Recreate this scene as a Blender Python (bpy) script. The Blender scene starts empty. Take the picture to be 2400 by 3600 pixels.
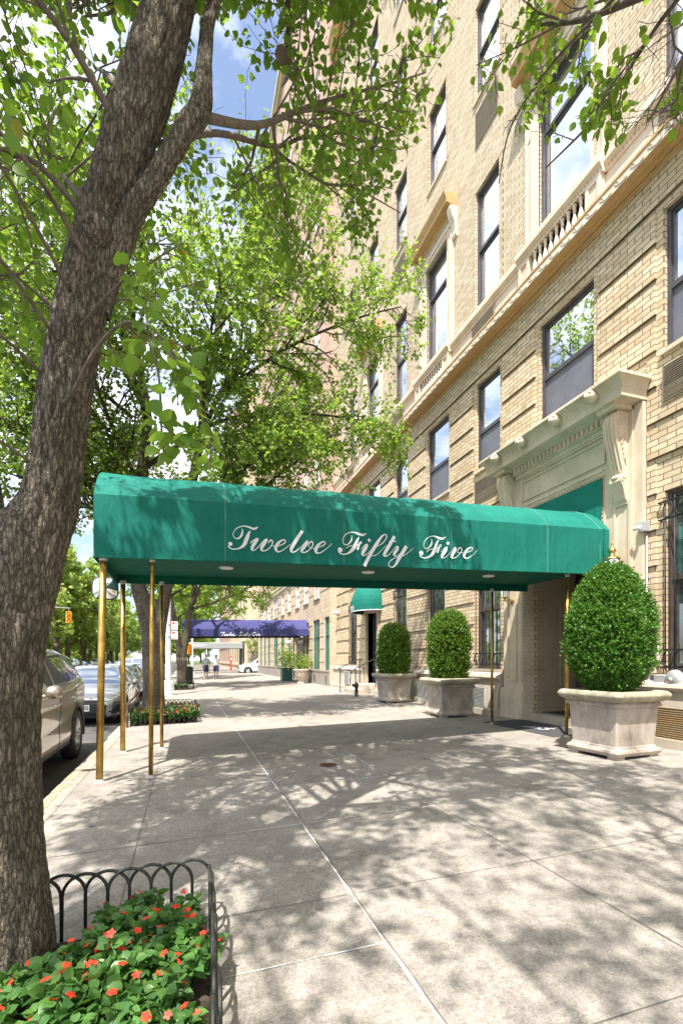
import bpy, bmesh, math, random
import numpy as np
from mathutils import Vector, Matrix, noise
R = math.radians
PI = math.pi
D = bpy.data
scene = bpy.context.scene
COL = scene.collection

# ------------------------------------------------------------------ camera
cam_d = D.cameras.new("camera"); cam = D.objects.new("camera", cam_d); COL.objects.link(cam)
YAW = math.atan(542.5 / 1700.0)
cam.location = (0, 0, 1.45)
cam.rotation_euler = (R(90), 0, -YAW)
cam_d.sensor_fit = 'HORIZONTAL'; cam_d.sensor_width = 36.0; cam_d.lens = 25.5
cam_d.shift_y = (2320 - 1800) / 2400.0
cam_d.clip_start = 0.05; cam_d.clip_end = 2000
scene.camera = cam

# ------------------------------------------------------------------ world + sun
SUN_DIR = Vector((-0.29, -0.41, 1.0)).normalized()      # towards the sun
ELEV = math.asin(SUN_DIR.z)
ROT = math.atan2(SUN_DIR.x, SUN_DIR.y)
world = D.worlds.new("World"); scene.world = world; world.use_nodes = True
wn = world.node_tree.nodes; wl = world.node_tree.links
wn.clear()
w_out = wn.new('ShaderNodeOutputWorld'); w_bg = wn.new('ShaderNodeBackground')
w_sky = wn.new('ShaderNodeTexSky'); w_sky.sky_type = 'NISHITA'; w_sky.sun_disc = False
w_sky.sun_elevation = ELEV; w_sky.sun_rotation = ROT; w_sky.air_density = 1.0; w_sky.dust_density = 3.0
w_tc = wn.new('ShaderNodeTexCoord'); w_map = wn.new('ShaderNodeMapping'); w_map.inputs['Scale'].default_value = (2.2, 2.2, 3.6)
w_map.inputs['Location'].default_value = (0.35, 0.1, 0.2)
w_nz = wn.new('ShaderNodeTexNoise'); w_nz.inputs['Scale'].default_value = 1.15; w_nz.inputs['Detail'].default_value = 7; w_nz.inputs['Roughness'].default_value = 0.58
w_rmp = wn.new('ShaderNodeValToRGB'); w_rmp.color_ramp.elements[0].position = 0.44; w_rmp.color_ramp.elements[1].position = 0.60
w_mix = wn.new('ShaderNodeMix'); w_mix.data_type = 'RGBA'
w_mix.inputs['B'].default_value = (6.6, 6.8, 7.1, 1)
wl.new(w_tc.outputs['Generated'], w_map.inputs['Vector']); wl.new(w_map.outputs[0], w_nz.inputs['Vector'])
wl.new(w_nz.outputs['Fac'], w_rmp.inputs['Fac']); wl.new(w_rmp.outputs['Color'], w_mix.inputs['Factor'])
wl.new(w_sky.outputs[0], w_mix.inputs['A']); wl.new(w_mix.outputs['Result'], w_bg.inputs['Color'])
w_bg.inputs['Strength'].default_value = 0.15
wl.new(w_bg.outputs[0], w_out.inputs['Surface'])

sun_d = D.lights.new("sun", 'SUN'); sun = D.objects.new("sun", sun_d); COL.objects.link(sun)
sun_d.energy = 4.8; sun_d.angle = R(0.53); sun_d.color = (1.0, 0.955, 0.88)
sun.rotation_euler = (-SUN_DIR).to_track_quat('-Z', 'Y').to_euler(); sun.location = (-10, -14, 40)

scene.view_settings.view_transform = 'Standard'; scene.view_settings.look = 'None'
scene.view_settings.exposure = 1.12; scene.view_settings.gamma = 1.0
scene.cycles.max_bounces = 8; scene.cycles.diffuse_bounces = 4; scene.cycles.glossy_bounces = 3
scene.cycles.transmission_bounces = 5; scene.cycles.transparent_max_bounces = 6
scene.cycles.sample_clamp_indirect = 8.0
scene.cycles.use_denoising = True

# ------------------------------------------------------------------ materials
def N(nt, t, **kw):
    n = nt.nodes.new(t)
    for k, v in kw.items():
        if k in n.inputs: n.inputs[k].default_value = v
        else: setattr(n, k, v)
    return n
def newmat(name):
    m = D.materials.new(name); m.use_nodes = True; nt = m.node_tree; nt.nodes.clear()
    o = nt.nodes.new('ShaderNodeOutputMaterial'); b = nt.nodes.new('ShaderNodeBsdfPrincipled')
    nt.links.new(b.outputs[0], o.inputs[0]); return m, nt, b, o
def c4(c): return (c[0], c[1], c[2], 1.0)
def mixc(nt, fac, a, b, mode='MIX'):
    n = nt.nodes.new('ShaderNodeMix'); n.data_type = 'RGBA'; n.blend_type = mode
    for s, v in (('Factor', fac), ('A', a), ('B', b)):
        if hasattr(v, 'links'): nt.links.new(v, n.inputs[s])
        elif s == 'Factor': n.inputs[s].default_value = v
        else: n.inputs[s].default_value = c4(v)
    return n.outputs['Result']
def ramp(nt, fac, stops):
    n = nt.nodes.new('ShaderNodeValToRGB'); e = n.color_ramp.elements
    while len(e) < len(stops): e.new(0.5)
    for i, (p, c) in enumerate(stops): e[i].position = p; e[i].color = c4(c) if not isinstance(c, (int, float)) else (c, c, c, 1)
    nt.links.new(fac, n.inputs[0]); return n.outputs[0]
def pos(nt, scale=(1, 1, 1)):
    g = nt.nodes.new('ShaderNodeNewGeometry'); m = N(nt, 'ShaderNodeMapping'); m.inputs['Scale'].default_value = scale
    nt.links.new(g.outputs['Position'], m.inputs['Vector']); return m.outputs[0]
def objc(nt, scale=(1, 1, 1)):
    g = nt.nodes.new('ShaderNodeTexCoord'); m = N(nt, 'ShaderNodeMapping'); m.inputs['Scale'].default_value = scale
    nt.links.new(g.outputs['Object'], m.inputs['Vector']); return m.outputs[0]
def nz(nt, vec, scale, detail=4, rough=0.55, dist=0.0):
    n = N(nt, 'ShaderNodeTexNoise', Scale=scale, Detail=detail, Roughness=rough, Distortion=dist)
    nt.links.new(vec, n.inputs['Vector']); return n.outputs['Fac']
def bump(nt, b, h, strength=0.3, dist=0.01):
    n = N(nt, 'ShaderNodeBump', Strength=strength, Distance=dist)
    nt.links.new(h, n.inputs['Height']); nt.links.new(n.outputs[0], b.inputs['Normal'])
def simple(name, col, rough=0.6, metal=0.0, var=0.12, scale=6.0, bmp=0.0, spec=0.5, coat=0.0, col2=None):
    m, nt, b, o = newmat(name)
    p = objc(nt); f = nz(nt, p, scale, 5, 0.6)
    lo = tuple(c * (1 - var) for c in col); hi = tuple(min(1, c * (1 + var)) for c in col)
    if col2: hi = col2
    nt.links.new(ramp(nt, f, [(0.32, lo), (0.68, hi)]), b.inputs['Base Color'])
    b.inputs['Roughness'].default_value = rough; b.inputs['Metallic'].default_value = metal
    b.inputs['Specular IOR Level'].default_value = spec
    if coat: b.inputs['Coat Weight'].default_value = coat; b.inputs['Coat Roughness'].default_value = 0.04
    if bmp: bump(nt, b, nz(nt, p, scale * 6, 4, 0.6), bmp, 0.01)
    return m

def brick_mat(name, ca, cb, mortar, bw=0.272, bh=0.0909, z0=0.061, ms=0.006, blotch=(0.30, 0.22, 0.14)):
    m, nt, b, o = newmat(name)
    g = nt.nodes.new('ShaderNodeNewGeometry'); s = nt.nodes.new('ShaderNodeSeparateXYZ'); nt.links.new(g.outputs['Position'], s.inputs[0])
    ad = N(nt, 'ShaderNodeMath', operation='ADD'); nt.links.new(s.outputs[0], ad.inputs[0]); nt.links.new(s.outputs[1], ad.inputs[1])
    az = N(nt, 'ShaderNodeMath', operation='SUBTRACT'); nt.links.new(s.outputs[2], az.inputs[0]); az.inputs[1].default_value = z0
    cb_ = nt.nodes.new('ShaderNodeCombineXYZ'); nt.links.new(ad.outputs[0], cb_.inputs[0]); nt.links.new(az.outputs[0], cb_.inputs[1])
    t = nt.nodes.new('ShaderNodeTexBrick'); nt.links.new(cb_.outputs[0], t.inputs['Vector'])
    t.offset = 0.5; t.inputs['Scale'].default_value = 1.0; t.inputs['Mortar Size'].default_value = ms; t.inputs['Mortar Smooth'].default_value = 0.15
    t.inputs['Brick Width'].default_value = bw; t.inputs['Row Height'].default_value = bh; t.inputs['Bias'].default_value = -0.1
    t.inputs['Color1'].default_value = c4(ca); t.inputs['Color2'].default_value = c4(cb); t.inputs['Mortar'].default_value = c4(mortar)
    p = pos(nt)
    st = nz(nt, p, 0.9, 6, 0.65); fine = nz(nt, p, 42, 3, 0.6)
    # single bricks that fired darker: white noise on the brick cell
    fl = N(nt, 'ShaderNodeVectorMath', operation='SNAP'); nt.links.new(cb_.outputs[0], fl.inputs[0]); fl.inputs[1].default_value = (bw / 2, bh, 1)
    wnz = nt.nodes.new('ShaderNodeTexWhiteNoise'); nt.links.new(fl.outputs[0], wnz.inputs['Vector'])
    dk = ramp(nt, wnz.outputs['Value'], [(0.0, 0.0), (0.84, 0.0), (0.86, 0.18), (1.0, 0.32)])
    c = mixc(nt, dk, t.outputs['Color'], blotch)
    c = mixc(nt, ramp(nt, st, [(0.50, 0.0), (0.78, 0.22)]), c, blotch)
    c = mixc(nt, 0.22, c, ramp(nt, fine, [(0.3, (0.35, 0.3, 0.25)), (0.7, (1, 0.97, 0.9))]), 'MULTIPLY')
    nt.links.new(c, b.inputs['Base Color']); b.inputs['Roughness'].default_value = 0.85; b.inputs['Specular IOR Level'].default_value = 0.25
    hh = N(nt, 'ShaderNodeMath', operation='MULTIPLY_ADD'); nt.links.new(t.outputs['Fac'], hh.inputs[0]); hh.inputs[1].default_value = -1.0; nt.links.new(fine, hh.inputs[2])
    bump(nt, b, hh.outputs[0], 0.55, 0.008)
    return m

def stone_mat(name, col, dirt, grime=0.5, rough=0.8, streak=True, scale=1.5):
    m, nt, b, o = newmat(name)
    p = pos(nt); pv = pos(nt, (5, 5, 0.5))
    big = nz(nt, p, scale, 6, 0.65); fine = nz(nt, p, 60, 4, 0.6); sv = nz(nt, pv, 1.4, 5, 0.6)
    c = mixc(nt, ramp(nt, big, [(0.42, 0.0), (0.72, grime)]), col, dirt)
    if streak: c = mixc(nt, ramp(nt, sv, [(0.48, 0.0), (0.78, grime * 0.7)]), c, dirt)
    c = mixc(nt, 0.35, c, ramp(nt, fine, [(0.3, (0.6, 0.58, 0.55)), (0.65, (1, 1, 1))]), 'MULTIPLY')
    nt.links.new(c, b.inputs['Base Color']); b.inputs['Roughness'].default_value = rough; b.inputs['Specular IOR Level'].default_value = 0.25
    bump(nt, b, fine, 0.3, 0.006)
    return m

def concrete_mat(name, base, dark, light):
    m, nt, b, o = newmat(name)
    p = pos(nt)
    big = nz(nt, p, 0.55, 6, 0.6); mid = nz(nt, p, 3.3, 6, 0.7); fine = nz(nt, p, 85, 3, 0.7)
    v = N(nt, 'ShaderNodeTexVoronoi', Scale=95.0); nt.links.new(p, v.inputs['Vector'])
    c = mixc(nt, ramp(nt, big, [(0.35, 0.0), (0.68, 1.0)]), base, light)
    c = mixc(nt, ramp(nt, mid, [(0.46, 0.0), (0.74, 0.65)]), c, dark)
    c = mixc(nt, ramp(nt, v.outputs['Distance'], [(0.0, 0.55), (0.33, 0.0)]), c, (dark[0] * .6, dark[1] * .58, dark[2] * .55))
    gr = nz(nt, p, 30, 4, 0.75)
    c = mixc(nt, 0.6, c, ramp(nt, gr, [(0.34, (0.55, 0.53, 0.51)), (0.62, (1, 1, 1))]), 'MULTIPLY')
    c = mixc(nt, 0.7, c, ramp(nt, fine, [(0.32, (0.45, 0.44, 0.43)), (0.66, (1, 1, 1))]), 'MULTIPLY')
    gum = N(nt, 'ShaderNodeTexVoronoi', Scale=2.0); nt.links.new(p, gum.inputs['Vector'])
    c = mixc(nt, ramp(nt, gum.outputs['Distance'], [(0.045, 0.8), (0.062, 0.0)]), c, (0.09, 0.085, 0.08))
    moss = nz(nt, p, 0.8, 4, 0.6)
    c = mixc(nt, ramp(nt, moss, [(0.60, 0.0), (0.76, 0.35)]), c, (0.24, 0.23, 0.13))
    nt.links.new(c, b.inputs['Base Color']); b.inputs['Roughness'].default_value = 0.9; b.inputs['Specular IOR Level'].default_value = 0.2
    bump(nt, b, fine, 0.35, 0.004)
    return m

def leaf_mat(name, lo, hi, trans=0.42, tint=(0.30, 0.48, 0.04), rough=0.42, odd=(0.25, 0.17, 0.02)):
    m, nt, b, o = newmat(name)
    g = nt.nodes.new('ShaderNodeNewGeometry')
    c = ramp(nt, g.outputs['Random Per Island'], [(0.0, lo), (0.55, tuple((a + d) / 2 for a, d in zip(lo, hi))), (0.965, hi), (0.985, odd)])
    nt.links.new(c, b.inputs['Base Color']); b.inputs['Roughness'].default_value = rough; b.inputs['Specular IOR Level'].default_value = 0.45
    t = nt.nodes.new('ShaderNodeBsdfTranslucent')
    tc = mixc(nt, 0.55, c, tint); nt.links.new(tc, t.inputs['Color'])
    mx = nt.nodes.new('ShaderNodeMixShader'); mx.inputs[0].default_value = trans
    nt.links.new(b.outputs[0], mx.inputs[1]); nt.links.new(t.outputs[0], mx.inputs[2]); nt.links.new(mx.outputs[0], o.inputs[0])
    return m

def bark_mat(name, lo, hi, moss=0.3, sc=1.0):
    m, nt, b, o = newmat(name)
    tc = nt.nodes.new('ShaderNodeTexCoord')
    def crackle(scl, wamt, seed):
        mp = N(nt, 'ShaderNodeMapping'); mp.inputs['Scale'].default_value = tuple(q * sc for q in scl); mp.inputs['Location'].default_value = (seed, seed * .7, seed * .3)
        nt.links.new(tc.outputs['Object'], mp.inputs['Vector'])
        wob = N(nt, 'ShaderNodeTexNoise', Scale=0.9, Detail=4.0, Roughness=0.65); nt.links.new(mp.outputs[0], wob.inputs['Vector'])
        wa = N(nt, 'ShaderNodeVectorMath', operation='MULTIPLY_ADD'); nt.links.new(wob.outputs['Color'], wa.inputs[0]); wa.inputs[1].default_value = (wamt, wamt, wamt); nt.links.new(mp.outputs[0], wa.inputs[2])
        v = N(nt, 'ShaderNodeTexVoronoi', feature='DISTANCE_TO_EDGE', Scale=1.0); nt.links.new(wa.outputs[0], v.inputs['Vector'])
        v2 = N(nt, 'ShaderNodeTexVoronoi', feature='F1', Scale=1.0); nt.links.new(wa.outputs[0], v2.inputs['Vector'])
        return v.outputs['Distance'], v2.outputs['Color']
    d1, c1 = crackle((52, 52, 11), 1.7, 0.0); d2, c2 = crackle((95, 95, 34), 1.2, 3.0)
    p = objc(nt); fine = nz(nt, p, 70 * sc, 5, 0.75); big = nz(nt, p, 2.2, 5, 0.65)
    c = mixc(nt, ramp(nt, c1, [(0.0, 0.0), (1.0, 1.0)]), lo, hi)
    c = mixc(nt, 0.45, c, mixc(nt, ramp(nt, c2, [(0.2, 0.0), (0.8, 1.0)]), tuple(q * .6 for q in lo), hi))
    c = mixc(nt, ramp(nt, big, [(0.44, 0.0), (0.66, moss)]), c, (0.10, 0.105, 0.04))
    c = mixc(nt, ramp(nt, d2, [(0.0, 0.55), (0.10, 0.0)]), c, tuple(q * .3 for q in lo))
    c = mixc(nt, ramp(nt, d1, [(0.02, 0.85), (0.16, 0.0)]), c, tuple(q * .26 for q in lo))
    c = mixc(nt, 0.6, c, ramp(nt, fine, [(0.3, (0.42, 0.4, 0.38)), (0.7, (1, 1, 1))]), 'MULTIPLY')
    nt.links.new(c, b.inputs['Base Color']); b.inputs['Roughness'].default_value = 0.9; b.inputs['Specular IOR Level'].default_value = 0.15
    h = N(nt, 'ShaderNodeMath', operation='MULTIPLY_ADD'); nt.links.new(ramp(nt, d1, [(0.0, 0.0), (0.25, 1.0)]), h.inputs[0]); h.inputs[1].default_value = 1.3
    h2 = N(nt, 'ShaderNodeMath', operation='MULTIPLY_ADD'); nt.links.new(ramp(nt, d2, [(0.0, 0.0), (0.2, 1.0)]), h2.inputs[0]); h2.inputs[1].default_value = 0.5; nt.links.new(fine, h2.inputs[2])
    nt.links.new(h2.outputs[0], h.inputs[2]); bump(nt, b, h.outputs[0], 1.0, 0.018)
    return m

def glass_mat(name, tint=(0.05, 0.065, 0.08), refl=0.5, rough=0.015, gcol=(0.9, 0.95, 1.0)):
    m, nt, b, o = newmat(name)
    p = objc(nt); f = nz(nt, p, 1.3, 3, 0.5)
    nt.links.new(ramp(nt, f, [(0.3, tuple(c * .7 for c in tint)), (0.7, tuple(c * 1.3 for c in tint))]), b.inputs['Base Color'])
    b.inputs['Roughness'].default_value = 0.2
    g = nt.nodes.new('ShaderNodeBsdfGlossy'); g.inputs['Color'].default_value = c4(gcol); g.inputs['Roughness'].default_value = rough
    bm = N(nt, 'ShaderNodeBump', Strength=0.02, Distance=0.02); nt.links.new(f, bm.inputs['Height']); nt.links.new(bm.outputs[0], g.inputs['Normal'])
    mx = nt.nodes.new('ShaderNodeMixShader'); mx.inputs[0].default_value = refl
    nt.links.new(b.outputs[0], mx.inputs[1]); nt.links.new(g.outputs[0], mx.inputs[2]); nt.links.new(mx.outputs[0], o.inputs[0])
    return m

def canvas_mat(name, col, fade):
    m, nt, b, o = newmat(name)
    p = pos(nt); f = nz(nt, p, 1.1, 5, 0.6); w = nz(nt, p, 240, 2, 0.5); sv = nz(nt, pos(nt, (3.5, 3.5, 0.4)), 1.6, 4, 0.6)
    c = mixc(nt, ramp(nt, f, [(0.35, 0.0), (0.75, 0.55)]), col, fade)
    c = mixc(nt, ramp(nt, sv, [(0.5, 0.0), (0.8, 0.45)]), c, fade)
    dr = nz(nt, pos(nt, (9, 9, 0.25)), 1.0, 5, 0.7); c = mixc(nt, ramp(nt, dr, [(0.55, 0.0), (0.75, 0.35)]), c, tuple(q * .55 for q in col))
    c = mixc(nt, 0.15, c, ramp(nt, w, [(0.35, (0.6, 0.6, 0.6)), (0.65, (1, 1, 1))]), 'MULTIPLY')
    nt.links.new(c, b.inputs['Base Color']); b.inputs['Roughness'].default_value = 0.75; b.inputs['Specular IOR Level'].default_value = 0.2
    bump(nt, b, nz(nt, pos(nt, (2.2, 2.2, 0.8)), 2.4, 4, 0.6), 0.35, 0.06)
    t = nt.nodes.new('ShaderNodeBsdfTranslucent'); nt.links.new(c, t.inputs['Color'])
    mx = nt.nodes.new('ShaderNodeMixShader'); mx.inputs[0].default_value = 0.04
    nt.links.new(b.outputs[0], mx.inputs[1]); nt.links.new(t.outputs[0], mx.inputs[2]); nt.links.new(mx.outputs[0], o.inputs[0])
    return m

M = {}
M['brick'] = brick_mat('tan_brick', (0.72, 0.595, 0.43), (0.57, 0.44, 0.285), (0.20, 0.155, 0.11), ms=.008)  # mortar tone darkened to hold the shade of the joints
M['brick_up'] = brick_mat('buff_brick', (0.64, 0.545, 0.41), (0.51, 0.41, 0.285), (0.21, 0.165, 0.12), ms=.008)  # mortar likewise carries joint shade in its colour
M['brick_far'] = brick_mat('pale_brick', (0.62, 0.50, 0.38), (0.56, 0.45, 0.34), (0.42, 0.36, 0.29), 0.60, 0.20, 0.0, 0.010)
M['brick_pink'] = brick_mat('pink_brick', (0.58, 0.40, 0.32), (0.50, 0.34, 0.27), (0.42, 0.33, 0.28))
M['stone'] = stone_mat('cream_limestone', (0.68, 0.58, 0.45), (0.34, 0.27, 0.19), 0.45)
M['terracotta'] = stone_mat('pale_terracotta', (0.72, 0.62, 0.51), (0.46, 0.33, 0.22), 0.45, scale=2.4)
M['ochre'] = stone_mat('ochre_terracotta', (0.56, 0.36, 0.17), (0.34, 0.2, 0.09), 0.5, scale=3.0)
M['plinth'] = stone_mat('weathered_stone', (0.52, 0.46, 0.38), (0.30, 0.25, 0.18), 0.6)
M['granite'] = stone_mat('grey_granite', (0.33, 0.29, 0.26), (0.24, 0.21, 0.19), 0.5)
M['planter'] = stone_mat('cast_stone', (0.46, 0.40, 0.345), (0.20, 0.165, 0.13), 0.85, scale=3.2)
M['planter_rim'] = stone_mat('mossy_cast_stone', (0.42, 0.385, 0.29), (0.17, 0.16, 0.10), 0.8, scale=4.5)
M['concrete'] = concrete_mat('sidewalk_concrete', (0.365, 0.335, 0.30), (0.185, 0.17, 0.15), (0.46, 0.425, 0.38))
M['kerb'] = concrete_mat('kerb_stone', (0.42, 0.39, 0.34), (0.24, 0.22, 0.19), (0.50, 0.46, 0.40))
M['asphalt'] = concrete_mat('asphalt', (0.115, 0.112, 0.11), (0.06, 0.06, 0.06), (0.15, 0.145, 0.14))
M['asphalt_pale'] = concrete_mat('sunlit_asphalt', (0.30, 0.29, 0.28), (0.2, 0.195, 0.19), (0.36, 0.35, 0.34))  # paler than the avenue: glare of the sunlit side street in its colour
M['sealant'] = simple('joint_sealant', (0.62, 0.61, 0.58), 0.8, var=0.45, scale=9)
M['score'] = simple('joint_groove', (0.15, 0.14, 0.125), 0.9, var=0.4, scale=8)
M['yellow_paint'] = simple('worn_yellow_paint', (0.60, 0.44, 0.16), 0.8, var=0.4, scale=14, col2=(0.42, 0.38, 0.32))
M['soil'] = simple('soil', (0.06, 0.045, 0.03), 0.95, var=0.5, scale=30, bmp=0.6)
M['bark'] = bark_mat('bark', (0.38, 0.32, 0.25), (0.66, 0.575, 0.47), 0.45)
M['bark_far'] = bark_mat('bark_pale', (0.20, 0.165, 0.125), (0.42, 0.36, 0.28), 0.3, 0.8)
M['twig'] = simple('twig_bark', (0.135, 0.105, 0.085), 0.85, var=0.35, scale=20)
M['leaf'] = leaf_mat('pear_leaf', (0.075, 0.165, 0.022), (0.19, 0.33, 0.036), 0.58, (0.42, 0.62, 0.06))
M['leaf_far'] = leaf_mat('street_leaf', (0.11, 0.20, 0.03), (0.25, 0.38, 0.055), 0.55, (0.42, 0.60, 0.07))
M['leaf_park'] = leaf_mat('park_leaf', (0.16, 0.26, 0.045), (0.34, 0.45, 0.09), 0.5, (0.5, 0.62, 0.12))
M['box_leaf'] = leaf_mat('boxwood_leaf', (0.045, 0.14, 0.022), (0.125, 0.27, 0.035), 0.30, (0.2, 0.4, 0.03), 0.35, (0.16, 0.24, 0.03))
M['box_leaf_pale'] = leaf_mat('boxwood_leaf_pale', (0.065, 0.155, 0.020), (0.17, 0.285, 0.035), 0.30, (0.25, 0.42, 0.03), 0.35, (0.2, 0.27, 0.03))
M['imp_leaf'] = leaf_mat('impatiens_leaf', (0.045, 0.125, 0.032), (0.105, 0.235, 0.05), 0.32, (0.2, 0.4, 0.05), 0.38, (0.10, 0.20, 0.03))
M['petal'] = leaf_mat('red_petal', (0.72, 0.035, 0.018), (0.82, 0.075, 0.03), 0.25, (0.9, 0.1, 0.05), 0.5, (0.8, 0.10, 0.12))
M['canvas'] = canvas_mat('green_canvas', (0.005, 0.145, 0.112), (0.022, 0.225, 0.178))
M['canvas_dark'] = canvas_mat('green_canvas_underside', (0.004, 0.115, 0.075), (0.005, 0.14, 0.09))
M['navy'] = canvas_mat('blue_canvas', (0.05, 0.05, 0.165), (0.085, 0.085, 0.24))
M['grey_canvas'] = canvas_mat('grey_canvas', (0.30, 0.31, 0.31), (0.36, 0.37, 0.37))
M['letter'] = simple('white_lettering', (0.74, 0.76, 0.79), 0.7, var=0.08)
M['seam'] = simple('canvas_seam', (0.16, 0.40, 0.32), 0.7, var=0.2)
M['brass'] = simple('tarnished_brass', (0.42, 0.245, 0.055), 0.36, 0.85, var=0.4, scale=5, col2=(0.58, 0.38, 0.10))
M['cement'] = simple('cement_patch', (0.50, 0.49, 0.46), 0.9, var=0.35, scale=30, bmp=0.3)
M['brass_bright'] = simple('polished_brass', (0.72, 0.5, 0.16), 0.22, 1.0, var=0.15)
M['iron'] = simple('black_iron', (0.022, 0.024, 0.024), 0.5, 0.3, var=0.4, scale=25, bmp=0.2)
M['iron_worn'] = simple('worn_green_iron', (0.020, 0.034, 0.030), 0.55, 0.3, var=0.5, scale=18, bmp=0.3, col2=(0.05, 0.045, 0.036))
M['bronze'] = simple('bronze_window_frame', (0.12, 0.095, 0.085), 0.4, 0.4, var=0.2)
M['frame_dark'] = simple('dark_window_frame', (0.09, 0.085, 0.095), 0.45, 0.3, var=0.2)
M['frame_green'] = simple('green_window_frame', (0.045, 0.16, 0.12), 0.45, 0.1, var=0.15)
M['frame_white'] = simple('white_window_frame', (0.70, 0.68, 0.64), 0.5, 0.0, var=0.1)
M['glass'] = glass_mat('window_glass', (0.10, 0.13, 0.16), refl=0.80, gcol=(0.97, 0.98, 1.0))
M['glass_dark'] = glass_mat('dark_window_glass', (0.05, 0.07, 0.075), 0.30)
M['glass_far'] = glass_mat('far_window_glass', (0.06, 0.09, 0.08), 0.35)
M['car_glass'] = glass_mat('car_glass', (0.02, 0.025, 0.028), 0.42)
M['mirror'] = glass_mat('mirror_glass', (0.3, 0.3, 0.3), 0.9, 0.01)
M['screen'] = simple('insect_screen', (0.15, 0.155, 0.19), 0.55, 0.2, var=0.12, scale=3)
M['curtain'] = simple('pale_curtain', (0.42, 0.47, 0.50), 0.85, var=0.3, scale=9)
M['louver'] = simple('bronze_louver', (0.32, 0.27, 0.20), 0.5, 0.3, var=0.15)
M['louver_pale'] = simple('pale_louver', (0.60, 0.60, 0.56), 0.5, 0.2, var=0.1)
M['louver_cream'] = simple('cream_louver', (0.55, 0.45, 0.28), 0.55, 0.1, var=0.25, col2=(0.50, 0.30, 0.13))
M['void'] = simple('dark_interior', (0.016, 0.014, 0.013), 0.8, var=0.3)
M['mat'] = simple('rubber_mat', (0.055, 0.055, 0.06), 0.85, var=0.3, scale=40, bmp=0.4)
M['steel'] = simple('galvanised_steel', (0.50, 0.51, 0.52), 0.45, 0.6, var=0.15)
M['steel_box'] = simple('grey_enamel', (0.42, 0.43, 0.43), 0.5, 0.2, var=0.15)
M['post_white'] = simple('silver_painted_post', (0.62, 0.66, 0.68), 0.5, 0.1, var=0.12)
M['white'] = simple('white_paint', (0.78, 0.77, 0.74), 0.5, var=0.06)
M['red'] = simple('red_paint', (0.62, 0.045, 0.03), 0.4, var=0.1)
M['red_text'] = simple('red_lettering', (0.52, 0.10, 0.10), 0.6, var=0.2)
M['black_text'] = simple('black_lettering', (0.02, 0.02, 0.022), 0.6, var=0.2)
M['amber'] = simple('amber_enamel', (0.75, 0.36, 0.03), 0.45, var=0.1)
M['bin_green'] = simple('dark_green_bin', (0.03, 0.06, 0.05), 0.5, 0.2, var=0.3)
M['skin'] = simple('skin', (0.42, 0.25, 0.17), 0.55, var=0.08)
M['skin_dark'] = simple('skin_tanned', (0.30, 0.17, 0.11), 0.55, var=0.08)
M['shirt_white'] = simple('white_cotton', (0.72, 0.72, 0.72), 0.85, var=0.08)
M['shirt_grey'] = simple('patterned_shirt', (0.55, 0.57, 0.58), 0.85, var=0.1, scale=7, col2=(0.16, 0.18, 0.2))
M['shorts'] = simple('navy_shorts', (0.035, 0.05, 0.12), 0.85, var=0.2)
M['hair'] = simple('dark_hair', (0.02, 0.015, 0.012), 0.6, var=0.3)
M['tyre'] = simple('tyre_rubber', (0.022, 0.022, 0.023), 0.75, var=0.25)
M['rim'] = simple('alloy_rim', (0.52, 0.52, 0.52), 0.28, 0.9, var=0.08)
M['chrome'] = simple('chrome', (0.75, 0.75, 0.75), 0.1, 1.0, var=0.05)
M['plastic'] = simple('black_plastic', (0.025, 0.025, 0.027), 0.5, var=0.2)
M['lamp_glass'] = glass_mat('lamp_glass', (0.45, 0.45, 0.42), 0.35)
M['cream_paint'] = stone_mat('cream_painted_stone', (0.62, 0.52, 0.38), (0.40, 0.31, 0.2), 0.35)
M['jamb'] = stone_mat('aged_jamb_stone', (0.50, 0.41, 0.30), (0.30, 0.235, 0.16), 0.4)
M['grass'] = simple('park_ground', (0.07, 0.11, 0.03), 0.95, var=0.4, scale=3)
def car_paint(name, col, metal=0.7):
    m = simple(name, col, 0.30, metal, var=0.03, scale=2, coat=1.0); return m
M['paint_beige'] = car_paint('beige_silver_paint', (0.40, 0.345, 0.285), 0.75)
M['paint_silver'] = car_paint('silver_paint', (0.50, 0.50, 0.51), 0.8)
M['paint_black'] = car_paint('black_paint', (0.03, 0.03, 0.033), 0.2)
M['paint_white'] = car_paint('white_car_paint', (0.72, 0.72, 0.72), 0.0)
M['paint_blue'] = car_paint('blue_car_paint', (0.06, 0.10, 0.2), 0.4)
M['paint_green'] = car_paint('dark_green_car_paint', (0.06, 0.10, 0.08), 0.4)

# ------------------------------------------------------------------ object helpers
def tag(o, label=None, cat=None, group=None, kind=None):
    if label: o['label'] = label
    if cat: o['category'] = cat
    if group: o['group'] = group
    if kind: o['kind'] = kind
    return o
def thing(name, label, cat, loc=(0, 0, 0), rz=0.0, group=None):
    o = D.objects.new(name, None); COL.objects.link(o); o.location = loc; o.rotation_euler = (0, 0, rz); o.empty_display_size = 0.2
    return tag(o, label, cat, group)
WORLD = set()
def wthing(*a, **k):
    # a thing whose parts are written in world coordinates
    o = thing(*a, **k); WORLD.add(o.name); return o
def dup(o, loc=None, rz=None, parent=None, label=None, matmap=None):
    c = o.copy(); COL.objects.link(c)
    if loc is not None: c.location = loc
    if rz is not None: c.rotation_euler = (0, 0, rz)
    if parent is not None: c.parent = parent
    if label: c['label'] = label
    if matmap and c.type == 'MESH' and c.data.materials and c.data.materials[0] in matmap:
        c.data = c.data.copy(); c.data.materials[0] = matmap[c.data.materials[0]]
    for ch in o.children: dup(ch, parent=c, matmap=matmap)
    return c
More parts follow.
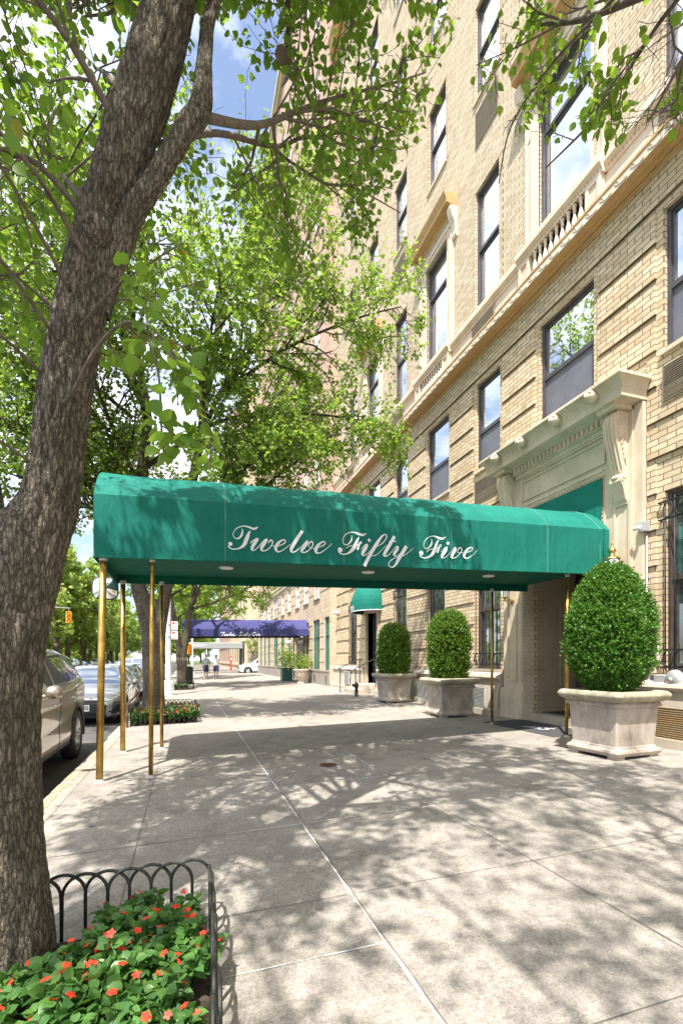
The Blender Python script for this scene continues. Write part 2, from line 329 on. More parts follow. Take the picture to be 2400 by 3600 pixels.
class MB:
    """collects geometry for one mesh object"""
    def __init__(s): s.v = []; s.f = []; s.sm = []
    def add(s, vs, fs, smooth=False):
        o = len(s.v); s.v += [tuple(v) for v in vs]; s.f += [tuple(i + o for i in f) for f in fs]; s.sm += [smooth] * len(fs); return s
    def quad(s, a, b, c, d): return s.add([a, b, c, d], [(0, 1, 2, 3)])
    def box(s, x0, x1, y0, y1, z0, z1):
        return s.add([(x0, y0, z0), (x1, y0, z0), (x1, y1, z0), (x0, y1, z0), (x0, y0, z1), (x1, y0, z1), (x1, y1, z1), (x0, y1, z1)],
                     [(0, 3, 2, 1), (4, 5, 6, 7), (0, 1, 5, 4), (1, 2, 6, 5), (2, 3, 7, 6), (3, 0, 4, 7)])
    def tube(s, pts, rad, n=8, cap=True, smooth=True):
        pts = [Vector(p) for p in pts]; m = len(pts)
        if not hasattr(rad, '__len__'): rad = [rad] * m
        vs = []; up = None
        for i, p in enumerate(pts):
            t = (pts[min(i + 1, m - 1)] - pts[max(i - 1, 0)])
            if t.length < 1e-9: t = Vector((0, 0, 1))
            t.normalize()
            if up is None: up = Vector((1, 0, 0)) if abs(t.x) < 0.9 else Vector((0, 1, 0))
            a = (up - t * up.dot(t))
            if a.length < 1e-6: a = t.orthogonal()
            a.normalize(); up = a; b = t.cross(a)
            for k in range(n):
                w = 2 * PI * k / n; vs.append(p + (a * math.cos(w) + b * math.sin(w)) * rad[i])
        fs = []
        for i in range(m - 1):
            for k in range(n):
                k2 = (k + 1) % n; fs.append((i * n + k, i * n + k2, (i + 1) * n + k2, (i + 1) * n + k))
        s.add(vs, fs, smooth)
        if cap:
            o = len(s.v) - len(vs)
            s.f += [tuple(o + k for k in reversed(range(n))), tuple(o + (m - 1) * n + k for k in range(n))]; s.sm += [False, False]
        return s
    def lathe(s, prof, c=(0, 0, 0), n=20, smooth=True, axis='z', sq=None):
        vs = []; m = len(prof)
        for r, z in prof:
            for k in range(n):
                w = 2 * PI * (k + 0.5) / n; x, y = r * math.cos(w), r * math.sin(w)
                if axis == 'z': vs.append((c[0] + x, c[1] + y, c[2] + z))
                elif axis == 'x': vs.append((c[0] + z, c[1] + x, c[2] + y))
                else: vs.append((c[0] + x, c[1] + z, c[2] + y))
        fs = []
        for i in range(m - 1):
            for k in range(n):
                k2 = (k + 1) % n; fs.append((i * n + k, i * n + k2, (i + 1) * n + k2, (i + 1) * n + k))
        return s.add(vs, fs, smooth)
    def sqlathe(s, prof, c=(0, 0, 0), round_=0.0):
        """square plan profile: (half width, z)"""
        vs = []; m = len(prof)
        for r, z in prof:
            k = min(round_, r * 0.3)
            for sx, sy in ((-1, -1), (1, -1), (1, 1), (-1, 1)):
                if sx * sy > 0: o = [(sx * r, sy * (r - k)), (sx * (r - k), sy * r)]
                else: o = [(sx * (r - k), sy * r), (sx * r, sy * (r - k))]
                for x, y in o: vs.append((c[0] + x, c[1] + y, c[2] + z))
        n = 8; fs = []
        for i in range(m - 1):
            for k in range(n):
                k2 = (k + 1) % n; fs.append((i * n + k, i * n + k2, (i + 1) * n + k2, (i + 1) * n + k))
        return s.add(vs, fs, False)
    def prism(s, poly, a0, a1, axis='y'):
        """poly in the plane across 'axis', extruded from a0 to a1. axis y: poly=(x,z); x: poly=(y,z); z: poly=(x,y)"""
        def P(p, a): return (p[0], a, p[1]) if axis == 'y' else (a, p[0], p[1]) if axis == 'x' else (p[0], p[1], a)
        n = len(poly); vs = [P(p, a0) for p in poly] + [P(p, a1) for p in poly]
        fs = [(i, (i + 1) % n, n + (i + 1) % n, n + i) for i in range(n)] + [tuple(reversed(range(n))), tuple(range(n, 2 * n))]
        return s.add(vs, fs)
    def build(s, name, mat, parent=None, kind=None, bevel=0.0, fix=True, autosmooth=False):
        me = D.meshes.new(name); me.from_pydata(s.v, [], s.f); me.polygons.foreach_set('use_smooth', s.sm); 
        if fix:
            bm = bmesh.new(); bm.from_mesh(me); bmesh.ops.recalc_face_normals(bm, faces=bm.faces[:])
            if bevel:
                bmesh.ops.remove_doubles(bm, verts=bm.verts[:], dist=0.0002)
                es = [e for e in bm.edges if len(e.link_faces) == 2 and e.calc_face_angle(0) > 0.6]
                bmesh.ops.bevel(bm, geom=es, offset=bevel, segments=2, affect='EDGES', profile=0.6, clamp_overlap=True)
            bm.to_mesh(me); bm.free()
        me.materials.append(mat); o = D.objects.new(name, me); COL.objects.link(o)
        if parent is not None:
            o.parent = parent
            if parent.name in WORLD: o.matrix_parent_inverse = Matrix.Translation(-parent.location)
        if kind: o['kind'] = kind
        return o
def rawmesh(name, V, F, mat, parent=None, smooth=False):
    """numpy verts (n,3) and quads (m,4)"""
    me = D.meshes.new(name); V = np.asarray(V, dtype=np.float32); F = np.asarray(F, dtype=np.int32)
    me.vertices.add(len(V)); me.vertices.foreach_set('co', V.ravel())
    k = F.shape[1]; me.loops.add(F.size); me.loops.foreach_set('vertex_index', F.ravel())
    me.polygons.add(len(F)); me.polygons.foreach_set('loop_start', np.arange(0, F.size, k, dtype=np.int32))
    me.polygons.foreach_set('use_smooth', np.full(len(F), smooth))
    me.update(calc_edges=True); me.materials.append(mat)
    o = D.objects.new(name, me); COL.objects.link(o)
    if parent is not None:
        o.parent = parent
        if parent.name in WORLD: o.matrix_parent_inverse = Matrix.Translation(-parent.location)
    return o
def catmull(pts, per=6):
    P = [np.array(p, float) for p in pts]
    if len(P) < 3: return [tuple(p) for p in P]
    out = []
    for i in range(len(P) - 1):
        p0, p1, p2, p3 = P[max(i - 1, 0)], P[i], P[i + 1], P[min(i + 2, len(P) - 1)]
        for k in range(per):
            t = k / per
            out.append(tuple(0.5 * (2 * p1 + (p2 - p0) * t + (2 * p0 - 5 * p1 + 4 * p2 - p3) * t * t + (3 * p1 - p0 - 3 * p2 + p3) * t ** 3)))
    out.append(tuple(P[-1])); return out
def text_mesh(name, body, size, mat, parent, loc, rot, align='CENTER', depth=0.002):
    cu = D.curves.new(name, 'FONT'); cu.body = body; cu.size = size; cu.extrude = depth; cu.align_x = align; cu.align_y = 'CENTER'
    to = D.objects.new(name + '_tmp', cu); COL.objects.link(to)
    me = D.meshes.new_from_object(to.evaluated_get(bpy.context.evaluated_depsgraph_get()))
    D.objects.remove(to); D.curves.remove(cu)
    me.materials.clear(); me.materials.append(mat); o = D.objects.new(name, me); COL.objects.link(o)
    o.location = loc; o.rotation_euler = rot
    if parent is not None:
        o.parent = parent
        if parent.name in WORLD: o.matrix_parent_inverse = Matrix.Translation(-parent.location)
    return o
def gz(x): return 0.025 * (x + 1.3)          # the pavement rises towards the houses
TXT_GREEN = [[(0.669,3.115,0.008),(0.669,3.071,0.021),(0.653,3.026,0.027),(0.622,2.992,0.019),(0.582,2.989,0.011),(0.555,3.019,0.008),(0.558,3.058,0.008),(0.587,3.105,0.01),(0.637,3.138,0.011),(0.693,3.152,0.015),(0.752,3.143,0.023),(0.802,3.127,0.029),(0.839,3.135,0.023),(0.859,3.152,0.011),(0.869,3.161,0.005)],[(0.768,3.104,0.006),(0.749,3.061,0.032),(0.72,2.986,0.049),(0.693,2.919,0.044),(0.653,2.879,0.027),(0.606,2.857,0.016),(0.558,2.85,0.014),(0.514,2.861,0.016),(0.492,2.889,0.019)],[(0.517,2.915,0.048),(0.521,2.913,0.05)],[(0.768,2.936,0.008),(0.791,2.965,0.016),(0.827,2.991,0.013),(0.859,3.0,0.033),(0.833,2.959,0.042),(0.797,2.898,0.042),(0.788,2.864,0.029),(0.804,2.849,0.015),(0.843,2.871,0.01),(0.911,2.951,0.01),(0.952,2.992,0.016),(0.976,3.001,0.03),(0.957,2.968,0.043),(0.918,2.906,0.044),(0.911,2.866,0.029),(0.936,2.852,0.016),(0.985,2.871,0.013),(1.034,2.921,0.012),(1.054,2.97,0.016),(1.039,2.999,0.018),(1.016,2.985,0.016),(0.999,2.958,0.01)],[(1.046,2.928,0.008),(1.1,2.924,0.008),(1.167,2.945,0.012),(1.217,2.982,0.015),(1.214,3.012,0.017),(1.175,3.007,0.02),(1.125,2.964,0.036),(1.095,2.907,0.043),(1.105,2.867,0.03),(1.142,2.856,0.017),(1.201,2.89,0.01),(1.285,2.962,0.008)],[(1.448,3.154,0.04),(1.395,3.071,0.045),(1.319,2.948,0.047),(1.297,2.893,0.04),(1.31,2.864,0.023),(1.353,2.874,0.013),(1.421,2.934,0.008),(1.478,2.993,0.01),(1.512,3.019,0.024),(1.505,2.992,0.04),(1.464,2.933,0.045),(1.438,2.889,0.034),(1.464,2.866,0.017),(1.519,2.89,0.013),(1.571,2.942,0.012),(1.592,2.988,0.015),(1.576,3.017,0.017),(1.55,3.007,0.019),(1.533,2.972,0.01),(1.547,2.939,0.008),(1.594,2.93,0.008)],[(1.594,2.93,0.008),(1.655,2.947,0.008),(1.716,2.97,0.012),(1.757,3.002,0.015),(1.75,3.03,0.017),(1.715,3.024,0.02),(1.658,2.972,0.039),(1.629,2.911,0.044),(1.641,2.878,0.029),(1.686,2.878,0.015),(1.761,2.925,0.01),(1.855,3.014,0.005)],[(2.135,3.147,0.006),(2.136,3.113,0.018),(2.123,3.068,0.028),(2.09,3.028,0.018),(2.044,3.011,0.011),(2.012,3.035,0.009),(2.009,3.085,0.009),(2.041,3.144,0.011),(2.103,3.182,0.013),(2.173,3.189,0.019),(2.236,3.172,0.032),(2.29,3.163,0.032),(2.324,3.176,0.018),(2.351,3.191,0.004)],[(2.246,3.138,0.005),(2.219,3.094,0.028),(2.187,3.023,0.048),(2.149,2.957,0.048),(2.096,2.907,0.028),(2.037,2.881,0.016),(1.98,2.887,0.015),(1.945,2.912,0.016)],[(1.966,2.937,0.065),(1.969,2.936,0.067)],[(2.054,2.963,0.006),(2.086,2.99,0.01),(2.136,3.007,0.011),(2.203,3.016,0.013),(2.256,3.037,0.01),(2.279,3.061,0.009),(2.266,3.069,0.009),(2.251,3.049,0.01)],[(2.248,3.052,0.015),(2.221,2.966,0.03)],[(2.386,3.098,0.043),(2.389,3.097,0.045)],[(2.27,2.969,0.006),(2.31,3.013,0.009),(2.353,3.039,0.023),(2.345,3.009,0.048),(2.299,2.926,0.046),(2.289,2.895,0.03),(2.31,2.881,0.015),(2.351,2.901,0.01),(2.405,2.956,0.006),(2.46,3.004,0.006)],[(2.316,2.737,0.048),(2.405,2.905,0.048),(2.501,3.062,0.046),(2.57,3.159,0.026),(2.611,3.193,0.014),(2.642,3.188,0.015),(2.645,3.152,0.014),(2.604,3.091,0.012),(2.542,3.042,0.008),(2.46,3.0,0.005)],[(2.402,2.924,0.028),(2.405,2.923,0.028)],[(2.421,2.891,0.006),(2.46,2.888,0.009),(2.515,2.919,0.008),(2.583,2.987,0.006),(2.646,3.049,0.006)],[(2.765,3.181,0.041),(2.702,3.073,0.049),(2.625,2.945,0.046),(2.608,2.905,0.031),(2.639,2.895,0.015),(2.681,2.917,0.01),(2.737,2.978,0.008),(2.782,3.031,0.012),(2.813,3.038,0.026),(2.807,3.003,0.041),(2.765,2.942,0.041),(2.762,2.913,0.026),(2.787,2.904,0.013),(2.842,2.936,0.008),(2.906,3.003,0.007)],[(2.689,3.105,0.015),(2.776,3.112,0.018)],[(2.949,3.058,0.047),(2.892,2.966,0.052),(2.838,2.882,0.052),(2.793,2.801,0.034),(2.751,2.755,0.021),(2.706,2.747,0.013),(2.678,2.775,0.012),(2.698,2.827,0.012),(2.765,2.874,0.009),(2.85,2.898,0.009),(2.928,2.933,0.008),(2.999,2.986,0.007),(3.063,3.041,0.004)],[(3.341,3.19,0.005),(3.349,3.155,0.018),(3.338,3.107,0.029),(3.305,3.064,0.02),(3.262,3.043,0.012),(3.228,3.058,0.009),(3.218,3.102,0.009),(3.25,3.17,0.01),(3.317,3.217,0.011),(3.387,3.232,0.015),(3.452,3.213,0.03),(3.514,3.204,0.028),(3.551,3.22,0.016),(3.575,3.241,0.003)],[(3.461,3.182,0.006),(3.431,3.139,0.029),(3.4,3.055,0.048),(3.366,2.986,0.048),(3.313,2.934,0.029),(3.244,2.909,0.015),(3.183,2.915,0.014),(3.151,2.941,0.015)],[(3.177,2.974,0.065),(3.18,2.973,0.068)],[(3.264,2.996,0.007),(3.305,3.028,0.01),(3.36,3.043,0.011),(3.434,3.061,0.011),(3.479,3.084,0.01),(3.5,3.111,0.008),(3.481,3.115,0.009),(3.466,3.087,0.009)],[(3.471,3.09,0.015),(3.436,3.007,0.031)],[(3.606,3.145,0.047),(3.609,3.144,0.048)],[(3.493,3.011,0.006),(3.539,3.055,0.009),(3.585,3.086,0.022),(3.576,3.054,0.049),(3.523,2.975,0.046),(3.51,2.938,0.029),(3.533,2.924,0.013),(3.576,2.945,0.009),(3.645,3.01,0.007),(3.696,3.066,0.009),(3.731,3.087,0.022),(3.721,3.049,0.045),(3.677,2.979,0.045),(3.667,2.945,0.027),(3.696,2.934,0.013),(3.746,2.954,0.011),(3.81,3.01,0.009),(3.836,3.063,0.012),(3.816,3.095,0.015),(3.784,3.081,0.015),(3.763,3.046,0.008),(3.784,3.016,0.007),(3.842,3.024,0.007)],[(3.842,3.024,0.007),(3.9,3.028,0.007),(3.958,3.043,0.009),(4.009,3.074,0.012),(4.013,3.106,0.014),(3.974,3.106,0.016),(3.912,3.057,0.038),(3.876,2.992,0.045),(3.889,2.954,0.027),(3.938,2.95,0.014),(4.029,3.008,0.008),(4.123,3.103,0.003)]]
TXT_BLUE = [[(1.668,2.835,0.027),(1.717,2.883,0.027),(1.818,2.879,0.027),(1.905,2.895,0.018)],[(1.841,2.879,0.027),(1.789,2.783,0.03),(1.725,2.693,0.027)],[(1.847,2.784,0.018),(1.882,2.785,0.024),(1.856,2.707,0.024),(1.905,2.719,0.018),(1.94,2.786,0.024),(1.92,2.708,0.024),(1.978,2.741,0.018),(1.987,2.786,0.015)],[(1.999,2.733,0.015),(2.057,2.758,0.018),(2.051,2.793,0.018),(2.007,2.751,0.024),(2.022,2.703,0.021),(2.095,2.743,0.012)],[(2.095,2.734,0.015),(2.192,2.885,0.027),(2.133,2.723,0.027),(2.183,2.745,0.015)],[(2.183,2.789,0.018),(2.221,2.79,0.024),(2.209,2.712,0.024),(2.28,2.761,0.018),(2.274,2.791,0.015)],[(2.285,2.746,0.015),(2.35,2.762,0.018),(2.344,2.798,0.018),(2.3,2.761,0.024),(2.315,2.708,0.021),(2.477,2.779,0.012)],[(2.805,2.89,0.018),(2.728,2.913,0.024),(2.654,2.872,0.024),(2.681,2.816,0.027),(2.71,2.762,0.027),(2.663,2.713,0.024),(2.586,2.736,0.018)],[(2.794,2.805,0.024),(2.758,2.723,0.024),(2.817,2.754,0.012)],[(2.829,2.854,0.021),(2.835,2.851,0.021)],[(2.862,2.806,0.024),(2.907,2.723,0.024),(2.951,2.756,0.012)],[(2.954,2.811,0.018),(2.847,2.716,0.018)],[(3.041,2.906,0.027),(2.966,2.736,0.027),(3.011,2.736,0.015)],[(2.966,2.832,0.015),(3.074,2.852,0.015)],[(3.065,2.816,0.024),(3.05,2.749,0.024),(3.122,2.774,0.015),(3.17,2.817,0.024)],[(3.194,2.83,0.027),(3.146,2.714,0.024),(3.104,2.683,0.021),(3.116,2.708,0.012),(3.23,2.782,0.012)],[(3.41,2.919,0.024),(3.341,2.869,0.027),(3.32,2.783,0.027),(3.362,2.729,0.024),(3.446,2.785,0.024),(3.483,2.871,0.024),(3.434,2.919,0.024),(3.398,2.882,0.015)],[(3.531,2.817,0.021),(3.513,2.732,0.021),(3.573,2.812,0.021),(3.604,2.806,0.024),(3.586,2.739,0.024),(3.643,2.776,0.012)],[(3.643,2.77,0.015),(3.701,2.789,0.018),(3.695,2.823,0.018),(3.652,2.783,0.024),(3.67,2.731,0.021),(3.768,2.8,0.012)]]
# ================================================================== the setting
def sheet(name, rects, z, mat, kind='structure', slope=False):
    mb = MB()
    for x0, x1, y0, y1 in rects:
        zz = (lambda x: gz(x) + z) if slope else (lambda x: z)
        mb.quad((x0, y0, zz(x0)), (x1, y0, zz(x1)), (x1, y1, zz(x1)), (x0, y1, zz(x0)))
    return mb.build(name, mat, kind=kind)
sheet('ground', [(-600, 600, -300, 900)], -0.16, M['grass'])
sheet('road', [(-17.2, -1.45, -60, 300)], -0.13, M['asphalt'])
sheet('side_street', [(-1.45, 70, 47.2, 57.5)], -0.126, M['asphalt_pale'])
mb = MB()
for (y0, y1) in ((-20, 47.0), (57.7, 140)):
    vs = [(-1.2, y0, gz(-1.2)), (8.4, y0, gz(8.4)), (8.4, y1, gz(8.4)), (-1.2, y1, gz(-1.2))]
    lo = [(a, b, -0.3) for a, b, c in vs]
    mb.add(vs + lo, [(0, 1, 2, 3), (0, 4, 5, 1), (1, 5, 6, 2), (2, 6, 7, 3), (3, 7, 4, 0)])
mb.build('sidewalk', M['concrete'], kind='structure')
mb = MB()
for (y0, y1) in ((-20, 47.0), (57.7, 140)):
    y = y0
    while y < y1 - 0.1:
        e = min(y + 2.4, y1); mb.box(-1.42, -1.204, y + 0.004, e - 0.004, -0.3, gz(-1.3) + 0.003); y = e
kb = mb.build('kerb', M['kerb'], kind='structure', bevel=0.02)
sheet('park_sidewalk', [(-22, -17.4, -60, 300)], 0.0, M['concrete'])
rng = random.Random(5)
mb = MB()
y = 4.2
while y < 9.0:
    l = rng.uniform(0.1, 0.5)
    if rng.random() < 0.75: mb.quad((-1.412, y, 0.0065), (-1.34 + rng.uniform(0, .06), y, 0.0075), (-1.33 + rng.uniform(0, .06), y + l, 0.0075), (-1.412, y + l, 0.0065))
    y += l + rng.uniform(0.02, 0.25)
mb.build('kerb_paint', M['yellow_paint'], kind='structure')
# joints in the pavement: sealant strips and tooled grooves, each a thin ribbon with a ragged edge
def ribbon(mb, a, b, w, z=0.004, jit=0.25, step=0.12, rng=rng):
    a = Vector((a[0], a[1], 0)); b = Vector((b[0], b[1], 0)); d = b - a; L = d.length; d.normalize(); n = Vector((-d.y, d.x, 0))
    m = max(2, int(L / step)); pr = None
    for i in range(m + 1):
        p = a + d * (L * i / m); p += n * rng.uniform(-.15, .15) * w
        w1 = w * 0.5 * (1 + rng.uniform(-jit, jit)); q = (p + n * w1, p - n * w1)
        q = [(v.x, v.y, gz(v.x) + z) for v in q]
        if pr: mb.quad(pr[0], pr[1], q[1], q[0])
        pr = q
mb = MB()
ribbon(mb, (0.93, 1.0), (0.93, 47), 0.013, jit=0.9)
ribbon(mb, (0.30, 4.0), (8.0, 4.12), 0.009, jit=0.9)
ribbon(mb, (0.95, 5.22), (2.23, 5.24), 0.010, jit=0.8); ribbon(mb, (2.235, 5.24), (2.235, 6.9), 0.008, jit=0.8); ribbon(mb, (0.95, 6.9), (2.23, 6.9), 0.006, jit=0.8)
ribbon(mb, (0.12, 2.2), (0.92, 2.2), 0.006, jit=0.9)
mb.build('sealed_joint', M['sealant'], kind='structure')
mb = MB()
ribbon(mb, (0.942, 1.0), (0.942, 30), 0.006, z=0.006, jit=.8)
for x in (-0.37, 2.23, 3.55, 4.85, 6.1):
    ribbon(mb, (x, -2), (x, 5.2 if x == 2.23 else 46.9), 0.006)
    if x == 2.23: ribbon(mb, (x, 6.92), (x, 46.9), 0.006)
for y in (1.45, 2.72, 5.22, 6.55, 9.1, 10.4, 11.7, 13.0, 14.3, 15.6, 16.9, 18.2, 20.2, 22.2, 24.2, 26.2, 29, 32, 35, 38, 41, 44):
    ribbon(mb, (0.13 if y < 3 else -1.2, y), (0.9, y), 0.005); ribbon(mb, ((2.25 if 5 < y < 7 else 0.97), y), (8.2, y + 0.02), 0.005)
ribbon(mb, (-1.2, 4.0), (0.3, 4.0), 0.008)
# a crack
pts = [(1.35, 3.86), (1.62, 3.80), (1.78, 3.95), (2.0, 4.02), (2.12, 4.10)]
for a, b in zip(pts, pts[1:]): ribbon(mb, a, b, 0.007, z=0.006, step=0.04)
mb.build('pavement_groove', M['score'], kind='structure')
# stop line / crossing paint on the side street
mb = MB()
for k in range(10): x = -0.6 + k * 0.9; mb.quad((x, 48.2, -0.122), (x + 0.45, 48.2, -0.122), (x + 0.45, 51, -0.122), (x, 51, -0.122))
mb.build('crossing_stripes', M['white'], kind='structure')

# ================================================================== the tan brick building
W = 6.80
bld = wthing('apartment_building', 'tan brick apartment building with rusticated base, balustraded cornice and carved stone entrance', 'building', (W, 10, gz(W)))
BAYS = {'y': (-0.45, 0.52), 'z': (1.75, 3.15), 'a': (4.46, 5.43), 'b': (6.74, 8.11), 'c': (9.41, 10.37), 'd': (11.68, 12.90), 'e': (14.27, 15.23), 'f': (16.62, 17.84), 'g': (19.16, 20.12)}
L1 = {'y': (-0.45, .52), 'z': (1.8, 3.1), 'a': (4.47, 5.42), 'c': (9.40, 10.36), 'd': (11.90, 12.84), 'e': (14.36, 15.27), 'g': (19.18, 20.12)}
DOOR = (6.44, 8.42, gz(W) - 0.1, 4.50)
SDOOR = (16.72, 17.84, gz(W) - 0.1, 3.35)
YS, YE, ZT = -7.0, 21.95, 44.0
holes = []      # (y0,y1,z0,z1,style)
for k, (a, b) in L1.items(): holes.append((a, b, 1.24, 3.98, 'guard'))
for k, (a, b) in BAYS.items(): holes.append((a, b, 6.09 if k != 'b' else 6.25, 8.21, 'mezz'))
for k, (a, b) in BAYS.items(): holes.append((a, b, 9.96, 12.95, 'tall' if k in 'bdf' else 'plain'))
for fl in range(9):
    zs = 15.2 + 4.05 * fl
    if zs + 2.3 > 29.4: zs += 1.1
    if zs + 2.4 > ZT: break
    for k, (a, b) in BAYS.items():
        if k in 'yz': continue
        if k in 'bdf': a, b = (a + b) / 2 - 0.5, (a + b) / 2 + 0.5
        holes.append((a, b, zs, zs + 2.3, 'up'))
def wall_grid(mb, X, y0, y1, z0, z1, hs, depth=0.2):
    ys = sorted({y0, y1} | {h[0] for h in hs} | {h[1] for h in hs}); zs = sorted({z0, z1} | {h[2] for h in hs} | {h[3] for h in hs})
    ys = [y for y in ys if y0 <= y <= y1]; zs = [z for z in zs if z0 <= z <= z1]
    for i in range(len(ys) - 1):
        for j in range(len(zs) - 1):
            cy, cz = (ys[i] + ys[i + 1]) / 2, (zs[j] + zs[j + 1]) / 2
            if any(h[0] < cy < h[1] and h[2] < cz < h[3] for h in hs): continue
            mb.quad((X, ys[i], zs[j]), (X, ys[i], zs[j + 1]), (X, ys[i + 1], zs[j + 1]), (X, ys[i + 1], zs[j]))
    for h in hs:
        a, b, c, d = h[:4]; e = X + depth
        mb.quad((X, a, c), (e, a, c), (e, a, d), (X, a, d)); mb.quad((X, b, c), (X, b, d), (e, b, d), (e, b, c))
        mb.quad((X, a, d), (e, a, d), (e, b, d), (X, b, d)); mb.quad((X, a, c), (X, b, c), (e, b, c), (e, a, c))
low = [h for h in holes if h[2] < 9] + [(*DOOR, 'door'), (*SDOOR, 'door')]
mb = MB(); wall_grid(mb, W, YS, YE, -0.2, 9.0, low)
# rusticated bands of five courses with a recessed course between them
for n in range(-1, 15):
    z0 = 7.79 - 0.545 * n; z1 = z0 + 0.4545
    if z0 < 0.6: continue
    if n == -1: z1 = 8.86
    cuts = sorted([(h[0] - 0.115, h[1] + 0.115) for h in low if h[2] - 0.03 < z1 and h[3] + 0.03 > z0])
    if z0 < 6.0: cuts = sorted(cuts + [(5.68, 9.20)])
    if n == -1: cuts = [c for c in cuts if False]
    y = YS
    segs = []
    for a, b in cuts:
        if a > y: segs.append((y, a))
        y = max(y, b)
    segs.append((y, YE))
    for a, b in segs:
        if b - a > 0.1: mb.box(W - 0.042, W + 0.02, a, b, z0, z1)
mb.build('wall', M['brick'], bld, fix=False)
mb = MB(); up = [h for h in holes if h[2] > 9]
wall_grid(mb, W - 0.02, YS, YE, 9.0, ZT, up)
mb.quad((W - .02, YS, ZT), (W + 14, YS, ZT), (W + 14, YE, ZT), (W - .02, YE, ZT)); mb.quad((W, YE, 0), (W + 14, YE, 0), (W + 14, YE, ZT), (W, YE, ZT))
mb.quad((W, YS, 0), (W, YS, ZT), (W + 14, YS, ZT), (W + 14, YS, 0))
# projecting stretcher closers up the window edges
for h in up:
    if h[4] == 'tall': continue
    for y0 in (h[0] - 0.135, h[1] + 0.003):
        z = h[2]
        while z < h[3] + 0.05: mb.box(W - 0.032, W - 0.019, y0, y0 + 0.132, z, z + 0.083); z += 0.0909
mb.build('upper_wall', M['brick_up'], bld, fix=False)
# plinth: battered stone base with gaps for the doors and the ventilation louvers
mb = MB()
for a, b in ((YS, 5.66), (9.2, 16.5), (18.05, YE)):
    g = gz(6.5) - 0.05
    mb.prism([(W - 0.16 + .0, 1.0), (W + 0.02, 1.0), (W + 0.02, g), (W - 0.34, g), (W - 0.34, g + 0.18), (W - 0.24, g + 0.20)], a, b, 'y')
    mb.prism([(W - 0.06, 1.0), (W - 0.20, 1.0), (W - 0.23, 1.045), (W - 0.21, 1.09), (W - 0.05, 1.17), (W + .02, 1.17), (W + 0.02, 1.0)], a, b, 'y')
    mb.box(W - 0.075, W + 0.02, a, b, 1.17, 1.235)
mb.build('plinth', M['plinth'], bld)
def louver(name, x, y0, y1, z0, z1, mat, parent, n=None, proud=0.02):
    mb = MB(); n = n or max(6, int((z1 - z0) / 0.032))
    mb.box(x - proud, x + .01, y0, y0 + 0.02, z0, z1); mb.box(x - proud, x + .01, y1 - 0.02, y1, z0, z1)
    mb.box(x - proud, x + .01, y0, y1, z0 - .012, z0); mb.box(x - proud, x + .01, y0, y1, z1, z1 + .012)
    h = (z1 - z0) / n
    for i in range(n):
        z = z0 + i * h
        mb.add([(x - proud, y0 + .02, z), (x - proud, y1 - .02, z), (x + 0.008, y1 - .02, z + h * .62), (x + 0.008, y0 + .02, z + h * .62)], [(0, 1, 2, 3)])
        mb.box(x - proud - .003, x - proud + .004, y0 + .02, y1 - .02, z - .004, z + h * .22)
    o = mb.build(name, mat, parent)
    bk = MB(); bk.box(x + 0.009, x + 0.02, y0 + .015, y1 - .015, z0, z1); bk.build('louver_recess', M['void'], o)
    return o
for a, b in ((4.35, 5.5), ): louver('plinth_louver', W - 0.30, a, b, 0.33, 0.76, M['louver_cream'], bld, 14)
louver('plinth_louver', W - 0.30, 9.55, 10.25, 0.36, 0.80, M['louver_pale'], bld, 14)
louver('plinth_louver', W - 0.30, 12.1, 12.9, 0.36, 0.80, M['louver_pale'], bld, 14)
louver('plinth_louver', W - 0.30, 19.3, 19.95, 0.42, 0.95, M['louver_pale'], bld, 16)
for k in 'acdeg':
    a, b = BAYS[k]; louver('wall_louver', W - 0.045, a + .02, b - .02, 5.30, 5.80, M['louver'], bld, 15)
    louver('dado_louver', W - 0.13, a + .02, b - .02, 9.12, 9.56, M['louver'], bld, 13)
for k in 'ace':
    a, b = BAYS[k]; louver('wall_louver', W - 0.028, a + .02, b - .02, 14.05, 14.85, M['louver'], bld, 18)

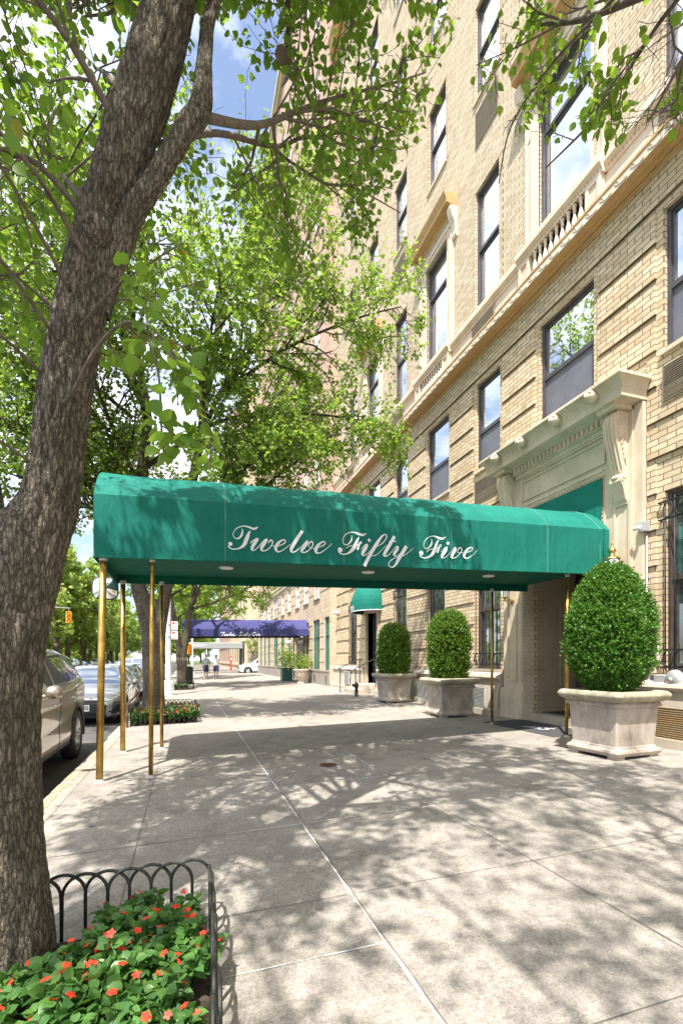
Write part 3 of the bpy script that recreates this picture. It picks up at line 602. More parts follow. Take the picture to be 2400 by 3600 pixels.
# windows
def window(h, X=W, frame=None, glass=None, parent=bld):
    a, b, c, d, st = h
    fm = M['bronze'] if st == 'guard' else M['frame_dark'] if frame is None else frame
    gl = glass or (M['glass_dark'] if st == 'guard' else M['glass'])
    t = 0.055; x0, x1 = X + 0.085, X + 0.16; mb = MB()
    mb.box(x0 - .02, x1, a, a + t, c, d); mb.box(x0 - .02, x1, b - t, b, c, d); mb.box(x0 - .02, x1, a + t, b - t, d - t, d); mb.box(x0 - .02, x1, a + t, b - t, c, c + t * .8)
    mid = c + (d - c) * (0.52 if st in ('guard', 'plain', 'up') else 0.44 if st == 'mezz' else 0.70)
    mb.box(x0 - .005, x1, a + t, b - t, mid - .03, mid + .03)
    # stepped inner sash
    t2 = 0.035
    for z0, z1, xx in ((mid + .03, d - t, x0 + .012), (c + t * .8, mid - .03, x0 + .035)):
        mb.box(xx, x1, a + t, a + t + t2, z0, z1); mb.box(xx, x1, b - t - t2, b - t, z0, z1)
        mb.box(xx, x1, a + t + t2, b - t - t2, z1 - t2, z1); mb.box(xx, x1, a + t + t2, b - t - t2, z0, z0 + t2)
    w = mb.build('window', fm, parent)
    mb = MB(); mb.box(x0 + .045, x0 + .05, a + t, b - t, mid, d - t); mb.build('pane', gl, w)
    if st == 'mezz':
        mb = MB(); mb.box(x0 + .030, x0 + .034, a + t, b - t, c + t * .5, mid - .01); mb.build('insect_screen', M['screen'], w)
    else:
        mb = MB(); mb.box(x0 + .060, x0 + .066, a + t, b - t, c + t * .5, mid); mb.build('pane', gl, w)
    # stone / metal sill
    mb = MB(); s = 0.045
    mb.box(X - s, x0, a - .05, b + .05, c - .07, c - .002); mb.build('sill', M['stone'] if st != 'guard' else M['brick'], w)
    if st == 'guard':
        g = MB(); gx = X - 0.05
        n = 7
        for i in range(n):
            y = a + .05 + (b - a - .1) * i / (n - 1)
            g.tube([(gx, y, c + .06), (gx, y, d - .12)], 0.010, 6)
        for z in (c + .10, c + .36, d - .44, d - .18):
            g.box(gx - .011, gx + .011, a - .06, b + .06, z - .010, z + .010)
            for y in (a - .055, b + .055): g.box(gx - .01, X + .02, y - .01, y + .01, z - .009, z + .009)
        for zc in (c + .23, d - .31):
            for i in range(5):
                y = a + .1 + (b - a - .2) * i / 4
                g.tube([(gx - .012, y + .075 * math.cos(q * PI / 8), zc + .118 * math.sin(q * PI / 8)) for q in range(17)], 0.0085, 5, cap=False)
        g.build('window_guard', M['iron'], w)
    return w
for h in holes: window(h, W if h[2] < 9 else W - 0.02)

# cornice with running scroll, dado and cap
mb = MB()
zc = 8.87; xf = W - 0.34
mb.prism([(W - .03, zc), (xf + .02, zc), (xf, zc + .012), (xf, zc + .155), (xf - .025, zc + .16), (xf - .025, zc + .20), (W - .03, zc + .20)], YS, YE, 'y')
# soffit mouldings
mb.box(W - .10, W - .03, YS, YE, zc - .035, zc - .001); mb.box(W - .2, W - .185, YS, YE, zc - .012, zc - .001)
mb.build('cornice', M['ochre'], bld)
mb = MB(); mb.box(xf - .012, xf - .003, YS, YE, zc + .006, zc + .150)
y = YS + 0.2
while y < YE - .2:     # wave scroll in relief
    pts = []
    for q in range(22):
        t = q / 21.0; an = 0.4 + t * 4.4; rr = 0.048 * (1 - .62 * t); pts.append((xf - .014, y + rr * math.cos(an) - .02, zc + .085 + rr * math.sin(an)))
    pts = [(xf - .014, y - .21, zc + .040), (xf - .014, y - .12, zc + .030), (xf - .014, y - .04, zc + .055)][::1] + pts
    mb.tube(pts, [.008] * len(pts), 4, smooth=False); y += 0.29
mb.build('scroll_frieze', M['terracotta'], bld)
BAL = [BAYS['b'], BAYS['d'], BAYS['f']]
mb = MB(); y = YS
for a, b in BAL + [(YE, YE)]:
    mb.box(W - .12, W, y, a - .18 if a < YE else YE, zc + .20, 9.60); y = b + .18
for a, b in BAL:           # pedestals with sunk panel
    for y0 in (a - .36, b + .04):
        for (p, q, r, s) in ((y0, y0 + .32, 9.07, 9.14), (y0, y0 + .32, 9.53, 9.60), (y0, y0 + .07, 9.14, 9.53), (y0 + .25, y0 + .32, 9.14, 9.53)): mb.box(W - .24, W - .1, p, q, r, s)
        mb.box(W - .215, W - .1, y0 + .07, y0 + .25, 9.14, 9.53)
mb.build('dado', M['terracotta'], bld)
mb = MB(); y = YS
def cap(mb, a, b, x):
    mb.prism([(W, 9.60), (x + .07, 9.60), (x + .055, 9.64), (x + .05, 9.69), (x, 9.74), (x, 9.86), (x + .02, 9.885), (W, 9.93)], a, b, 'y')
cap(mb, YS, YE, W - .21)
for a, b in BAL: cap(mb, a - .40, b + .40, W - .30)
mb.build('cornice_cap', M['terracotta'], bld)
mb = MB(); y = YS + .05
while y < YE:              # egg moulding under the cap
    x = W - .155
    if any(a - .40 < y < b + .40 for a, b in BAL): x = W - .245
    mb.add([(x - .015, y, 9.665), (x - .004, y - .03, 9.665), (x - .004, y + .03, 9.665), (x, y, 9.70), (x, y, 9.63)], [(0, 1, 3), (0, 3, 2), (0, 2, 4), (0, 4, 1)]); y += 0.07
mb.build('egg_moulding', M['ochre'], bld)
bal0 = None
for a, b in BAL:
    n = 9
    for i in range(n):
        y = a + .02 + (b - a - .04) * (i + .5) / n
        if bal0 is None:
            m_ = MB(); m_.lathe([(.040, 0), (.040, .02), (.030, .03), (.030, .05), (.052, .12), (.055, .17), (.042, .24), (.024, .32), (.020, .36), (.034, .375), (.034, .39), (.022, .40), (.030, .45), (.045, .48), (.045, .50)], n=14)
            m_.box(-.055, .055, -.055, .055, -.03, .0); m_.box(-.055, .055, -.055, .055, .50, .53)
            bal0 = m_.build('baluster', M['terracotta'], bld); bal0.location = (W - .19, y, 9.10); bal0.matrix_parent_inverse = Matrix.Translation(-bld.location)
        else: o = bal0.copy(); COL.objects.link(o); o.location = (W - .19, y, 9.10)
# stone window surrounds of the piano nobile
for k in 'bdf':
    a, b = BAYS[k]; mb = MB(); zt = 12.95
    for s, e in ((a, -1), (b, 1)):
        for d0, d1, x in ((.0, .13, .05), (.13, .19, .085), (.19, .27, .055), (.27, .30, .095)):
            y0, y1 = sorted((s + e * d0, s + e * d1)); mb.box(W - x - .02, W, y0, y1, 9.93, zt + .12)
        # egg and dart strip
        z = 9.96
        while z < zt: mb.box(W - .112, W - .10, *sorted((s + e * .137, s + e * .183)), z, z + .05); z += .072
    for z0, z1, x in ((zt, zt + .10, .07), (zt + .10, zt + .16, .10), (zt + .16, zt + .42, .06)): mb.box(W - x - .02, W, a - .30, b + .30, z0, z1)
    su = mb.build('window_surround', M['terracotta'], bld)
    mb = MB(); mb.prism([(W, zt + .42), (W - .13, zt + .42), (W - .16, zt + .50), (W - .34, zt + .52), (W - .34, zt + .62), (W - .40, zt + .72), (W - .42, zt + .78), (W, zt + .80)], a - .46, b + .46, 'y')
    mb.build('hood', M['ochre'], su)
    for y in (a - .40, b + .40):
        mb = MB(); mb.prism([(W, zt + .44), (W - .24, zt + .44), (W - .25, zt + .36), (W - .2, zt + .2), (W - .12, zt + .05), (W - .08, zt - .18), (W - .10, zt - .26), (W - .06, zt - .32), (W, zt - .32)], y - .09, y + .09, 'y')
        mb.build('console', M['terracotta'], su)
    mb = MB(); z = zt + .345; y = a - .28; mb.box(W - .083, W - .0795, a - .285, b + .285, z - .01, z + .075)
    while y < b + .26: mb.box(W - .12, W - .078, y, y + .05, z, z + .065); y += .09
    mb.build('dentil_course', M['terracotta'], su)
# belt cornice high up
mb = MB(); mb.prism([(W, 29.7), (W - .1, 29.7), (W - .15, 29.95), (W - .4, 30.1), (W - .4, 30.3), (W - .5, 30.5), (W, 30.55)], YS, YE, 'y')
y = YS
while y < YE: mb.box(W - .36, W - .02, y, y + .16, 29.92, 30.09); y += .42
mb.build('belt_cornice', M['ochre'], bld)
mb = MB(); mb.box(W - .07, W + .02, YS, YE, 13.95, 14.02); mb.build('string_course', M['terracotta'], bld) if False else None

# ---- entrance surround
ds = MB(); X0 = W - 0.13
cy = 7.42; g = gz(X0) - .04
for s in (-1, 1):
    e0, e1 = (cy - 1.72, cy - 1.38) if s < 0 else (cy + 1.38, cy + 1.72)
    def yy(u0, u1): return (cy + s * u1, cy + s * u0) if s < 0 else (cy + u0, cy + u1)
    ds.box(W - .10, W + .1, *yy(1.56, 1.72), g, 5.46)               # outer strip
    ds.box(X0, W + .1, *yy(1.20, 1.56), g, 5.46)                    # pilaster ground
    for (u0, u1) in ((1.22, 1.265), (1.495, 1.54)): ds.box(X0 - .022, X0 + .01, *yy(u0, u1), 1.0, 4.0)
    ds.box(X0 - .022, X0 + .01, *yy(1.265, 1.495), 1.0, 1.05); ds.box(X0 - .022, X0 + .01, *yy(1.265, 1.495), 3.93, 4.0)
    ds.box(X0 - .01, W + .1, *yy(1.05, 1.20), g, 4.62)              # architrave
    ds.box(X0 - .03, W + .1, *yy(.99, 1.05), g, 4.56)
    ds.box(X0 - .05, W + .05, *yy(1.00, 1.74), g, g + .62)          # base block
    ds.box(X0 - .035, W + .05, *yy(1.0, 1.73), g + .62, g + .68)
ds.box(X0 - .012, W + .1, cy - 1.048, cy + 1.048, 4.502, 4.618)
ds.box(X0 + .004, W + .1, cy - 1.197, cy + 1.197, 4.62, 5.455)
for z0, z1, x in ((4.62, 4.66, .03), (5.20, 5.24, .025), (4.74, 4.77, .03), (5.12, 5.15, .03)): ds.box(X0 - x, X0 + .01, cy - 1.02, cy + 1.02, z0, z1)
ds.box(X0 - .03, X0 + .01, cy - 1.06, cy - 1.02, 4.74, 5.15); ds.box(X0 - .03, X0 + .01, cy + 1.02, cy + 1.06, 4.74, 5.15)
dso = ds.build('door_surround', M['stone'], bld)
# entablature
mb = MB()
prof = [(W, 5.26), (X0 - .05, 5.26), (X0 - .07, 5.30), (X0 - .07, 5.33)]
mb.prism([(W, 5.24), (X0 - .05, 5.24), (X0 - .06, 5.30), (X0 - .13, 5.31), (X0 - .13, 5.43), (X0 - .17, 5.46), (X0 - .20, 5.49), (W, 5.49)], cy - 1.20, cy + 1.20, 'y')
for yo in (cy - 1.38, cy + 1.38): mb.prism([(W, 5.40), (X0 - .32, 5.40), (X0 - .35, 5.44), (X0 - .35, 5.49), (W, 5.49)], yo - .18, yo + .18, 'y')
def mitre(prof, y0, y1, xw):
    """cornice profile returned on both ends: prof of (projection, z)"""
    m_ = MB(); n = len(prof)
    A = [(xw - p, y0 - p * .62, z) for p, z in prof]; B = [(xw - p, y1 + p * .62, z) for p, z in prof]
    A0 = [(xw, y0 - p * .62, z) for p, z in prof]; B0 = [(xw, y1 + p * .62, z) for p, z in prof]
    for P, Q in ((A0, A), (A, B), (B, B0)):
        m_.add(P + Q, [(i, i + 1, n + i + 1, n + i) for i in range(n - 1)])
    m_.add([A0[-1], A[-1], B[-1], B0[-1]], [(0, 1, 2, 3)]); m_.add([A0[0], A[0], B[0], B0[0]], [(0, 1, 2, 3)])
    return m_
mb.build('architrave', M['stone'], dso)
pr = [(.36, 5.475), (.50, 5.475), (.50, 5.57), (.505, 5.585), (.505, 5.60), (.52, 5.62), (.535, 5.66), (.565, 5.70), (.61, 5.735), (.655, 5.75), (.655, 5.785), (.64, 5.80)]
mitre(pr, cy - 1.42, cy + 1.42, W - .03).build('entrance_cornice', M['stone'], dso)
mb = MB(); y = cy - 1.62
while y < cy + 1.62:      # fluting of the cyma
    mb.tube([(W - .03 - .525, y, 5.635), (W - .03 - .552, y, 5.685), (W - .03 - .60, y, 5.725), (W - .03 - .645, y, 5.742)], .010, 4, smooth=False); y += .052
y = cy - 1.16; mb.box(X0 - .134, X0 - .1305, cy - 1.165, cy + 1.165, 5.318, 5.428)
while y < cy + 1.15: mb.box(X0 - .17, X0 - .12, y, y + .052, 5.325, 5.425); y += .105
mb.build('dentil_course', M['stone'], dso)
for y in (cy - 1.25, cy - .45, cy + .45, cy + 1.25):
    mb = MB(); hx = W - .03 - .60; v0 = 0
    mb.lathe([(.001, -.075), (.04, -.068), (.066, -.03), (.075, .0), (.062, .045), (.03, .07), (.001, .075)], (hx, y, 5.67), 12)
    mb.lathe([(.001, -.07), (.026, -.055), (.030, -.03), (.032, 0)], (hx - .035, y, 5.655), 8, axis='x')
    for sx in (-1, 1):
        mb.lathe([(.001, -.02), (.02, -.012), (.024, 0), (.02, .02)], (hx - .05, y + sx * .03, 5.70), 8, axis='x'); mb.lathe([(.001, -.02), (.02, 0), (.001, .02)], (hx, y + sx * .065, 5.73), 8)
    mb.v = [(hx + (vx - hx) * 1.4, y + (vy - y) * 1.4, 5.67 + (vz - 5.67) * 1.35) for vx, vy, vz in mb.v]
    mb.build('lion_head', M['stone'], dso)
for s in (-1, 1):
    y = cy + s * 1.38; mb = MB()
    side = [(X0 + .02, 5.39), (X0 - .20, 5.39), (X0 - .27, 5.33), (X0 - .295, 5.22), (X0 - .28, 5.06), (X0 - .235, 4.86), (X0 - .175, 4.64), (X0 - .12, 4.46), (X0 - .115, 4.40), (X0 - .15, 4.36), (X0 - .155, 4.29), (X0 - .12, 4.22), (X0 - .09, 4.13), (X0 - .06, 4.02), (X0 - .02, 3.96), (X0 + .02, 3.95)]
    mb.prism(side, y - .11, y + .11, 'y')
    for o_ in (-.055, 0.0, .055):    # reeded front
        mb.tube([(px - .004, y + o_, pz) for px, pz in side[1:9]], .016, 6)
    for sg in (-1, 1):             # volute on the cheek
        pts = [(X0 - .16 + (.105 - .0042 * q) * math.cos(q * .5), y + sg * .112, 5.24 + (.105 - .0042 * q) * 1.05 * math.sin(q * .5)) for q in range(24)]
        mb.tube(pts, .010, 5); 
        pts = [(X0 - .11 + (.048 - .003 * q) * math.cos(q * .6), y + sg * .112, 4.31 + (.048 - .003 * q) * math.sin(q * .6)) for q in range(14)]
        mb.tube(pts, .007, 5)
        for q in range(5):         # leaf spray
            mb.tube([(X0 - .06, y + sg * .112, 5.02 - q * .03), (X0 - .09 - .02 * (4 - q), y + sg * .115, 4.96 - q * .075), (X0 - .05, y + sg * .112, 4.86 - q * .085)], [.006, .018, .005], 6)
    mb.tube([(X0 - .10, y - .10, 4.36), (X0 - .135, y, 4.36), (X0 - .10, y + .10, 4.36)], .045, 8)
    mb.build('console', M['stone'], dso)
# egg and dart jamb strips
mb = MB()
for s in (-1, 1):
    z = 1.0
    while z < 4.5: mb.box(X0 - .040, X0 - .028, *sorted((cy + s * 1.0, cy + s * 1.045)), z, z + .045); z += .066
y = cy - 1.0
while y < cy + 1.0: mb.box(X0 - .022, X0 - .008, y, y + .05, 4.53, 4.585); y += .075
mb.build('egg_moulding', M['jamb'], dso)
# vestibule: panelled jambs, ceiling, back wall with dark doors, step
mb = MB(); xb = W + 1.25; a, b = DOOR[0] - .03, DOOR[1] + .03
for y, s in ((b, -1), (a, 1)):
    mb.quad((X0 + .1, y, 0), (xb, y, 0), (xb, y, 4.5), (X0 + .1, y, 4.5))
    for x0_, x1_, z0_, z1_ in ((W + .16, W + .19, .75, 4.2), (W + .80, W + .83, .75, 4.2), (W + .19, W + .80, .75, .78), (W + .19, W + .80, 4.17, 4.2)): mb.box(x0_, x1_, *sorted((y, y + s * .025)), z0_, z1_)
    mb.box(W + .9, W + .98, *sorted((y, y + s * .03)), .3, 4.4); mb.box(W + .02, W + .06, *sorted((y, y + s * .03)), .3, 4.4)
mb.quad((X0, a, 4.5), (xb, a, 4.5), (xb, b, 4.5), (X0, b, 4.5))
mb.build('vestibule', M['jamb'], bld)
mb = MB(); mb.box(W - .05, xb, a, b, gz(W) - .1, gz(W) + .15); mb.build('door_step', M['plinth'], bld, bevel=.01)
mb = MB(); mb.box(xb - .02, xb + .05, a, b, .3, 4.5); dd = mb.build('entrance_door', M['void'], bld)
mb = MB()
for y0, y1 in ((a + .05, cy - .03), (cy + .03, b - .05)):
    for p, q, r, t in ((y0, y0 + .09, .35, 3.0), (y1 - .09, y1, .35, 3.0), (y0, y1, 2.9, 3.0), (y0, y1, .35, .6)): mb.box(xb - .06, xb - .02, p, q, r, t)
    mb.tube([(xb - .09, y1 - .05 if y1 < cy else y0 + .05, 1.1), (xb - .09, y1 - .05 if y1 < cy else y0 + .05, 1.6)], .013, 8)
mb.box(xb - .06, xb - .02, a, b, 3.05, 3.15)
mb.build('door_frame', M['bronze'], dd)
mb = MB(); mb.box(xb - .035, xb - .03, a + .1, b - .1, .6, 4.3); mb.build('pane', M['car_glass'], dd)
mb = MB(); mb.box(W + .25, xb - .1, a + .12, b - .12, gz(W) + .15, gz(W) + .163)
mt2 = mb.build('vestibule_mat', M['mat']); tag(mt2, 'black rubber mat lying inside the vestibule on the entrance step', 'door mat')

# service door with steps
a, b = SDOOR[0], SDOOR[1]; mb = MB()
mb.box(W - .10, W + .35, b, b + .16, .1, 3.45); mb.box(W - .10, W + .35, a - .16, a, .1, 3.45); mb.box(W - .10, W + .35, a, b, 3.28, 3.45)
mb.build('service_door_frame', M['jamb'], bld)
mb = MB(); mb.box(W + .20, W + .24, a, b, .2, 3.28); sd = mb.build('service_door', M['void'], bld)
mb = MB()
for y in (a + .04, (a + b) / 2, b - .04): mb.box(W + .17, W + .2, y - .035, y + .035, .5, 2.75)
for z in (.55, 1.1, 1.65, 2.2, 2.72): mb.box(W + .168, W + .2, a, b, z - .03, z + .03)
mb.build('door_frame', M['iron'], sd)
mb = MB(); mb.box(W + .185, W + .19, a, b, .6, 3.2); mb.build('pane', M['glass_dark'], sd)
mb = MB(); mb.box(W - .95, W + .2, a - .15, b + .15, 0, gz(W) + .15); mb.box(W - .55, W + .2, a - .15, b + .15, gz(W) + .152, gz(W) + .33)
mb.build('service_steps', M['plinth'], bld, bevel=.015)
# ================================================================== neighbouring building
XN = 6.45
nb = wthing('neighbour_building', 'pale brick apartment house with tall green framed ground floor windows under the blue awning', 'building', (XN, 34, 0.15))
GW = [(21.5, 22.9), (23.9, 25.2), (26.27, 26.8), (31.1, 32.1), (33.4, 34.6), (35.87, 37.6), (39.5, 40.55), (41.8, 42.75), (43.95, 45.05)]
GW[0] = (22.12, 22.95)
NDOOR = (27.4, 30.2, 0.1, 3.0)
UW = [(23.9, 25.0), (26.27, 27.37), (28.64, 29.6), (31.1, 32.1), (33.3, 34.4), (35.76, 37.9), (39.25, 40.7), (42.0, 43.2)]
nh = [(a, b, .94, 3.54, 'g') for a, b in GW] + [(*NDOOR, 'door')] + [(a, b, 4.62, 6.15, 'u') for a, b in UW]
nu = [(a, b, 7.3 + 3.3 * f, 9.1 + 3.3 * f, 'h') for a, b in UW for f in range(10)]
mb = MB(); wall_grid(mb, XN, 21.97, 46.3, -.2, 6.35, nh, .18)
mb.quad((XN, 46.3, -.2), (XN, 46.3, 6.35), (XN + 20, 46.3, 6.35), (XN + 20, 46.3, -.2)); mb.quad((XN, 21.97, 0), (XN, 21.97, 6.35), (XN + .5, 21.97, 6.35), (XN + .5, 21.97, 0))
for z in (1.35, 2.0, 2.62, 3.3, 4.9, 5.5, 6.0):
    cuts = sorted((h[0] - .06, h[1] + .06) for h in nh if h[2] < z + .08 and h[3] > z); y = 21.98; 
    for a, b in cuts + [(46.3, 46.3)]:
        if a > y + .05: mb.box(XN - .02, XN + .01, y, a, z, z + .07)
        y = max(y, b)
mb.build('wall', M['brick_far'], nb, fix=False)
mb = MB(); wall_grid(mb, XN + .02, 21.97, 46.3, 6.75, 42.6, nu, .18)
mb.quad((XN + .02, 46.3, 6.75), (XN + .02, 46.3, 42.6), (XN + 20, 46.3, 42.6), (XN + 20, 46.3, 6.75)); mb.quad((XN + .02, 21.97, 6.75), (XN + .02, 21.97, 42.6), (XN + .6, 21.97, 42.6), (XN + .6, 21.97, 6.75))
mb.quad((XN, 21.97, 42.6), (XN + 20, 21.97, 42.6), (XN + 20, 46.3, 42.6), (XN, 46.3, 42.6))
mb.build('upper_wall', M['brick_pink'], nb, fix=False)
mb = MB(); mb.box(XN - .08, XN + .3, 21.97, 46.38, 6.35, 6.75); mb.box(XN - .14, XN + .3, 21.97, 46.44, 6.62, 6.70); mb.box(XN - .2, XN + .3, 21.97, 46.5, 42.3, 42.7); mb.box(XN - .35, XN + .3, 21.97, 46.6, 42.7, 43.0)
mb.build('cornice', M['stone'], nb)
mb = MB()
for a, b in ((21.98, 27.35), (30.25, 46.36)): mb.box(XN - .05, XN + .02, a, b, -.2, .86); mb.box(XN - .075, XN + .03, a, b, .86, .92)
mb.build('plinth', M['granite'], nb)
for a, b in ((22.3, 22.6), (24.5, 24.85), (32.0, 32.4)): louver('plinth_louver', XN - .055, a, b, .38, .68, M['louver'], nb, 10)
def nwin(h, frame, glass, X=XN, mid=None, mull=1):
    a, b, c, d = h[:4]; t = .06; mb = MB(); x0, x1 = X + .05, X + .14
    mb.box(x0, x1, a, a + t, c, d); mb.box(x0, x1, b - t, b, c, d); mb.box(x0, x1, a, b, d - t, d); mb.box(x0, x1, a, b, c, c + t)
    if mid: mb.box(x0, x1, a + t, b - t, mid - .035, mid + .035)
    for i in range(mull): y = a + (b - a) * (i + 1) / (mull + 1); mb.box(x0 + .01, x1, y - .025, y + .025, c + t, d - t)
    w = mb.build('window', frame, nb); mb = MB(); mb.box(x0 + .05, x0 + .055, a + t, b - t, c + t, d - t); mb.build('pane', glass, w)
    mb = MB(); mb.box(X - .07, X + .06, a - .06, b + .06, c - .06, c - .001); mb.build('sill', M['granite'], w)
for h in nh:
    if h[4] == 'g': nwin(h, M['frame_green'], M['glass_far'], mid=2.65)
    elif h[4] == 'u': nwin(h, M['frame_white'], M['glass_far'], mid=5.4)
for h in nu:
    if h[0] < 36 and h[2] < 41: nwin(h, M['frame_white'], M['glass_far'], XN + .02, mid=(h[2] + h[3]) / 2)
mb = MB(); mb.box(XN + .8, XN + .85, *NDOOR[:2], .1, 3.0); nd = mb.build('entrance_door', M['void'], nb)
mb = MB()
for y in (27.45, 28.4, 28.8, 29.2, 30.15): mb.box(XN + .76, XN + .8, y - .03, y + .03, .1, 3.0)
mb.build('door_frame', M['brass'], nd)
mb = MB(); mb.box(XN - .06, XN + .06, 27.28, 27.40, .1, 3.1); mb.box(XN - .06, XN + .06, 30.2, 30.32, .1, 3.1); mb.box(XN - .06, XN + .06, 27.28, 30.32, 3.1, 3.22); mb.build('door_surround', M['granite'], nb)
for y in (26.95, 30.65):
    t = wthing('globe_lamp', 'white globe lamp on a bracket %s the blue awning entrance' % ('on the near side of' if y < 28 else 'on the far side of'), 'wall lamp', (XN, y, 2.4), group='globe lamps by the blue awning')
    mb = MB(); mb.tube([(XN, y, 2.3), (XN - .2, y, 2.3), (XN - .24, y, 2.34)], .02, 6); mb.lathe([(.001, 0), (.07, 0), (.07, .02), (.001, .02)], (XN - .01, y, 2.3), 10, axis='x'); mb.build('bracket', M['iron'], t)
    mb = MB(); mb.lathe([(.001, -.2), (.1, -.17), (.17, -.1), (.2, 0), (.17, .1), (.1, .17), (.001, .2)], (XN - .24, y, 2.52), 14); mb.build('globe', M['lamp_glass'], t)

# buildings beyond the side street
def far_house(name, label, x, y0, y1, zt, mat, cols, floors, z0=4.6):
    t = wthing(name, label, 'building', (x, (y0 + y1) / 2, 0))
    hs = []
    for i in range(cols):
        y = y0 + (y1 - y0) * (i + .5) / cols
        for f in range(floors): hs.append((y - .6, y + .6, z0 + 3.4 * f, z0 + 1.9 + 3.4 * f))
        hs.append((y - .7, y + .7, .9, 3.3))
    mb = MB(); wall_grid(mb, x, y0, y1, -.2, zt, hs, .15)
    mb.quad((x, y0, -.2), (x, y0, zt), (x + 18, y0, zt), (x + 18, y0, -.2)); mb.quad((x, y0, zt), (x + 18, y0, zt), (x + 18, y1, zt), (x, y1, zt)); mb.quad((x, y1, -.2), (x + 18, y1, -.2), (x + 18, y1, zt), (x, y1, zt))
    mb.build('wall', mat, t, fix=False)
    mb = MB()
    for z in (.75, 3.7, zt - .5): mb.box(x - .12, x + .1, y0 - .1, y1, z, z + .3)
    mb.build('cornice', M['stone'], t)
    for h in hs[:70]:
        mb = MB(); a, b, c, d = h; mb.box(x + .05, x + .1, a, a + .07, c, d); mb.box(x + .05, x + .1, b - .07, b, c, d); mb.box(x + .05, x + .1, a, b, (c + d) / 2 - .04, (c + d) / 2 + .04); w = mb.build('window', M['frame_dark'], t)
        mb = MB(); mb.box(x + .1, x + .11, a, b, c, d); mb.build('pane', M['glass_far'], w)
    return t
fh = far_house('corner_building', 'cream stone corner building behind the grey awning across the side street', 6.6, 58.2, 80, 34, M['cream_paint'], 6, 7)
mb = MB(); mb.box(6.45, 6.6, 59.6, 63.4, .1, 3.1); e = mb.build('entrance_door', M['void'], fh)
mb = MB()
for y in (59.7, 60.6, 61.5, 62.4, 63.3): mb.box(6.40, 6.45, y - .04, y + .04, .1, 3.1)
mb.build('door_frame', M['chrome'], e)
far_house('distant_house', 'reddish brick house at the far end of the avenue beyond the corner building', 6.9, 80.2, 112, 42, M['brick_pink'], 7, 9)
# railing beyond the crossing
t = wthing('iron_railing', 'tall black iron railing along the side of the cream corner building', 'railing', (8.6, 57.9, .1))
mb = MB(); x = 6.8
while x < 11: mb.tube([(x, 57.85, .1), (x, 57.85, 2.5)], .02, 5); x += .16
for z in (.3, 2.3): mb.box(6.7, 11, 57.83, 57.87, z, z + .05)
mb.build('bars', M['iron'], t)

# ================================================================== awnings
def ribbons(strokes, y, name, mat, parent):
    mb = MB()
    for i, st in enumerate(strokes):
        pts = catmull([(p[0], p[1], p[2]) for p in st], 7); yo = y - .0005 * i; n = len(pts); L = []
        for k, p in enumerate(pts):
            a = pts[max(k - 1, 0)]; b = pts[min(k + 1, n - 1)]; dx, dz = b[0] - a[0], b[1] - a[1]; l = math.hypot(dx, dz) or 1
            nx, nz_ = -dz / l * p[2] / 2, dx / l * p[2] / 2; yy = yo - .00002 * k
            L.append(((p[0] + nx, yy, p[1] + nz_), (p[0] - nx, yy, p[1] - nz_)))
        for (a, b), (c, d) in zip(L, L[1:]): mb.quad(a, b, d, c)
        for k, s in ((0, -1), (n - 1, 1)):
            r = pts[k][2] / 2
            if r > 0.022 or n < 9:
                v = [(pts[k][0] + r * math.cos(q * PI / 8), yo - .0009 - .0004 * (k > 0), pts[k][1] + r * math.sin(q * PI / 8)) for q in range(16)]
                if n < 9 or r < .012: mb.add(v, [tuple(range(16))])
    return mb.build(name, mat, parent)
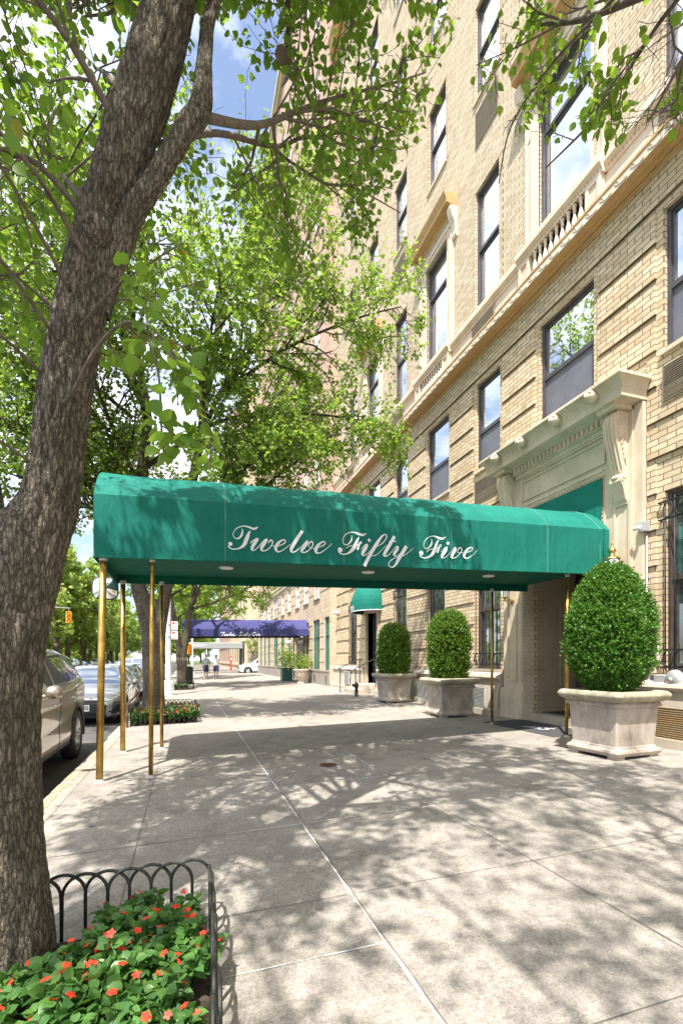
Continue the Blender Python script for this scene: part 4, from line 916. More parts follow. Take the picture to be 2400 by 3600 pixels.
def awning(name, label, x0, x1, y0, y1, zb, slope, fold, rise, mats, poles, ceil=.11, seg=14):
    t = wthing(name, label, 'awning', (x0, (y0 + y1) / 2, gz(x0)))
    zs = lambda x: zb + slope * (x - x0); ym = (y0 + y1) / 2; c = (y1 - y0) / 2
    rad = (c * c + rise * rise) / (2 * rise); zc_ = rise - rad; a0 = math.asin(c / rad)
    arch = [(ym - rad * math.sin(a0 - 2 * a0 * k / seg), fold + zc_ + rad * math.cos(a0 - 2 * a0 * k / seg)) for k in range(seg + 1)]
    prof = [(y0, 0.0)] + [(y0, fold * k / 4) for k in (1, 2, 3)] + arch + [(y1, fold * k / 4) for k in (3, 2, 1)] + [(y1, 0)]
    nx = 40; V = []; F = []; m = len(prof)
    for i in range(nx + 1):
        x = x0 + (x1 - x0) * i / nx
        for j, (y, z) in enumerate(prof):
            sag = 0.0; yo_ = .010 * noise.noise(Vector((x * 1.3, z * 1.5, y))) + .004 * noise.noise(Vector((x * 5, z * 2.2, y)))
            if 4 <= j <= m - 5: sag = -.012 * math.sin(PI * ((i * 5 / nx) % 1.0)) * math.sin(PI * (j - 4) / (m - 9))
            V.append((x, y + (yo_ if 0 < j < m - 1 and 0 < i else 0), zs(x) + z + sag + (yo_ if 3 < j < m - 4 else 0)))
    for i in range(nx):
        for j in range(m - 1): F.append((i * m + j, (i + 1) * m + j, (i + 1) * m + j + 1, i * m + j + 1))
    mb = MB(); mb.add(V, F)
    mb.add([(x0, y, zs(x0) + z) for y, z in prof], [tuple(range(m))])      # street end panel
    mb.build('canopy', mats[0], t)
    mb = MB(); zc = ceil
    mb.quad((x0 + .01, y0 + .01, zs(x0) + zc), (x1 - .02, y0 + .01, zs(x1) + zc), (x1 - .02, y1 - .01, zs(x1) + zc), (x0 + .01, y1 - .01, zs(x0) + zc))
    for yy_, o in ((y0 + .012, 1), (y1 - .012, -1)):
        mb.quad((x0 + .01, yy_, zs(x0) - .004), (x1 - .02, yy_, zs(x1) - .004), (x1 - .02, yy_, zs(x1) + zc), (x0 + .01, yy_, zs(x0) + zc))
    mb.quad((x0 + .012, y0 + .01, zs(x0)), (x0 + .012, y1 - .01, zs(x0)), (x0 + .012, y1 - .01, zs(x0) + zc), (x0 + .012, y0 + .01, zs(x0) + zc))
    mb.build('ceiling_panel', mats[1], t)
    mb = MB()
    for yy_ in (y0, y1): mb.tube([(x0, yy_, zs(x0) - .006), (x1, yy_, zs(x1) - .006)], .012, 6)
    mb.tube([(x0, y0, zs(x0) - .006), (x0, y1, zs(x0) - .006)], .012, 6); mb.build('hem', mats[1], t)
    for (px, py, tx, ty, r) in poles:
        mb = MB(); g = gz(px); zt = zs(px) + .02
        mb.tube([(px, py, g), (px + (tx - px) * .5, py + (ty - py) * .5, (g + zt) / 2), (tx, ty, zt)], r, 14)
        pl = mb.build('pole', mats[2], t)
        mb = MB(); mb.lathe([(r + .03, .002), (r + .02, .006), (r + .006, .012), (r + .003, .025), (r + .001, .035)], (px, py, g), 14); mb.build('pole_collar', mats[3], pl)
        mb = MB(); mb.lathe([(r + .001, -.06), (r + .006, -.05), (r + .012, -.01), (r + .012, 0)], (tx, ty, zt), 12); mb.build('bracket', mats[3], pl)
    return t, zs, arch, prof
aw, zs, arch, prof = awning('entrance_awning', 'long green barrel awning lettered Twelve Fifty Five on brass poles over the sidewalk', -1.04, 6.62, 6.25, 8.25, 2.66, .0262, .735, .53,
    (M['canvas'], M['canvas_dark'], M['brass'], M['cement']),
    [(-0.985, 6.30, -0.945, 6.31, .040), (-0.95, 8.18, -.95, 8.2, .038), (-0.42, 6.29, -.40, 6.30, .027), (-.385, 8.22, -.385, 8.22, .0265), (5.93, 6.44, 5.93, 6.42, .027), (5.75, 8.22, 5.75, 8.22, .026)])
ribbons(TXT_GREEN, 6.25 - .014, 'lettering', M['letter'], aw)
mb = MB()
for x in (0.46, 2.03, 3.68, 5.39, 6.43):
    pts = [(x, p[0], zs(x) + p[1]) for p in prof[:4 + 15]]
    cy_, cz_ = 7.25, 3.2
    for o in (-.007, .007):
        q = [(x + o, p[1] + (-.002 if p[1] < 7.25 else .002), p[2] + .003) for p in pts]
        mb.tube(q, .0018, 4, cap=False)
mb.build('seam', M['seam'], aw)
for x in (0.55, 2.78, 5.04):
    mb = MB(); z = zs(x) + .11; mb.lathe([(.105, 0), (.105, -.012), (.085, -.018), (.07, -.006), (.001, -.004)], (x, 7.3, z - .002), 18)
    mb.build('recessed_light', M['white'], aw)
mb = MB()       # canvas infill between the arch and the head of the doorway
pl = [(6.46, zs(6.62) + .735)] + [(y, zs(6.62) + z - .02) for y, z in arch[1:-1]] + [(8.24, zs(6.62) + .735), (8.45, 4.0), (8.45, 4.50), (6.39, 4.50), (6.39, 4.0)]
mb.prism([(y, z) for y, z in pl], 6.612, 6.625, 'x'); mb.box(6.50, 6.62, 6.27, 6.30, zs(6.5), zs(6.5) + .73)
for k in range(18): z = zs(6.5) + .05 + k * .04; mb.tube([(6.49, 6.246, z), (6.53, 6.25, z + .02)], .009, 5)
mb.build('infill_panel', M['canvas'], aw)
bw_, zs2, arch2, prof2 = awning('entrance_awning', 'blue barrel awning lettered Twelve Sixty One farther along the sidewalk', -.22, 6.35, 25.9, 27.9, 2.64, .019, .37, .58,
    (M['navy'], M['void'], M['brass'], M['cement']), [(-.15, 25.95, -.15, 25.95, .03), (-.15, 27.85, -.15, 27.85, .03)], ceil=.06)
bw_.name = 'entrance_awning.001'; WORLD.add(bw_.name)
ribbons(TXT_BLUE, 25.9 - .01, 'lettering', M['letter'], bw_)
gw_, zs3, a3, p3 = awning('entrance_awning', 'flat fronted grey awning lettered Seventy across the side street', -.5, 6.4, 59.5, 62.5, 2.80, .006, .62, .12,
    (M['grey_canvas'], M['grey_canvas'], M['steel'], M['steel']), [(-.4, 59.6, -.4, 59.6, .05), (-.4, 62.4, -.4, 62.4, .05), (2.2, 59.6, 2.2, 59.6, .05)], ceil=.06)
text_mesh('lettering', 'TWELVE SEVENTY', .46, M['letter'], gw_, (.45, 59.47, 3.12), (R(90), 0, 0))
# small dome awning over the service door
sa = wthing('dome_awning', 'small green dome awning with white trim over the service door steps', 'awning', (W, 17.3, 3.3))
V = []; F = []; ny, nr = 18, 9; y0, y1, zb, proj, rise = 16.32, 18.34, 3.52, .82, .98
cx_ = (y0 + y1) / 2; hw = (y1 - y0) / 2
for i in range(ny + 1):
    a = PI * i / ny
    for j in range(nr + 1):
        e = (PI / 2) * j / nr; V.append((W - .01 - proj * math.sin(a) * math.cos(e), cx_ - hw * math.cos(a) * math.cos(e) ** .8 if j < nr else cx_, zb + rise * math.sin(e)))
for i in range(ny):
    for j in range(nr): F.append((i * (nr + 1) + j, (i + 1) * (nr + 1) + j, (i + 1) * (nr + 1) + j + 1, i * (nr + 1) + j + 1))
mb = MB(); mb.add(V, F, False)
edge = [(W - .01 - proj * math.sin(PI * i / ny), cx_ - hw * math.cos(PI * i / ny)) for i in range(ny + 1)]
for (ax, ay), (bx, by) in zip(edge, edge[1:]): mb.quad((ax, ay, zb - .24), (bx, by, zb - .24), (bx, by, zb), (ax, ay, zb))
mb.build('canopy', M['canvas'], sa)
mb = MB(); mb.tube([(x, y, zb - .245) for x, y in edge], .018, 6); mb.build('trim', M['white'], sa)
text_mesh('lettering', '1255', .22, M['letter'], sa, (edge[9][0] - .012, cx_, zb - .12), (R(90), 0, R(-90)))
mb = MB(); mb.tube([(W, cx_ - .9, zb - .2), (W - .4, cx_ - .9, zb - .24)], .012, 6); mb.tube([(W, cx_ + .9, zb - .2), (W - .4, cx_ + .9, zb - .24)], .012, 6); mb.build('frame', M['iron'], sa)
# handrails on the service steps
for y, s in ((16.45, 'near'), (18.15, 'far')):
    t = wthing('handrail', 'black iron handrail with twisted post on the %s side of the service door steps' % s, 'handrail', (5.75, y, gz(5.75)), group='handrails of the service door')
    g = gz(5.75); mb = MB(); xx = 5.78 if y < 17 else 5.74
    pts = [(xx, y, g + z_) for z_ in (0, .2)] + [(xx + .006 * math.cos(q * 1.6), y + .006 * math.sin(q * 1.6), g + .2 + q * .03) for q in range(22)] + [(xx, y, g + .95)]
    mb.tube(pts, .02, 6); mb.build('post', M['iron'], t)
    mb = MB(); mb.tube([(xx - .08, y, g + .90), (xx, y, g + .96), (W - .35, y, g + 1.28), (W - .12, y, g + 1.28)], .018, 6); mb.build('rail', M['iron'], t)
    mb = MB(); mb.tube([(W - .25, y, g + .3), (W - .25, y, g + 1.27)], .016, 6); mb.build('post', M['iron'], t)

# ================================================================== planters and clipped shrubs
def planter(label, loc, rz, hw, hr, h):
    t = thing('stone_planter', label, 'planter', loc, rz, 'square stone planters along the facade')
    mb = MB(); s = h / .87
    mb.sqlathe([(hw - .02, .035), (hw, .05), (hw + .012, .085 * s), (hw, .115 * s), (hw - .03, .13 * s), (hw - .035, .155 * s), (hw - .045, .16 * s), (hr - .13, .66 * s), (hr - .105, .665 * s), (hr - .095, .685 * s), (hr - .105, .705 * s), (hr - .115, .72 * s)], round_=.02)
    mb.build('body', M['planter'], t, bevel=.004)
    mb = MB(); mb.sqlathe([(hr - .115, .72 * s), (hr - .07, .735 * s), (hr - .03, .76 * s), (hr - .01, .785 * s), (hr, .81 * s), (hr - .012, .845 * s), (hr - .04, .865 * s), (hr - .07, .87 * s), (hr - .11, .86 * s), (hr - .13, .82 * s), (hr - .14, .74 * s)], round_=.06)
    rm = mb.build('rim', M['planter_rim'], t, bevel=.012)
    mb = MB(); mb.box(-hr + .14, hr - .14, -hr + .14, hr - .14, .70 * s, .76 * s); mb.build('soil', M['soil'], t)
    for sx in (-1, 1):
        for sy in (-1, 1): mb = MB(); mb.box(sx * (hw - .1) - .07, sx * (hw - .1) + .07, sy * (hw - .1) - .07, sy * (hw - .1) + .07, -.012, .04); mb.build('foot', M['planter'], t)
    return t
P1, P2, P3 = (5.53, 5.17), (5.70, 9.78), (5.93, 13.40)
planter('largest nearest stone planter with stained faces and mossy rim, right of the awning', (*P1, gz(5.45)), R(4), .40, .515, .875)
planter('middle stone planter in shade under the awning, left of the entrance', (*P2, gz(5.6)), R(-2), .40, .53, .87)
planter('farthest stone planter in dappled sun beside the service door', (*P3, gz(5.8)), R(3), .40, .53, .87)
def leaf_cloud(name, C, Nrm, size, mat, parent, seed, tmpl, jitter=.9, droop=0.0, smooth=False):
    """C (n,3) centres, Nrm (n,3) outward directions; leaves of the template are laid along a mix of the direction and a random one"""
    rg = np.random.default_rng(seed); n = len(C); T = np.array(tmpl[0], float); Fc = np.array(tmpl[1], int)
    d = Nrm + rg.normal(0, jitter, (n, 3)); d[:, 2] -= droop; d /= np.linalg.norm(d, axis=1, keepdims=True) + 1e-9
    r = rg.normal(0, 1, (n, 3)); r[:, 2] += 1.2
    u = np.cross(d, r); u /= np.linalg.norm(u, axis=1, keepdims=True) + 1e-9; w = np.cross(u, d)
    sz = (np.asarray(size) * rg.uniform(.7, 1.25, n))[:, None, None]
    V = C[:, None, :] + sz * (T[None, :, 0:1] * u[:, None, :] + T[None, :, 1:2] * d[:, None, :] + T[None, :, 2:3] * w[:, None, :])
    k = len(T); F = (Fc[None] + (np.arange(n) * k)[:, None, None]).reshape(-1, Fc.shape[1])
    return rawmesh(name, V.reshape(-1, 3), F, mat, parent, smooth)
LEAF6 = ([(0, 0, 0), (-.40, .28, .07), (-.33, .66, .05), (0, 1.0, -.10), (.33, .66, .05), (.40, .28, .07)], [(0, 3, 2, 1), (0, 5, 4, 3)])
LEAF4 = ([(0, 0, 0), (-.42, .45, .06), (0, 1.0, -.05), (.42, .45, .06)], [(0, 3, 2, 1)])
def boxwood(label, loc, rx, h, n, seed, mat, size, flare, tq=.58, tp=2.3):
    t = thing('boxwood_shrub', label, 'shrub', loc, 0, 'clipped shrubs in the stone planters')
    rg = np.random.default_rng(seed)
    mb = MB(); rr = random.Random(seed)
    mb.tube([(0, 0, -.12), (0.01, 0, .1), (0, .01, h * .45)], [.035, .03, .02], 8)
    for k in range(26):
        a = rr.uniform(0, 2 * PI); z0 = rr.uniform(.02, h * .45); mb.tube([(0, 0, z0), (rx * .45 * math.cos(a), rx * .45 * math.sin(a), z0 + .18), (rx * .8 * math.cos(a), rx * .8 * math.sin(a), z0 + .30)], [.012, .008, .004], 5)
    mb.build('stem', M['twig'], t)
    def rad(z):     # silhouette
        q = z / h
        base = min(1.0, (flare + (1 - flare) * min(1, q / .22) ** .8)) if q < .22 else 1.0
        top = math.sqrt(max(0, 1 - ((q - tq) / (1 - tq)) ** tp)) if q > tq else 1.0
        return rx * base * top * (1 + .03 * math.sin(q * 9 + seed))
    # sprig centres on a lumpy shell, each sprig a short twig of leaves
    ns = n // 9; zz = rg.uniform(.0, 1, ns * 6) ** .93 * h; rz_ = np.array([rad(z) for z in zz]); keep = rg.uniform(0, rx * 1.15, ns * 6) < rz_ + .10
    zz = zz[keep][:ns]; rz_ = rz_[keep][:ns]; a = rg.uniform(0, 2 * PI, len(zz))
    lump = np.array([noise.noise(Vector((math.cos(q) * 3.1, math.sin(q) * 3.1, z * 4.5 + seed))) for q, z in zip(a, zz)])
    lump2 = np.array([noise.noise(Vector((math.cos(q) * 8, math.sin(q) * 8, z * 12 + seed))) for q, z in zip(a, zz)])
    dep = rg.beta(4.2, 1.3, len(zz)); rr_ = rz_ * (.42 + .58 * dep) * (1 + .13 * lump + .11 * lump2)
    S = np.stack([rr_ * np.cos(a), rr_ * np.sin(a), zz], 1)
    dr = np.stack([np.cos(a), np.sin(a), .55 + 1.6 * np.clip(zz / h - .6, 0, 1)], 1) + rg.normal(0, .35, (len(zz), 3)); dr /= np.linalg.norm(dr, axis=1, keepdims=True)
    L = .10; tt = np.linspace(0, 1, 9); C = (S[:, None, :] + dr[:, None, :] * (tt[None, :, None] * L)).reshape(-1, 3)
    Nn = np.repeat(dr, 9, 0)
    leaf_cloud('foliage', C, Nn * .75, size, mat, t, seed, LEAF4, .75)
    # shaded inner twigs and old leaves that close the shrub
    ni = 2600; zi = rg.uniform(.06, .93, ni) * h; ri = np.array([rad(z) for z in zi]) * rg.uniform(.55, .82, ni); ai = rg.uniform(0, 2 * PI, ni); Ci = np.stack([ri * np.cos(ai), ri * np.sin(ai), zi], 1)
    leaf_cloud('inner_foliage', Ci, np.stack([-np.sin(ai), np.cos(ai), rg.normal(0, 1, ni)], 1), .10, mat, t, seed + 5, LEAF4, .4)
    return t
boxwood('largest dark green clipped boxwood in the nearest planter, egg shaped with a shaggy outline', (P1[0] - .02, P1[1] + .02, gz(5.4) + .80), .49, 1.74, 80000, 3, M['box_leaf'], .027, .28, .42, 1.9)
boxwood('round topped clipped boxwood in the middle planter, shaded on its right side', (*P2, gz(5.6) + .78), .425, 1.58, 40000, 8, M['box_leaf_pale'], .031, .72)
boxwood('pale green column shaped boxwood in the farthest planter', (*P3, gz(5.8) + .78), .44, 1.56, 30000, 11, M['box_leaf_pale'], .036, .8)
# urn by the blue awning
t = thing('urn_planter', 'pale fluted urn planter beside the blue awning', 'planter', (5.85, 25.4, gz(5.85)))
mb = MB(); mb.lathe([(.22, 0), (.24, .03), (.2, .08), (.16, .12), (.22, .2), (.32, .42), (.36, .62), (.38, .68), (.44, .70), (.44, .76), (.38, .78), (.34, .74), (.001, .70)], n=20)
for k in range(16):
    a = 2 * PI * k / 16; mb.tube([(.2 * math.cos(a), .2 * math.sin(a), .15), (.33 * math.cos(a + .25), .33 * math.sin(a + .25), .42), (.375 * math.cos(a + .4), .375 * math.sin(a + .4), .62)], [.02, .035, .02], 5)
mb.build('bowl', M['terracotta'], t)
t = thing('leafy_shrub', 'light green leafy shrub growing in the pale urn', 'shrub', (5.85, 25.4, gz(5.85) + .72))
rg = np.random.default_rng(2); C = rg.normal(0, 1, (900, 3)) * np.array([.26, .26, .2]) + np.array([0, 0, .42]); leaf_cloud('foliage', C, C - np.array([0, 0, .2]), .085, M['leaf_park'], t, 3, LEAF6)
mb = MB()
for k in range(9): a = k * 2.4; mb.tube([(0, 0, -.05), (.12 * math.cos(a), .12 * math.sin(a), .25), (.3 * math.cos(a), .3 * math.sin(a), .6)], [.012, .009, .004], 5)
mb.build('stem', M['twig'], t)
t = thing('green_planter', 'narrow green planter box against the pale brick wall past the blue awning', 'planter', (5.75, 29.0, gz(5.75)))
mb = MB(); mb.box(-.3, .3, -.35, .35, .02, .75); mb.box(-.33, .33, -.38, .38, .70, .78)
for z in (.2, .4, .6): mb.box(-.312, .312, -.362, .362, z - .008, z + .008)
mb.build('box', M['frame_green'], t, bevel=.01); mb = MB(); mb.box(-.27, .27, -.32, .32, .74, .79); mb.build('soil', M['soil'], t)
t = thing('potted_bush', 'loose dark bush growing in the narrow green planter box', 'shrub', (5.75, 29.0, gz(5.75) + .76))
C = rg.normal(0, 1, (700, 3)) * np.array([.3, .3, .38]) + np.array([0, 0, .55]); C[:, 2] = np.abs(C[:, 2]); leaf_cloud('foliage', C, C, .10, M['leaf_far'], t, 5, LEAF6)
mb = MB()
for k in range(8): a = k * 2.4; mb.tube([(0, 0, 0), (.12 * math.cos(a), .12 * math.sin(a), .4), (.3 * math.cos(a), .3 * math.sin(a), .9)], [.012, .009, .004], 5)
mb.build('stem', M['twig'], t)

# ================================================================== fittings on and by the facade
def lantern(y, label):
    x = W - .13; t = wthing('wall_lantern', label, 'lantern', (x, y, 2.9), group='brass lanterns beside the entrance')
    xc = x - .20; mb = MB()
    mb.lathe([(.001, 0), (.055, .0), (.06, .012), (.02, .02), (.001, .02)], (x - .018, y, 2.72), 12, axis='x')
    mb.tube([(x, y, 2.72), (x - .10, y, 2.68), (xc, y, 2.72)], .013, 8)
    mb.lathe([(.001, 2.70), (.02, 2.705), (.03, 2.73), (.02, 2.75), (.075, 2.775), (.075, 2.79)], (xc, y, 0), 6, False)
    for k in range(6): a = 2 * PI * (k + .5) / 6; mb.tube([(xc + .085 * math.cos(a), y + .085 * math.sin(a), 2.785), (xc + .105 * math.cos(a), y + .105 * math.sin(a), 3.06)], .006, 5)
    mb.lathe([(.122, 3.055), (.122, 3.07), (.08, 3.10), (.055, 3.115), (.042, 3.13), (.045, 3.16), (.062, 3.185), (.062, 3.21), (.04, 3.235), (.018, 3.25), (.012, 3.27), (.018, 3.285), (.006, 3.33), (.001, 3.34)], (xc, y, 0), 12)
    mb.build('frame', M['brass_bright'], t)
    mb = MB(); mb.lathe([(.08, 2.79), (.10, 3.055)], (xc, y, 0), 6, False); mb.build('glass', M['lamp_glass'], t)
    mb = MB(); mb.tube([(xc, y, 2.79), (xc, y, 2.88), (xc, y, 2.93)], [.016, .016, .005], 8); mb.build('candle', M['white'], t)
lantern(6.05, 'brass wall lantern half hidden behind the largest boxwood, right of the entrance')
lantern(8.79, 'brass wall lantern under the awning at the left side of the entrance')
t = wthing('security_camera', 'small white security camera on a grey box high on the entrance pilaster', 'camera', (W - .1, 5.70, 3.5))
mb = MB(); mb.box(W - .16, W - .04, 5.62, 5.74, 3.42, 3.58); mb.build('junction_box', M['steel_box'], t, bevel=.008)
mb = MB(); mb.tube([(W - .16, 5.68, 3.50), (W - .22, 5.70, 3.48)], .014, 6); mb.tube([(W - .20, 5.66, 3.48), (W - .23, 5.75, 3.47)], [.028, .032], 10); mb.build('camera_head', M['white'], t)
mb = MB(); mb.tube([(W - .07, 5.66, 3.42), (W - .07, 5.66, 1.25), (W - .09, 5.66, 1.15), (W - .2, 5.66, 1.05)], .013, 7)
for z in (1.9, 2.7): mb.box(W - .07, W - .02, 5.63, 5.69, z, z + .03)
mb.build('conduit', M['steel'], t)
t = wthing('sprinkler_sign', 'small white sign with red lettering on the brick beside the largest boxwood', 'sign', (W - .06, 5.58, 1.56))
mb = MB(); mb.box(W - .066, W - .046, 5.44, 5.72, 1.43, 1.69); mb.build('board', M['jamb'], t)
mb = MB(); mb.box(W - .073, W - .066, 5.46, 5.70, 1.45, 1.665); mb.build('panel', M['white'], t)
for i, s in enumerate(('SPRINKLER', 'VALVE', '14 2 FEET', 'THIS SIGN')): text_mesh('lettering', s, .042, M['red_text'], t, (W - .0745, 5.58, 1.635 - i * .052), (R(90), 0, R(-90)), depth=.0008)
t = wthing('alarm_bell', 'round grey fire alarm bell with its control boxes at the foot of the brick wall', 'alarm bell', (W - .1, 5.17, 1.15))
mb = MB(); mb.lathe([(.001, -.11), (.03, -.108), (.06, -.09), (.11, -.075), (.135, -.04), (.14, 0), (.13, .01)], (W - .10, 5.17, 1.17), 24, axis='x'); mb.build('gong', M['steel'], t)
mb = MB(); mb.lathe([(.001, -.004), (.028, -.004), (.028, 0)], (W - .207, 5.17, 1.17), 14, axis='x'); mb.build('badge', M['white'], t)
mb = MB(); mb.box(W - .16, W - .03, 5.30, 5.47, 1.10, 1.22); mb.build('control_box', M['steel_box'], t, bevel=.006)
mb = MB(); mb.box(W - .12, W - .03, 5.50, 5.56, 1.10, 1.22); mb.box(W - .12, W - .03, 5.62, 5.69, 1.10, 1.23); mb.build('switch_box', M['frame_dark'], t, bevel=.004)
mb = MB()
for y in (5.53, 5.40, 5.60): mb.tube([(W - .1, y, 1.10), (W - .13, y + .02, 1.04), (W - .1, y - .03, .98)], .006, 5)
mb.build('cable', M['steel'], t)
t = wthing('security_camera', 'white security camera with a looped cable at the end of the tan brick building', 'camera', (W - .05, 21.6, 3.6))
mb = MB(); mb.box(W - .34, W - .05, 21.5, 21.62, 3.62, 3.74); mb.build('camera_head', M['white'], t, bevel=.02)
mb = MB(); mb.tube([(W, 21.6, 3.6), (W - .12, 21.6, 3.5), (W - .2, 21.58, 3.64)], .03, 6); mb.tube([(W, 21.4, 3.8), (W - .08, 21.3, 4.2), (W - .1, 21.1, 4.0), (W - .06, 21.3, 3.2), (W - .05, 21.5, 2.6)], .012, 5); mb.build('bracket', M['steel'], t)
t = wthing('standpipe', 'short black fire standpipe at the foot of the service steps', 'standpipe', (5.62, 15.9, gz(5.62)))
mb = MB(); g = gz(5.62); mb.lathe([(.09, 0), (.09, .02), (.06, .03), (.055, .3), (.075, .34), (.08, .4), (.06, .46), (.02, .5), (.001, .5)], (5.62, 15.9, g), 12); mb.build('pipe', M['iron'], t)
mb = MB()
for s in (-1, 1): mb.tube([(5.62, 15.9, g + .38), (5.54, 15.9 + s * .08, g + .40), (5.50, 15.9 + s * .10, g + .36)], [.04, .045, .05], 8)
mb.build('hose_inlet', M['iron'], t)
t = wthing('plaque', 'small dark plaque on the brick beside the service door', 'plaque', (W - .05, 15.9, 2.0)); mb = MB(); mb.box(W - .06, W - .04, 15.78, 16.02, 1.85, 2.15); mb.build('plate', M['frame_dark'], t)
mb = MB(); mb.box(W - .063, W - .0605, 15.80, 16.0, 1.88, 2.12); mb.build('plate_face', M['bronze'], t)
# door mat with the number
t = wthing('entrance_mat', 'dark rubber mat with white 1255 in front of the entrance step', 'door mat', (6.1, 7.5, gz(6.1)))
mb = MB(); mb.add([(5.72, 6.50, gz(5.72) + .004), (6.62, 6.50, gz(6.62) + .004), (6.62, 8.48, gz(6.62) + .004), (5.72, 8.48, gz(5.72) + .004), (5.73, 6.51, gz(5.73) + .013), (6.61, 6.51, gz(6.61) + .013), (6.61, 8.47, gz(6.61) + .013), (5.73, 8.47, gz(5.73) + .013)], [(4, 5, 6, 7), (0, 1, 5, 4), (1, 2, 6, 5), (2, 3, 7, 6), (3, 0, 4, 7)])
mb.build('rubber_pad', M['mat'], t)
text_mesh('lettering', '1255', .42, M['letter'], t, (6.12, 7.45, gz(6.12) + .016), (0, R(-1.43), R(-90)), depth=.0006)
t = wthing('drain_cover', 'small round rusty drain cover set in the sidewalk slab', 'drain cover', (1.75, 6.05, gz(1.75)))
mb = MB(); mb.lathe([(.12, .003), (.115, .009), (.10, .010), (.095, .006), (.001, .006)], (1.75, 6.05, gz(1.75)), 22)
for k in range(3):
    for q in range(6): a = 2 * PI * (q + .5 * k) / 6; r = .03 + .026 * k; mb.box(1.75 + r * math.cos(a) - .009, 1.75 + r * math.cos(a) + .009, 6.05 + r * math.sin(a) - .009, 6.05 + r * math.sin(a) + .009, gz(1.75) + .005, gz(1.75) + .011)
mb.build('cover', simple('rusty_iron', (0.10, 0.055, 0.035), .8, .2, .4, 30), t)
# convex mirror under the awning corner
t = wthing('convex_mirror', 'rounded convex traffic mirror hanging under the street end of the green awning', 'mirror', (-1.13, 7.85, 2.5))
mb = MB(); cxm, czm = -1.15, 2.50; V = []; nr_ = 7; na = 28
V.append((cxm, 7.78, czm))
for i in range(1, nr_ + 1):
    r = i / nr_
    for k in range(na):
        a = 2 * PI * k / na; sx = abs(math.cos(a)) ** .55 * math.copysign(1, math.cos(a)); sz = abs(math.sin(a)) ** .55 * math.copysign(1, math.sin(a)); V.append((cxm + .17 * r * sx, 7.78 + .07 * r * r, czm + .155 * r * sz))
F3 = [(0, 1 + k, 1 + (k + 1) % na) for k in range(na)]; F4 = [(1 + i * na + k, 1 + (i + 1) * na + k, 1 + (i + 1) * na + (k + 1) % na, 1 + i * na + (k + 1) % na) for i in range(nr_ - 1) for k in range(na)]
mb.add(V, F3 + F4, True); mb.build('mirror_face', M['mirror'], t)
mb = MB(); ring = [V[1 + (nr_ - 1) * na + k] for k in range(na)] + [V[1 + (nr_ - 1) * na]]; mb.tube([(x, y + .005, z) for x, y, z in ring], .012, 6, cap=False); mb.tube([(cxm, 7.87, czm + .12), (cxm + .06, 7.9, czm + .17), (cxm + .12, 7.95, czm + .21)], .012, 6)
mb.add([(x, y + .02, z) for x, y, z in ring[:-1]], [tuple(range(na))]); mb.build('mirror_frame', M['plastic'], t)
# lamp post, parking sign, bin, signals, call box
t = wthing('lamp_post', 'tall silver painted lamp post with stepped base at the kerb', 'lamp post', (-.72, 20.8, gz(-.72)))
g = gz(-.72); mb = MB(); mb.lathe([(.27, 0), (.27, .12), (.23, .16), (.22, .5), (.20, .56), (.15, .6)], (-.72, 20.8, g), 8, False); mb.build('base', M['post_white'], t)
mb = MB(); mb.lathe([(.125, .6), (.11, 3), (.075, 8.4)], (-.72, 20.8, g), 8, True); mb.build('shaft', M['post_white'], t)
mb = MB(); mb.tube([(-.72, 20.8, 8.3), (-1.6, 20.8, 8.9), (-3.0, 20.8, 9.1)], [.05, .04, .035], 8); mb.build('arm', M['post_white'], t)
mb = MB(); mb.lathe([(.001, -.06), (.10, -.05), (.14, 0), (.10, .07), (.001, .09)], (-3.2, 20.8, 9.08), 12); mb.build('lamp_head', M['steel'], t)
t = wthing('parking_sign', 'white parking sign with red bands fixed to the silver lamp post', 'sign', (-.46, 20.66, 2.65))
for z0, z1 in ((2.66, 3.0), (2.28, 2.62)):
    mb = MB(); mb.box(-.60, -.36, 20.64, 20.65, z0, z1); pn = mb.build('panel', M['white'], t)
    mb = MB(); mb.box(-.58, -.38, 20.636, 20.6395, z0 + .03, z0 + .055); mb.box(-.58, -.46, 20.636, 20.6395, z1 - .12, z1 - .03)
    for k in range(3): mb.box(-.56, -.40, 20.637, 20.6395, z0 + .10 + k * .035, z0 + .112 + k * .035)
    mb.build('sign_print', M['red_text'], pn)
mb = MB(); mb.box(-.74, -.5, 20.66, 20.68, 2.9, 2.93); mb.box(-.74, -.5, 20.66, 20.68, 2.4, 2.43); mb.build('strap', M['steel'], t)
t = wthing('litter_bin', 'dark green litter bin beyond the forked curb tree', 'bin', (.02, 29.5, gz(0)))
mb = MB(); mb.lathe([(.26, 0), (.28, .05), (.31, .95), (.34, .98), (.34, 1.03), (.29, 1.03), (.28, .6), (.001, .6)], (.02, 29.5, gz(0)), 18)
for k in range(18): a = 2 * PI * k / 18; mb.tube([(.02 + .285 * math.cos(a), 29.5 + .285 * math.sin(a), .06), (.02 + .318 * math.cos(a), 29.5 + .318 * math.sin(a), .97)], .012, 4)
mb.build('basket', M['bin_green'], t)
